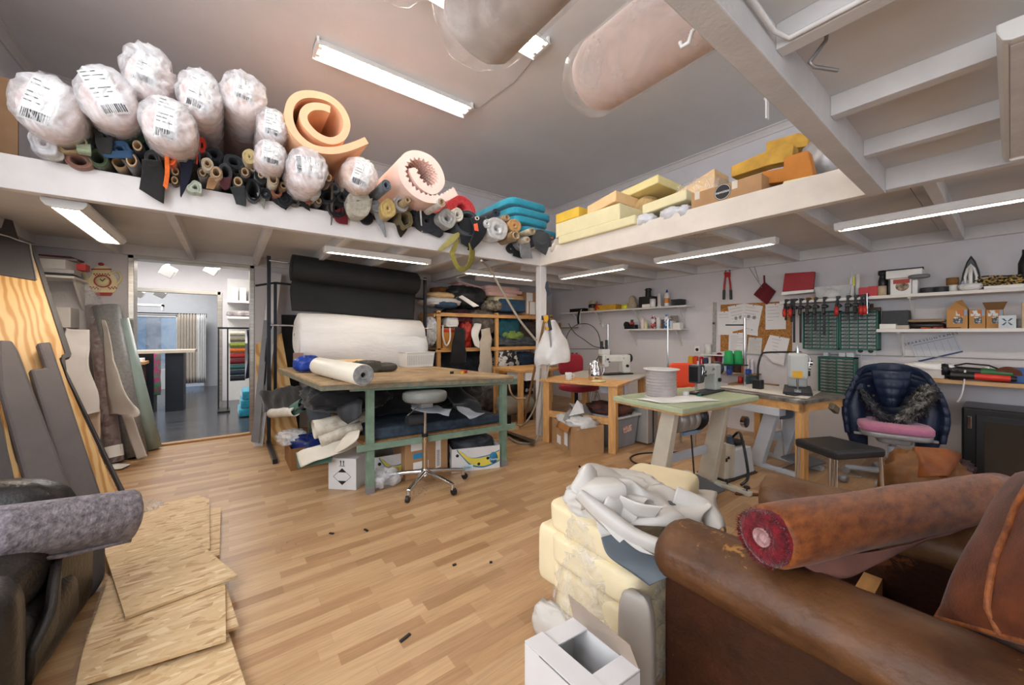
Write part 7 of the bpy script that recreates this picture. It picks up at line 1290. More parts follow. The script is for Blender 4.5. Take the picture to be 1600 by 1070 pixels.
one('dark_bottle','black bottle cut off by the right edge above the cord coil','bottle',MB().lathe([(0,0),(.04,0),(.04,.2),(.02,.27),(.02,.31),(0,.31)],18,(XT+.1,PX(1603,440,XT+.1).y,z3_)),blackm)
def clamp_shape(t,L_,red):
 part('bar',MB().box((-.004,-.010,-L_),(.004,.010,.05)),steelb,t);part('fixed_jaw',MB().box((-.006,-.02,.02),(.07,.012,.05)),blackm,t,bevel=.005)
 s=part('sliding_jaw',MB().prism([(-.012,-.022,-.075),(.075,-.022,-.06),(.075,-.022,-.04),(.0,-.022,-.03),(-.012,-.022,-.04)],(0,.044,0)),blackm,t,bevel=.005)
 if red:part('grip',MB().lathe([(0,0),(.016,.005),(.02,.04),(.016,.09),(0,.095)],12,(-.045,0,-.155)),rdm,t);part('screw',MB().cyl((-.045,0,-.07),(-.045,0,.0),.007,n=8),steelb,t)
 else:part('grip',MB().prism([(-.01,-.015,-.14),(-.045,-.015,-.13),(-.03,-.015,-.07),(-.01,-.015,-.06)],(0,.03,0)),blackm,t,bevel=.006)
CL=[(1227,470,.18,1,'red handled clamp at the far left end of the clamp row'),(1236,468,.20,1,'second red handled clamp from the left end of the row'),(1240,464,.42,0,'long bar clamp with a paper tag near the left end'),(1250,466,.42,0,'long black bar clamp reaching down beside the parts cabinet'),(1261,466,.22,0,'slim black clamp above the left of the parts cabinet'),(1273,464,.30,0,'black bar clamp third before the big gap in the row'),(1287,462,.34,0,'black clamp with a wide jaw before the big gap in the row'),(1308,463,.17,1,'red handled screw clamp in the middle of the clamp row'),(1324,463,.20,0,'small black clamp left of its twin on the clamp row'),(1336,462,.20,0,'small black clamp right of its twin on the clamp row'),(1346,461,.17,1,'red handled clamp near the right end of the clamp row'),(1352,461,.14,1,'red handled clamp at the right end of the clamp row')]
for px,py,L_,rd,lab in CL:
 P=PX(px,py,XT-.03);t=thing('bar_clamp',lab,'clamp',(XT-.012,P.y,z3_-.03),group='clamps hanging on the top shelf edge');clamp_shape(t,L_*1.05,rd)
one('chrome_rod','thin chrome rod hanging at the right end of the clamp row','rod',MB().cyl(PX(1354.5,458,XT-.02),PX(1355,490,XT-.02),.006,n=8),chrome)
# parts cabinets with small drawers
grn=mat('cabinet_green','1f6a5a',.45,var=.08);drm=mat('drawer_smoke','8d9390',.25,col2='4a4f4c',scale=30)
def cabinet(label,pa,pb,yt,yb,X,rows,cols,grp):
 a=PX(pa,yt,X);b=PX(pb,yt,X);z0=PX(pa,yb,X).z;z1=a.z;y1,y0=a.y,b.y
 t=thing('parts_cabinet',label,'cabinet',((X+WX)/2,(y0+y1)/2,z0),group=grp)
 f=MB();w_=.012
 f.box((X,y0,z0),(WX,y0+w_,z1));f.box((X,y1-w_,z0),(WX,y1,z1));f.box((X,y0,z0),(WX,y1,z0+w_));f.box((X,y0,z1-w_),(WX,y1,z1));f.box((WX-.01,y0,z0),(WX,y1,z1))
 dh=(z1-z0-2*w_)/rows;dw=(y1-y0-2*w_)/cols
 for r in range(1,rows):f.box((X+.004,y0,z0+w_+r*dh-.002),(WX,y1,z0+w_+r*dh+.002))
 for c_ in range(1,cols):f.box((X+.002,y0+w_+c_*dw-.003,z0),(WX,y0+w_+c_*dw+.003,z1))
 part('frame',f,grn,t,True)
 d=MB().box((0,-dw/2+.005,.004),(.1,dw/2-.005,dh-.007));d.box((-.004,-dw*.4,.004),(0,dw*.4,.009));first=None
 for r in range(rows):
  for c_ in range(cols):
   if first is None:first=part('drawer',d,drm,t)
   o=first if r==0 and c_==0 else first.copy()
   if o is not first:C.objects.link(o);o.parent=t
   o.location=V(X+.008,y0+w_+(c_+.5)*dw,z0+w_+r*dh)-WL[t.name]
 return t
cabinet('left half of the wide green parts cabinet under the clamps',1254,1310,487,545,5.2,10,4,'green parts cabinets')
cabinet('right half of the wide green parts cabinet under the clamps',1311,1372,487,546,5.2,10,4,'green parts cabinets')
cabinet('lower green parts cabinet behind the fur trimmed jacket',1278,1336,557,612,5.2,11,2,'green parts cabinets')
for k,(pa,pb,lab)in enumerate([(1286,1294,'little clear box at the left on the lower parts cabinet'),(1310,1321,'clear plastic box in the middle on the lower parts cabinet'),(1322,1334,'clear plastic box at the right on the lower parts cabinet')]):shx('clear_box',lab,'box',pa,pb,551,5.22,PX(1300,557,5.2).z,.08,mat('clear_box','c4cacc',.2),group='clear boxes on the lower parts cabinet')
one('wooden_plane','small wooden hand plane lying on the wide parts cabinet','plane',MB().obox((5.26,PX(1355,480,5.26).y,PX(1340,487,5.2).z+.02),(.06,.2,.04)).cyl((5.26,PX(1362,480,5.26).y,PX(1340,487,5.2).z+.03),(5.26,PX(1362,480,5.26).y,PX(1340,487,5.2).z+.08),.014,n=8),mat('dark_wood','4a2e20',.5))
# second right shelf
s4,z4_=shelf('white wall shelf with a row of brown cartons',1369,515,1640,511,XT,.03,brackets=(1404,))
shx('black_crate','black ribbed plastic crate at the left of the carton shelf','crate',1378,1420,485,XT+.1,z4_+.0,.15,mat('crate_black','26262a',.45,var=.2,scale=40))
shx('white_tray','flat white box in front of the black ribbed crate','box',1374,1400,506,XT+.0,z4_,.1,whitem)
shx('tool_strip','pale wooden strip in front of the black ribbed crate','strip',1399,1420,508,XT+.0,z4_,.06,mat('pale_wood','bfb2a2',.4))
t=thing('tool_pouch','oval beige lidded black tray on the carton shelf','tray',PX(1448,510,XT+.05));P=PX(1448,505,XT+.12)
part('tray',MB().lathe([(0,0),(.8,0),(1,.3),(1,.6),(0,.6)],28,(P.x,P.y,z4_),sx=.1,sy=.19),blackm,t,True)
t.children[0].data.transform(Matrix.Identity(4))
bpy.data.objects.remove(t.children[0])
hwy=abs(PX(1419,505,XT+.12).y-PX(1478,505,XT+.12).y)/2
part('tray',MB().blob((P.x,P.y,z4_+.03),(.09,hwy,.03),.6),blackm,t,True);part('lid',MB().blob((P.x,P.y,z4_+.075),(.1,hwy,.016),.5),mat('beige_lid','9c8468',.6,var=.1),t,True)
for k,(pa,pb,lab)in enumerate([(1446,1462,'orange handled scissors lying at the front of the carton shelf'),(1464,1484,'orange and black pliers lying at the front of the carton shelf')]):
 P=PX((pa+pb)/2,511,XT+.02);t=thing('hand_tool',lab,'tool',(P.x,P.y,z4_),group=None);part('handles',MB().tube([(.0,.06,.008),(.02,.02,.008),(0,0,.008)],.008,6).tube([(.04,.06,.008),(.02,.02,.008),(.0,.0,.008)],.008,6),mat('tool_orange','d8552a',.4),t);part('blades',MB().obox((.01,-.05,.008),(.014,.1,.006)),steelb,t)
def carton(label,pa,pb,yt,open_=0,win='face',grp='brown cartons with picture windows'):
 a=PX(pa,yt,XT+.06);b=PX(pb,yt,XT+.06);t=thing('carton',label,'box',(XT+.12,(a.y+b.y)/2,z4_),group=grp);h=a.z
 part('box',MB().box((XT+.06,b.y,z4_),(XT+.22,a.y,h)),mat('kraft_carton','bd8c52',.7,var=.06),t,True,bevel=.002)
 yc=(a.y+b.y)/2;w_=(a.y-b.y)/2;zc=z4_+(h-z4_)*.45
 part('picture_window',MB().box((XT+.058,yc-w_*.55,zc-.03),(XT+.06,yc+w_*.35,zc+.025)),mat('window_pic','cfd2d4',.4,col2='3a3c40',scale=40,lo=.48,hi=.52),t,True)
 part('colour_label',MB().box((XT+.0585,b.y+.005,h-.055),(XT+.06,a.y-w_*(.9 if open_==1 else .2),h-.005)),mat('carton_label','b86a24',.5,col2='cfd8dc',scale=22,lo=.45,hi=.5),t,True);part('blue_edge',MB().box((XT+.058,b.y+.004,h-.055),(XT+.0595,b.y+.02,h-.005)),mat('bracket_blue','8aa6c0',.5),t,True)
 if open_==1:
  part('open_flap',MB().add([(XT+.06,b.y,h),(XT+.22,b.y,h),(XT+.16,b.y+w_*.6,h+.09),(XT+.06,a.y,h),(XT+.22,a.y,h),(XT+.1,a.y-w_*.8,h+.07)],[(0,1,2),(3,5,4),(0,2,5),(0,5,3)]),MATS['kraft_carton'],t,True,solid=.003)
 if open_==2:part('open_flap',MB().add([(XT+.06,b.y,h),(XT+.06,a.y,h),(XT+.02,b.y-.02,h+.06),(XT+.02,a.y+.02,h+.06),(XT+.14,(a.y+b.y)/2,h+.02)],[(0,1,3,2),(2,3,4)]),mat('card_inner','7a5a38',.8),t,True,solid=.003)
 return t
carton('open topped brown carton leftmost of the three on the carton shelf',1479,1512,484,1);carton('closed brown carton in the middle of the three on the carton shelf',1514,1540,484,0);carton('brown carton with raised dark flaps right of the closed one',1541,1568,484,2)
a=PX(1560,493,XT+.0);b=PX(1588,493,XT+.0);t=thing('white_carton','small white carton with a dark X mark before the cartons','box',(XT+.03,(a.y+b.y)/2,z4_))
part('box',MB().box((XT-.0,b.y,z4_),(XT+.055,a.y,a.z)),mat('bluish_white','cdd6dc',.5),t,True,bevel=.002);xm=MB();yc=(a.y+b.y)/2;zc=(a.z+z4_)/2;w_=(a.y-b.y)*.33
for s in(-1,1):
 xm.prism([(XT-.0015,yc-w_,zc+s*.027),(XT-.0015,yc-w_*.55,zc+s*.027),(XT-.0015,yc-w_*.05,zc+s*.004),(XT-.0015,yc-w_*.3,zc+s*.004)][::s],(.0015,0,0));xm.prism([(XT-.0015,yc+w_,zc+s*.027),(XT-.0015,yc+w_*.55,zc+s*.027),(XT-.0015,yc+w_*.05,zc+s*.004),(XT-.0015,yc+w_*.3,zc+s*.004)][::-s],(.0015,0,0))
part('cross_logo',xm,mat('logo_blue','2c4a60',.5),t,True)
cyls('tape_roll','grey tape roll right of the carton with the X mark','tape',1592,8,498,511,XT+.06,mat('grey_tape','77726c',.4),zb=z4_);shx('tan_card','tan card standing at the right edge of the carton shelf','card',1596,1620,472,XT+.06,z4_,.1,mat('pale_reel','c9b294',.7))
q=[(1421,532),(1490,517),(1505,550),(1434,566)]
t=thing('wall_calendar','white wall planner with a row of dark letters hanging crooked below the carton shelf','calendar',wx(1465,550,.01))
part('sheet',wpoly(q,.012,.002),mat('planner_paper','c9cad0',.5,var=.02),t,True);Q=[wx(a,b,.0135)for a,b in q]
def cq(u,v):return Q[0].lerp(Q[1],u).lerp(Q[3].lerp(Q[2],u),v)
ln=MB()
for u in(.05,.2,.35,.5,.65,.8,.95):ln.add([cq(u,.3),cq(u+.006,.3),cq(u+.006,.85),cq(u,.85)],[(0,3,2,1)])
ln.add([cq(.03,.24),cq(.97,.24),cq(.97,.265),cq(.03,.265)],[(0,3,2,1)]);part('grid_lines',ln,mat('grey_ink','8c8c90',.7),t,True)
bt=MB();bt.add([cq(.02,.93),cq(1,.93),cq(1,1),cq(.02,1)],[(0,3,2,1)]);part('blue_band',bt,mat('logo_blue2','2c3a6a',.5),t,True)
text('calendar_lettering','2 P A R K S S U N T A M E S',.030,cq(.46,.13)-V(.001,0,0),cq(.8,.13)-cq(.1,.13),(-1,0,0),inkm,t)
# lower right workbench shelf
XB=4.95
s5,z5_=shelf('wooden bench shelf with power tools above the black heater',1425,590,1640,602,XB,.035,m=mat('bench_wood','c79f70',.5,var=.15,stretch=(6,1,6)),brackets=(1640,))
a=PX(1432,570,XB+.03);b=PX(1478,570,XB+.03);t=thing('plastic_tub','white rectangular plastic tub of papers on the bench shelf','tub',(XB+.12,(a.y+b.y)/2,z5_))
part('tub',MB().hexa([(XB+.04,b.y+.01,z5_),(XB+.2,b.y+.01,z5_),(XB+.2,a.y-.01,z5_),(XB+.04,a.y-.01,z5_),(XB+.02,b.y,z5_+.085),(XB+.22,b.y,z5_+.085),(XB+.22,a.y,z5_+.085),(XB+.02,a.y,z5_+.085)]),whitem,t,True,bevel=.006);part('rim',MB().box((XB+.012,b.y-.012,z5_+.08),(XB+.23,a.y+.012,z5_+.09)),whitem,t,True)
one('paper_sheet','crumpled white papers in the white plastic tub','paper',MB().blob((XB+.12,(a.y+b.y)/2,z5_+.10),(.09,.14,.03),.6,amp=.4,freq=3,ridge=True),paperm)
shx('small_box','white and grey open box left of the white tub on the bench shelf','box',1396,1420,568,XB+.08,z5_,.12,legw)
shx('dark_case','dark blue case between the open box and the white tub','case',1418,1432,574,XB+.04,z5_,.12,mat('dark_blue_tool','262c3c',.4))
gn=mat('tool_green','2f6a3c',.4,var=.08);P=PX(1515,572,XB+.06)
t=thing('angle_grinder','black and green power tool with a round end on the bench shelf','power tool',(P.x,P.y,z5_+.03));
part('body',MB().cyl((0,.12,.05),(0,-.06,.045),.036,.034),blackm,t);part('grip',MB().cyl((0,-.06,.045),(.0,-.22,.04),.036,.03),gn,t);part('round_end',MB().lathe([(0,0),(.05,0),(.055,.02),(.05,.04),(0,.045)],22,(0,.12,.05),(-.2,1,0)),steelb,t);part('cord_loop',MB().tube([(0,-.2,.05),(.05,-.1,.1),(.03,.02,.11),(-.02,.08,.09)],.007),blackm,t)
P=PX(1535,590,XB+.0);t=thing('oscillating_tool','red and black power tool lying at the front of the bench shelf','power tool',(P.x,P.y,z5_+.01));part('body',MB().cyl((0,.17,.03),(0,.04,.03),.034,.028),blackm,t);part('red_grip',MB().cyl((0,.04,.03),(0,-.14,.026),.028,.024),mat('tool_bright_red','d8382a',.4),t);part('end',MB().cyl((0,-.14,.026),(0,-.17,.026),.024,.02),blackm,t)
P=PX(1588,578,XB+.06);one('blue_box','blue plastic tool case at the right edge of the bench shelf','case',MB().box((XB+.04,P.y-.08,z5_),(XB+.2,P.y+.04,z5_+.12)),mat('tool_blue','2a5a9c',.4,var=.1),bevel=.008)
P=PX(1575,590,XB+.03);one('grinding_disc','brown round grinding disc leaning among the tools on the bench shelf','disc',MB().cyl((XB+.04,P.y,z5_+.06),(XB+.055,P.y,z5_+.065),.07,n=28),mat('disc_brown','6a4030',.7))
xheap('cable_tangle','tangle of black cables between the tub and the green tool','cable',1478,1502,576,591,XB+.02,.14,blackm,.45,freq=4)
xheap('cable_tangle','tangle of black cables at the right behind the red tool','cable',1545,1600,580,598,XB+.12,.1,blackm,.45,freq=4)
xheap('white_rag','small white rag between the green tool and the blue case','rag',1538,1548,574,582,XB+.06,.08,paperm,.3)
hose('power_cable','white cable hanging down from the bench shelf over the heater',[PX(1508,578,XB-.005),PX(1506,600,XB-.012),PX(1502,618,XB-.012),PX(1496,628,XB-.012)],.006,cabm,'cable')
# bench, pink chair with jacket, heater
bv=mat('bench_vinyl','2c2c2e',.35,var=.1,bump=.1,bscale=80)
pts=[G(1237,750),G(1283,755),G(1325,762),G(1382,757)]
c=sum(pts,V(0,0,0))/4
hz=CH+ray(1240,683).z*(pts[0]-O0).dot(V(CC,SS,0));hz=.44
bt=[G(1241,684,hz),G(1306,706,hz),G(1386,701,hz),G(1296,680,hz)]
t=thing('bench_stool','small black vinyl bench stool on thin chrome legs','stool',c)
u=(bt[1]-bt[0]);
part('seat',MB().hexa([p-V(0,0,.065)for p in bt]+bt),bv,t,True,bevel=.02)
cc_=sum(bt,V(0,0,0))/4
for p in bt:
 top=p.lerp(cc_,.12)-V(0,0,.06);b=p.lerp(cc_,.06);b.z=0;part('leg',MB().cyl(b,top,.011,.013,n=12),chrome,t,True)
cp=V(4.50,.60,0);fwd=(V(-.97,-.25,0)).normalized();sd=V(-fwd.y,fwd.x,0);rzc=math.atan2(-fwd.x,fwd.y)+PI
zs=.47
t=thing('office_chair','grey swivel chair with a pink seat under the navy jacket','chair',cp)
def L(a,b,z):return sd*a+(-fwd)*b+V(0,0,z)
pk=mat('pink_upholstery','b4718e',.85,var=.08,scale=40,sheen=.3);gp2=mat('grey_plastic','b9b5ae',.4,var=.03)
rm_=Matrix((sd,-fwd,V(0,0,1))).transposed()
part('seat',MB().blob(L(0,0,zs),(.225,.22,.04),.4,rot=rm_),pk,t);part('seat_shell',MB().blob(L(0,0,zs-.05),(.22,.21,.035),.45,rot=rm_),gp2,t);part('mechanism',MB().blob(L(0,0,zs-.10),(.11,.13,.04),.5,rot=rm_),gp2,t)
part('column',MB().cyl((0,0,.28),(0,0,zs-.1),.018),gp2,t);part('gas_spring',MB().cyl((0,0,.05),(0,0,.30),.035),legw,t)
for k in range(5):
 a_=k*2*PI/5+.5;q=V(math.cos(a_),math.sin(a_),0);part('leg',MB().tube([q*.02+V(0,0,.08),q*.3+V(0,0,.055)],[.03,.02],8),legw,t);part('wheel',MB().cyl(q*.3-V(-q.y,q.x,0)*.02+V(0,0,.03),q*.3+V(-q.y,q.x,0)*.02+V(0,0,.03),.03,n=14),gp2,t)
for s in(-1,1):part('lever',MB().obox(L(s*.19,-.06,zs-.08),(.12,.03,.02),rm_),gp2,t,bevel=.006)
part('backrest',MB().blob(L(0,.27,.72),(.2,.05,.2),.5,rot=rm_),pk,t)
nv_=mat('jacket_navy','1f2a42',.4,var=.2,scale=10,bump=.3,bscale=20);furm=mat('grey_fur','8f8c88',.9,col2='2e2d2e',scale=22,stretch=(1,1,1),lo=.4,hi=.6)
jk=thing('fur_hood_jacket','navy quilted jacket with grey fur trim draped over the pink chair','jacket',cp+V(0,0,.3))
def jp(a,b,z):return cp+L(a,b,z)
def shell(u,v):
 U=u*2-1;ang=U*1.25;zz=.985-.62*v-.10*abs(U)**3*(1-v);rad=.36+.03*math.sin(v*3)
 a=.74*rad*math.sin(ang)*(.86+.28*math.sin(min(1,v*1.25)*PI*.6));b=.33-.30*(1-math.cos(ang))*1.0-(.02 if v>.2 else .0)
 if v<.12:b+=.02;
 qv=math.sin(v*PI*7);puff=.010*abs(qv)**.6*(.6+.4*abs(math.sin(U*PI*3.5))**.6)+.01*noise.noise(V(U*3,v*6,1))
 return jp(a,b-.14*math.sin(PI*min(1,v))*.0-puff-.10,zz)
part('jacket_shell',MB().grid(shell,60,70),nv_,jk,True,solid=.035,offset=0)
def hood(u,v):
 U=u*2-1;z=.93-.30*v;w_=.115*(1-.65*v**1.6);return jp(U*w_,.12-.06*(1-U*U)-.02*math.sin(v*PI)-.008*abs(math.sin(v*PI*4))-.006*abs(math.sin(U*PI*1.5)),z)
part('hood',MB().grid(hood,30,34),nv_,jk,True,solid=.03,offset=0)
for s in(-1,1):
 part('sleeve',MB().tube([jp(s*.2,.14,.80),jp(s*.235,.10,.60),jp(s*.22,.10,.38),jp(s*.19,.12,.16)],[.05,.075,.075,.05],14),nv_,jk,True)
def fur(pts,rads,seed,dens=900):
 rr=random.Random(seed);mb=MB();cl=[catmull(pts,i/30)for i in range(31)]
 mb.tube(cl,[catmull([V(r,0,0)for r in rads],i/30).x*.8 for i in range(31)],12)
 for k in range(dens):
  i=rr.uniform(.3,29.7);p=catmull(pts,i/30);r=catmull([V(q,0,0)for q in rads],i/30).x;d=V(rr.gauss(0,1),rr.gauss(0,1),rr.gauss(0,1)).normalized();tn=(catmull(pts,min(1,i/30+.03))-p).normalized();d=(d-tn*d.dot(tn)*.6).normalized()
  w_=d.cross(tn).normalized()*.004;b_=p+d*r*.7;e=p+d*(r*1.25+rr.uniform(0,.02))+tn*rr.uniform(-.03,.03)+V(0,0,-.012)
  m_=b_.lerp(e,.5)+d*.006;mb.add([b_-w_,b_+w_,m_+w_*.7,m_-w_*.7,e],[(0,1,2,3),(3,2,4)])
 return mb
part('fur_trim',fur([jp(.22,.04,.80),jp(.19,.0,.76),jp(.13,-.04,.66),jp(.08,-.06,.58),jp(.03,-.05,.53)][::1],[.025,.062,.06,.05,.03],3,1500),furm,jk,True,kind='stuff')
part('fur_trim',fur([jp(-.19,.04,.76),jp(-.16,.0,.69),jp(-.11,-.04,.60),jp(-.06,-.06,.55),jp(-.0,-.05,.53)],[.02,.035,.04,.04,.03],5,900),mat('dark_fur','4a4a50',.6,col2='23242a',scale=22),jk,True,kind='stuff')
for a_,z in((-.15,.80),(-.12,.72),(.19,.58)):part('snap_button',MB().cyl(jp(a_,.0,z),jp(a_,-.012,z),.009,n=10),chrome,jk,True)
xl_,hzr=PX(1502,690,4.95),None
fy=PX(1502,690,4.85).y;ztop=PX(1530,637,4.9).z
t=thing('black_heater','black cabinet with a dark glass front standing under the bench shelf','cabinet',(5.08,fy-.4,0))
bk=mat('heater_black','1b1b1d',.3,var=.06)
part('body',MB().box((4.85,fy-.9,.0),(5.32,fy,ztop)),bk,t,True,bevel=.015);part('door_frame',MB().box((4.832,fy-.9,.06),(4.85,fy-.075,ztop-.05)),blackm,t,True,bevel=.006);part('glass_front',MB().box((4.826,fy-.9,.1),(4.832,fy-.12,ztop-.10)),mat('brown_glass','3a332e',.15,var=.06),t,True);part('latch',MB().box((4.842,fy-.055,ztop-.17),(4.85,fy-.03,ztop-.07)),chrome,t,True,bevel=.003)
lth=mat('tan_leather_heap','84491f',.5,var=.25,scale=8,bump=.15,bscale=60)
hc=PT(1445,735,2.75)
one('leather_heap','crumpled brown leather heap standing on the floor before the heater','leather',MB().blob((hc.x-.05,hc.y,.16),(.17,.2,.2),.7,amp=.3,freq=2,ridge=True,seed=4),mat('light_brown_leather','80552f',.55,var=.25,scale=9))
def pz(px,py,d=2.7):return PT(px,py,d)
one('leather_cone','brown leather sheet rolled to a cone on the crumpled leather heap','leather',cloth([pz(1430,698,2.6),pz(1435,722,2.55),pz(1436,745,2.55)],[pz(1500,716,2.7),pz(1488,728,2.6),pz(1468,745,2.55)],n=16,m=14,amp=.01,sag=(-.05,-.08,.04)),lth,solid=.006)
one('leather_heap','dark folded leather ends at the right of the brown leather cone','leather',MB().blob(pz(1490,728,2.75),(.09,.09,.05),.7,amp=.3,ridge=True,seed=9),mat('dark_hide','3c2a2a',.4,var=.3,scale=20))
hose('power_cable','grey cable tangled on the floor behind the bench stool',[G(1210,735,.008),G(1250,722,.008),G(1290,728,.008),G(1330,735,.008),G(1345,745,.008),G(1310,742,.008)],.005,hg,'cable')
one('foot_pedal','small grey round foot switch on the floor behind the bench stool','switch',MB().blob(G(1318,747,.03),(.04,.035,.03),.8),mat('grey_metal','9a9ca0',.4))
one('rust_strip','rusty brown strip lying on the floor before the green table','strip',MB().hexa([G(1148,772,0),G(1150,768,0),G(1192,771,0),G(1190,774,0),G(1148,772,.01),G(1150,768,.01),G(1192,771,.01),G(1190,774,.01)]),mat('rust','6e3a20',.7))
for k,(a,b,c_,lab)in enumerate([(633,996,.05,'black plastic scrap lying on the open floor in front'),(710,882,.02,'tiny black scrap on the floor above the long black one'),(767,878,.015,'tiny grey scrap on the middle of the floor'),(518,833,.03,'thin dark shaving on the floor below the stool'),(572,828,.035,'thin grey shaving on the floor near the stool'),(1178,735,.02,'small black scrap on the floor by the white motor box')]):
 one('floor_scrap',lab,'scrap',MB().obox(G(a,b,.004),(c_,.012,.006),.3-k*.4),blackm if k not in(2,4)else steelb,group='scraps on the floor')
# brown leather sofa in the right foreground
def hide_mat(name,base,dark,wear,amt,rough=.4):
 m=mat(name,base,rough,col2=dark,scale=5,bump=.3,bscale=45,lo=.3,hi=.66);nt=m.node_tree;N=nt.nodes;L=nt.links;b=N['Principled BSDF']
 src=b.inputs['Base Color'].links[0].from_socket;tc=N.new('ShaderNodeTexCoord')
 n1=N.new('ShaderNodeTexNoise');n1.inputs['Scale'].default_value=26;n1.inputs['Detail'].default_value=6;n1.inputs['Roughness'].default_value=.7;n1.inputs['Distortion'].default_value=.6;L.new(tc.outputs['Object'],n1.inputs[0])
 n2=N.new('ShaderNodeTexNoise');n2.inputs['Scale'].default_value=3.2;L.new(tc.outputs['Object'],n2.inputs[0]);mu=N.new('ShaderNodeMath');mu.operation='MULTIPLY';L.new(n1.outputs[0],mu.inputs[0]);L.new(n2.outputs[0],mu.inputs[1])
 mr=N.new('ShaderNodeMapRange');mr.inputs[1].default_value=amt;mr.inputs[2].default_value=amt+.05;L.new(mu.outputs[0],mr.inputs[0])
 mx=N.new('ShaderNodeMix');mx.data_type='RGBA';mx.inputs[7].default_value=lin(wear);L.new(mr.outputs[0],mx.inputs[0]);L.new(src,mx.inputs[6]);L.new(mx.outputs[2],b.inputs['Base Color'])
 return m
hide=hide_mat('sofa_leather','694427','402512','a9793f',.345,.48)
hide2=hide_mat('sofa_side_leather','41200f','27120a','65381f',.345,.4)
worn=mat('worn_tan','b08040',.6,var=.2)
XA,YF,ZA=1.16,.72,.62
t=thing('leather_sofa','old worn brown leather sofa in the right foreground','sofa',(1.65,-.1,0))
part('side_panel',MB().box((XA-.01,-.75,.03),(XA+.04,YF-.03,ZA-.10)),hide2,t,True,bevel=.012)
def armroll(x,yf,z,r,seed):
 def fn(u,v):
  a=2*PI*u;y=yf-v*1.45;q=r*(1+.035*(1-2*abs(noise.noise(V(math.cos(a)*2.5+seed,y*7+math.sin(a)*2,math.sin(a)*2.5))))+.07*noise.noise(V(math.cos(a)*1.2+seed,y*3.5,math.sin(a)*1.2))+.05*noise.noise(V(math.cos(a)*3,y*9+seed,math.sin(a)*3)))
  k=min(1,v*1.45/.05);q*=math.sqrt(max(0,1-(1-k)**2))if k<1 else 1
  w_=-.25*max(0,-math.sin(a))*r
  return V(x+q*1.15*math.cos(a),y,z+q*math.sin(a)*.85)
 return MB().grid(fn,44,60,wrap=True)
part('arm_roll',armroll(XA+.05,YF,ZA-.085,.105,2),hide,t,True)
part('inner_arm',MB().box((XA+.04,-.75,.2),(XA+.14,YF-.05,ZA-.1)),hide2,t,True,bevel=.02)
part('arm_roll',armroll(1.98,.70,ZA-.09,.10,7),mat('arm_worn','7a5a3c',.5,col2='5a3820',scale=7,bump=.2,bscale=60),t,True);part('inner_arm',MB().box((1.9,-.75,.05),(2.04,.64,ZA-.12)),hide2,t,True,bevel=.02)
part('seat_frame',MB().box((XA+.04,-.7,.12),(1.95,.6,.30)),hide2,t,True,bevel=.02);part('wooden_rail',MB().box((XA+.13,.28,.30),(1.9,.33,.36)),pine2,t,True)
part('backrest',MB().blob((1.6,-.78,.55),(.55,.12,.5),.4),hide,t,True)
part('foot',MB().cyl((XA+.03,YF-.06,0),(XA+.03,YF-.06,.05),.03),MATS['dark_wood'],t,True)
wp=MB()
rr=random.Random(2)
for k in range(14):
 y=YF-.02-abs(rr.gauss(0,.16));a_=rr.uniform(1.4,2.9);r=.109;p=V(XA+.05+r*1.15*math.cos(a_),y,ZA-.085+r*.86*math.sin(a_));wp.obox(p,(.003,rr.uniform(.004,.02),rr.uniform(.003,.008)),Matrix.Rotation(-(a_-PI/2),3,'Y'))
rust=mat('rust_velvet','9c5826',.55,col2='5e2c12',scale=14,detail=7,sheen=.15,bump=.2,bscale=120,stretch=(1,3,3),lo=.3,hi=.65)
crim=mat('crimson_plush','7a1020',.95,col2='4a0812',scale=50,bump=.5,bscale=120,sheen=.4)
a=PT(1197,838,1.0);b=PT(1565,772,1.42);d=(b-a).normalized();L_=(b-a).length
t=thing('velvet_roll','rust coloured velvet roll with a crimson plush end lying on the sofa arms','fabric roll',(a+b)/2-V(0,0,.08))
part('velvet',MB().lathe([(.062,.0),(.074,.004),(.078,.02)]+[(.078+.002*math.sin(k*1.3),.02+(L_-.03)*k/12)for k in range(1,13)]+[(.05,L_)],40,a,d,wob=.025,seed=3),rust,t,True)
pl=MB();rr=random.Random(9);fm=frame(d)
pl.lathe([(.02,-.012),(.035,-.02),(.05,-.022),(.064,-.014),(.072,.006)],32,a,d,wob=.08,seed=1)
for k in range(1600):
 r=math.sqrt(rr.uniform(.08,1))*.072;an=rr.uniform(0,2*PI);p=a+fm@V(r*math.cos(an),r*math.sin(an),-.012);e=p+fm@V(rr.gauss(0,.004)+.002*math.cos(an),rr.gauss(0,.004)+.002*math.sin(an),-rr.uniform(.004,.013));w_=fm@V(-math.sin(an),math.cos(an),0)*.0016;pl.add([p-w_,p+w_,e],[(0,1,2)])
part('plush_end',pl,crim,t,True,kind='stuff');part('core_tube',MB().lathe([(.0,.0),(.022,-.004),(.024,-.02),(.02,-.02),(.018,.0)],20,a,d),film('pinkish_film','c89a98',.7),t,True)
part('loose_end',cloth([a+V(.04,-.06,-.05),a.lerp(b,.35)+V(0,-.075,-.05),a.lerp(b,.7)+V(0,-.07,-.04)],[PT(1240,876,.99),PT(1325,900,1.0),PT(1440,838,1.14)],n=26,m=10,amp=.01,seed=2),mat('velvet_back','7a5248',.7,var=.15),t,True,solid=.005)
def cq2(px,py,dd):return PT(px,py,dd)
t=thing('velvet_cushion','large rust velvet cushion with piped edges standing on the sofa','cushion',(1.6,-.15,.3))
P00,P01,P10,P11=PT(1432,940,.93),PT(1560,722,1.03),PT(1720,1010,.62),PT(1760,690,.70)
nrm=(P10-P00).cross(P01-P00).normalized()
if nrm.dot(O0-P00)<0:nrm=-nrm
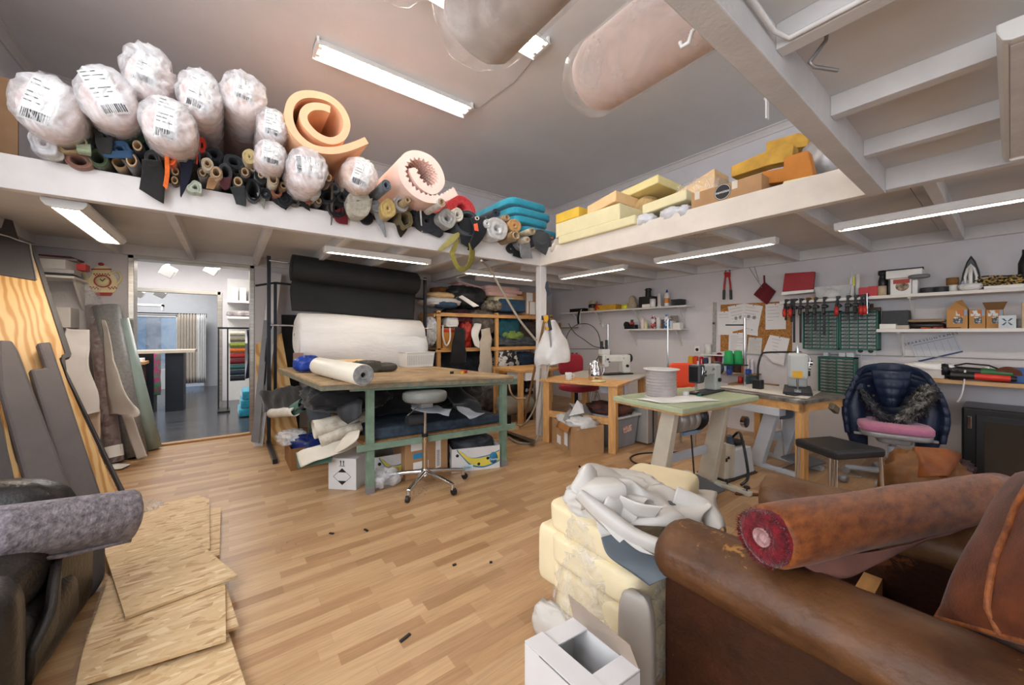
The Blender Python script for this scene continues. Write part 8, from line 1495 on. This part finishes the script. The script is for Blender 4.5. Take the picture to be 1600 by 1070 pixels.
def cush(side):
 def fn(u,v):
  p=P00.lerp(P10,u).lerp(P01.lerp(P11,u),v);k=(16*u*(1-u)*v*(1-v))**.35
  return p-nrm*.07+nrm*side*(.025+.05*k)+nrm*.004*noise.noise(p*12)
 return fn
cb=MB();cb.grid(cush(1),30,30);cb.grid(cush(-1),30,30)
def rimf(u,v):
 k=u*4;i=int(k)%4;f=k-int(k);c4=[(0,0),(1,0),(1,1),(0,1)];p0=c4[i];p1=c4[(i+1)%4];uu=p0[0]+(p1[0]-p0[0])*f;vv=p0[1]+(p1[1]-p0[1])*f
 p=P00.lerp(P10,uu).lerp(P01.lerp(P11,uu),vv);return p-nrm*.07+nrm*(.025-.05*v)
cb.grid(rimf,80,3,wrap=True);part('cushion_body',cb,mat('rust_velvet_dark','6c3414',.6,col2='401b09',scale=16,detail=7,sheen=.15,bump=.15,bscale=140,lo=.3,hi=.68),t,True)
pip=[cush(1)(q[0],q[1])for q in[(i/12,0)for i in range(12)]+[(1,i/12)for i in range(12)]+[(1-i/12,1)for i in range(12)]+[(0,1-i/12)for i in range(13)]]
part('piping',MB().tube(pip,.006,8),MATS['rust_velvet'],t,True);part('piping',MB().tube([cush(1)(.42+.0*i,i/14)+nrm*.003 for i in range(15)],.006,8),MATS['rust_velvet'],t,True)
# foam pile wrapped in plastic, vinyl heap, white box
fy_=mat('foam_cream_yellow','ecdcb6',.85,var=.08,scale=4,bump=.1,bscale=200)
def fb(label,c_,s,rot,seed):return one('foam_block',label,'foam',MB().blob(c_,s,.28,rot=rot,amp=.02,freq=2,seed=seed,nu=40,nv=24),fy_,group='foam blocks of the wrapped pile')
fb('lowest foam block of the wrapped pile, by the white box flap',(1.30,.97,.10),(.21,.21,.095),.06,1)
fb('foam block second from the bottom of the wrapped pile',(1.30,.97,.24),(.22,.21,.06),.0,2)
fb('middle foam block of the wrapped pile under the blue grey vinyl',(1.29,.98,.36),(.21,.21,.065),.05,3)
fb('upper rounded foam block of the wrapped pile under the white vinyl',(1.31,1.02,.47),(.21,.2,.06),-.05,4)
fb('cream foam block sticking out behind the white vinyl heap',(1.66,1.02,.46),(.14,.16,.12),.3,5)
fb('narrow foam strip at the left side of the wrapped pile',(1.15,1.2,.30),(.06,.06,.12),.1,6)
def wrapf(u,v):
 a_=PI*(.72+.95*u);z=.52-.50*v;r=1+.05*noise.noise(V(u*8,v*8,2))+.04*(1-2*abs(noise.noise(V(u*5,v*14,7))))
 return V(1.30+.26*r*math.cos(a_)*(1-.25*(1-v)**2),1.0+.26*r*math.sin(a_)*(1-.2*(1-v)**2),z)
one('plastic_wrap','clear plastic film wrapped round the foam block pile','plastic film',MB().grid(wrapf,60,40),film('wrap_film','ebe6dc',.30,.12,1.0,12),solid=0)
one('vinyl_piece','pale grey vinyl cushion cover standing between the foam pile and the sofa','vinyl',MB().blob((1.10,.76,.18),(.03,.06,.2),.5,rot=.3,amp=.04,freq=2),mat('pale_vinyl_beige','a49c93',.45,var=.06))
wv2=mat('white_grey_vinyl','d2cec8',.38,var=.06,scale=5);bg=mat('blue_grey_vinyl','50585f',.4,var=.12,scale=5)
def fold(label,Lp,Rp,m,n=26,mm=16,amp=.03,seed=0,sag=None,freq=6,solid=.006):return one('vinyl_piece',label,'vinyl',cloth(Lp,Rp,n=n,m=mm,amp=amp,seed=seed,sag=sag,freq=freq),m,group='vinyl pieces heaped on the foam pile',solid=solid)
def hp(px,py,d):return PT(px,py,d)
one('vinyl_heap','big crumpled heap of white grey vinyl on top of the foam pile','vinyl',MB().blob((1.36,1.04,.54),(.23,.16,.075),.75,amp=.12,freq=2.2,seed=5,ridge=True,nu=70,nv=40),wv2)
fold('white vinyl sheet forming the back ridge of the heap',[hp(905,738,1.62),hp(925,730,1.75),hp(985,738,1.9),hp(1050,755,1.95),hp(1110,775,1.9)],[hp(905,760,1.5),hp(930,765,1.52),hp(990,775,1.55),hp(1060,790,1.6),hp(1128,810,1.6)],wv2,seed=1,sag=(0,0,.03))
fold('white vinyl flap folded over the left end of the heap',[hp(902,745,1.5),hp(900,770,1.42),hp(945,800,1.4),hp(985,820,1.38)],[hp(935,740,1.55),hp(940,768,1.48),hp(985,780,1.46),hp(1025,785,1.45)],wv2,seed=2,sag=(0,0,.04))
fold('long white vinyl fold sweeping across the front of the heap',[hp(900,778,1.4),hp(935,815,1.36),hp(985,850,1.32),hp(1045,870,1.28)],[hp(912,775,1.42),hp(955,800,1.38),hp(1000,830,1.34),hp(1050,850,1.3)],wv2,seed=3,amp=.015,sag=(-.02,-.02,.03))
fold('cream vinyl tube folded in the middle of the heap',[hp(960,775,1.46),hp(990,790,1.42),hp(1025,800,1.4)],[hp(955,790,1.44),hp(990,806,1.4),hp(1025,812,1.38)],wv2,seed=4,sag=(-.02,-.04,.05),amp=.01)
fold('blue grey vinyl strip lying on the white heap',[hp(1000,765,1.55),hp(1030,780,1.52),hp(1085,772,1.6)],[hp(1000,780,1.5),hp(1035,790,1.48),hp(1080,788,1.52)],bg,seed=5,amp=.015)
fold('white vinyl bulge at the right end of the heap behind the sofa arm',[hp(1060,765,1.6),hp(1105,785,1.58),hp(1125,815,1.5),hp(1128,835,1.45)],[hp(1050,790,1.5),hp(1085,800,1.46),hp(1105,825,1.42),hp(1115,840,1.4)],wv2,seed=6,sag=(-.02,-.03,.05))
fold('blue grey vinyl sheet hanging down over the foam toward the sofa',[hp(940,845,1.33),hp(950,870,1.3),hp(985,895,1.26),hp(1010,915,1.23)],[hp(965,838,1.33),hp(1000,865,1.29),hp(1040,875,1.25),hp(1052,900,1.22)],bg,seed=7,amp=.015)
fold('pale vinyl strip hanging left of the blue grey sheet',[hp(927,805,1.38),hp(935,830,1.36),hp(945,850,1.35)],[hp(945,800,1.38),hp(955,825,1.36),hp(965,838,1.34)],wv2,seed=8,amp=.01)
fold('white vinyl crumple bulging at the top left of the heap',[hp(905,760,1.48),hp(925,745,1.5),hp(960,745,1.52)],[hp(915,800,1.4),hp(945,790,1.4),hp(985,785,1.42)],wv2,seed=11,amp=.03,sag=(-.03,-.04,.03))
fold('broad white vinyl piece spread over the middle of the heap',[hp(955,745,1.56),hp(1000,755,1.58),hp(1060,770,1.6),hp(1100,785,1.58)],[hp(945,800,1.38),hp(1000,825,1.36),hp(1050,830,1.36),hp(1095,820,1.4)],wv2,seed=12,amp=.05,freq=9,sag=(-.02,-.02,.04),n=34,mm=26)
fold('thin white vinyl strip twisting below the long front fold',[hp(935,815,1.36),hp(975,858,1.3),hp(1010,880,1.27),hp(1050,890,1.25)],[hp(945,810,1.36),hp(985,845,1.31),hp(1020,868,1.28),hp(1052,875,1.26)],wv2,seed=13,amp=.02)
one('vinyl_piece','crumpled grey sheet at the foot of the foam pile, left','vinyl',MB().blob((1.06,1.08,.06),(.05,.14,.07),.7,amp=.2,ridge=True,seed=3),wv2,group='vinyl pieces heaped on the foam pile')
zb=.34;bq=[G(820,1006,zb),G(896,966,zb),G(1000,1050,zb),G(925,1105,zb)]
t=thing('cardboard_box','white open cardboard box with a raised flap in the front','box',sum(bq,V(0,0,0))/4-V(0,0,zb))
cb=MB();lo=[V(p.x,p.y,0)for p in bq];cb.add(lo+bq,[(0,1,2,3),(0,4,5,1),(1,5,6,2),(2,6,7,3),(3,7,4,0)]);part('carton',cb,mat('white_box_card','d8d6d6',.55,var=.02),t,True,solid=.004)
wbc=MATS['white_box_card'];ex=(bq[1]-bq[0]);ey=(bq[3]-bq[0])
part('flap',MB().hexa([bq[0],bq[0]+ex,bq[0]+ex+ey*.24,bq[0]+ey*.24]+[q+V(0,0,.004)for q in(bq[0],bq[0]+ex,bq[0]+ex+ey*.24,bq[0]+ey*.24)]),wbc,t,True)
part('flap',MB().hexa([bq[0]+V(0,0,.006),bq[0]+ex*.34+V(0,0,.006),bq[3]+ex*.34+V(0,0,.006),bq[3]+V(0,0,.006)]+[q+V(0,0,.010)for q in(bq[0],bq[0]+ex*.34,bq[3]+ex*.34,bq[3])]),wbc,t,True)
part('flap',MB().hexa([bq[3]+V(0,0,.004),bq[2]+V(0,0,.004),bq[2]-ey*.24+V(0,0,.004),bq[3]-ey*.24+V(0,0,.004)]+[q+V(0,0,.008)for q in(bq[3],bq[2],bq[2]-ey*.24,bq[3]-ey*.24)]),wbc,t,True)
f0,f1=bq[1],bq[2];top0=PT(888,930,(f0-O0).dot(V(CC,SS,0))*.99);top1=PT(985,1010,(f1-O0).dot(V(CC,SS,0))*.99)
part('raised_flap',MB().hexa([f0,f1,f1+V(.004,.004,0),f0+V(.004,.004,0),top0,top1,top1+V(.004,.004,0),top0+V(.004,.004,0)]),mat('grey_card_inside','a8988a',.7,var=.05),t,True)
# camera, light, colour management
cd=bpy.data.cameras.new('camera');cam=bpy.data.objects.new('camera',cd);C.objects.link(cam)
cd.sensor_width=36;cd.lens=36*FP/1600;cd.shift_y=-(535-HY)/1600;cd.clip_start=.05;cd.clip_end=100
cam.location=(0,0,CH);cam.rotation_euler=(PI/2,0,-math.atan2(CC,SS))
bpy.context.scene.camera=cam
wd=bpy.data.worlds.new('sky');bpy.context.scene.world=wd;wd.use_nodes=True
bg=wd.node_tree.nodes['Background'];bg.inputs[0].default_value=(.80,.88,1,1);bg.inputs[1].default_value=1.0
def area(name,loc,rot,sx,sy,power,col=(1,1,1)):
 l=bpy.data.lights.new(name,'AREA');l.shape='RECTANGLE';l.size=sx;l.size_y=sy;l.energy=power;l.color=col
 o=bpy.data.objects.new(name,l);C.objects.link(o);o.location=loc;o.rotation_euler=rot;return o
for x,w_ in((.15,2.6),(3.45,2.8)):
 area('unseen_daylight',(x,FY-.05,1.35),(PI/2,0,PI),w_,1.7,75,(.95,.97,1))
 area('unseen_daylight',(x,FY-.05,2.95),(PI/2+.35,0,PI),w_,1.1,100,(.95,.97,1))  # unseen upper daylight, added for a brighter ceiling
area('unseen_daylight',(WXL-.05,-.2,1.5),(PI/2,0,-PI/2),4.6,1.2,50,(.95,.97,1))  # unseen left window light, put in to lift ceiling and right wall
area('unseen_daylight',(WXL-.05,-.2,2.95),(PI/2+.35,0,-PI/2),4.6,1.0,110,(.95,.97,1))  # added daylight from the unseen left side, tilted up at the ceiling
area('showroom_daylight',(-1.6,SY2+.4,1.4),(PI/2,0,0),2.4,2.0,90,(.88,.94,1))
area('showroom_fill',(-.6,7.4,2.58),(0,0,0),1.6,1.2,55,(1,.97,.93))  # added fill light without a fixture, brightens the dark showroom
area('showroom_fill',(-1.2,10.2,2.58),(0,0,0),1.6,1.2,45,(1,.97,.93))  # second added fill, for the space beyond the metal frame
vs=bpy.context.scene.view_settings;vs.view_transform='Standard';vs.look='None';vs.gamma=1;vs.use_curve_mapping=False;vs.exposure=0.5
bpy.context.scene.cycles.max_bounces=8;bpy.context.scene.cycles.transparent_max_bounces=12
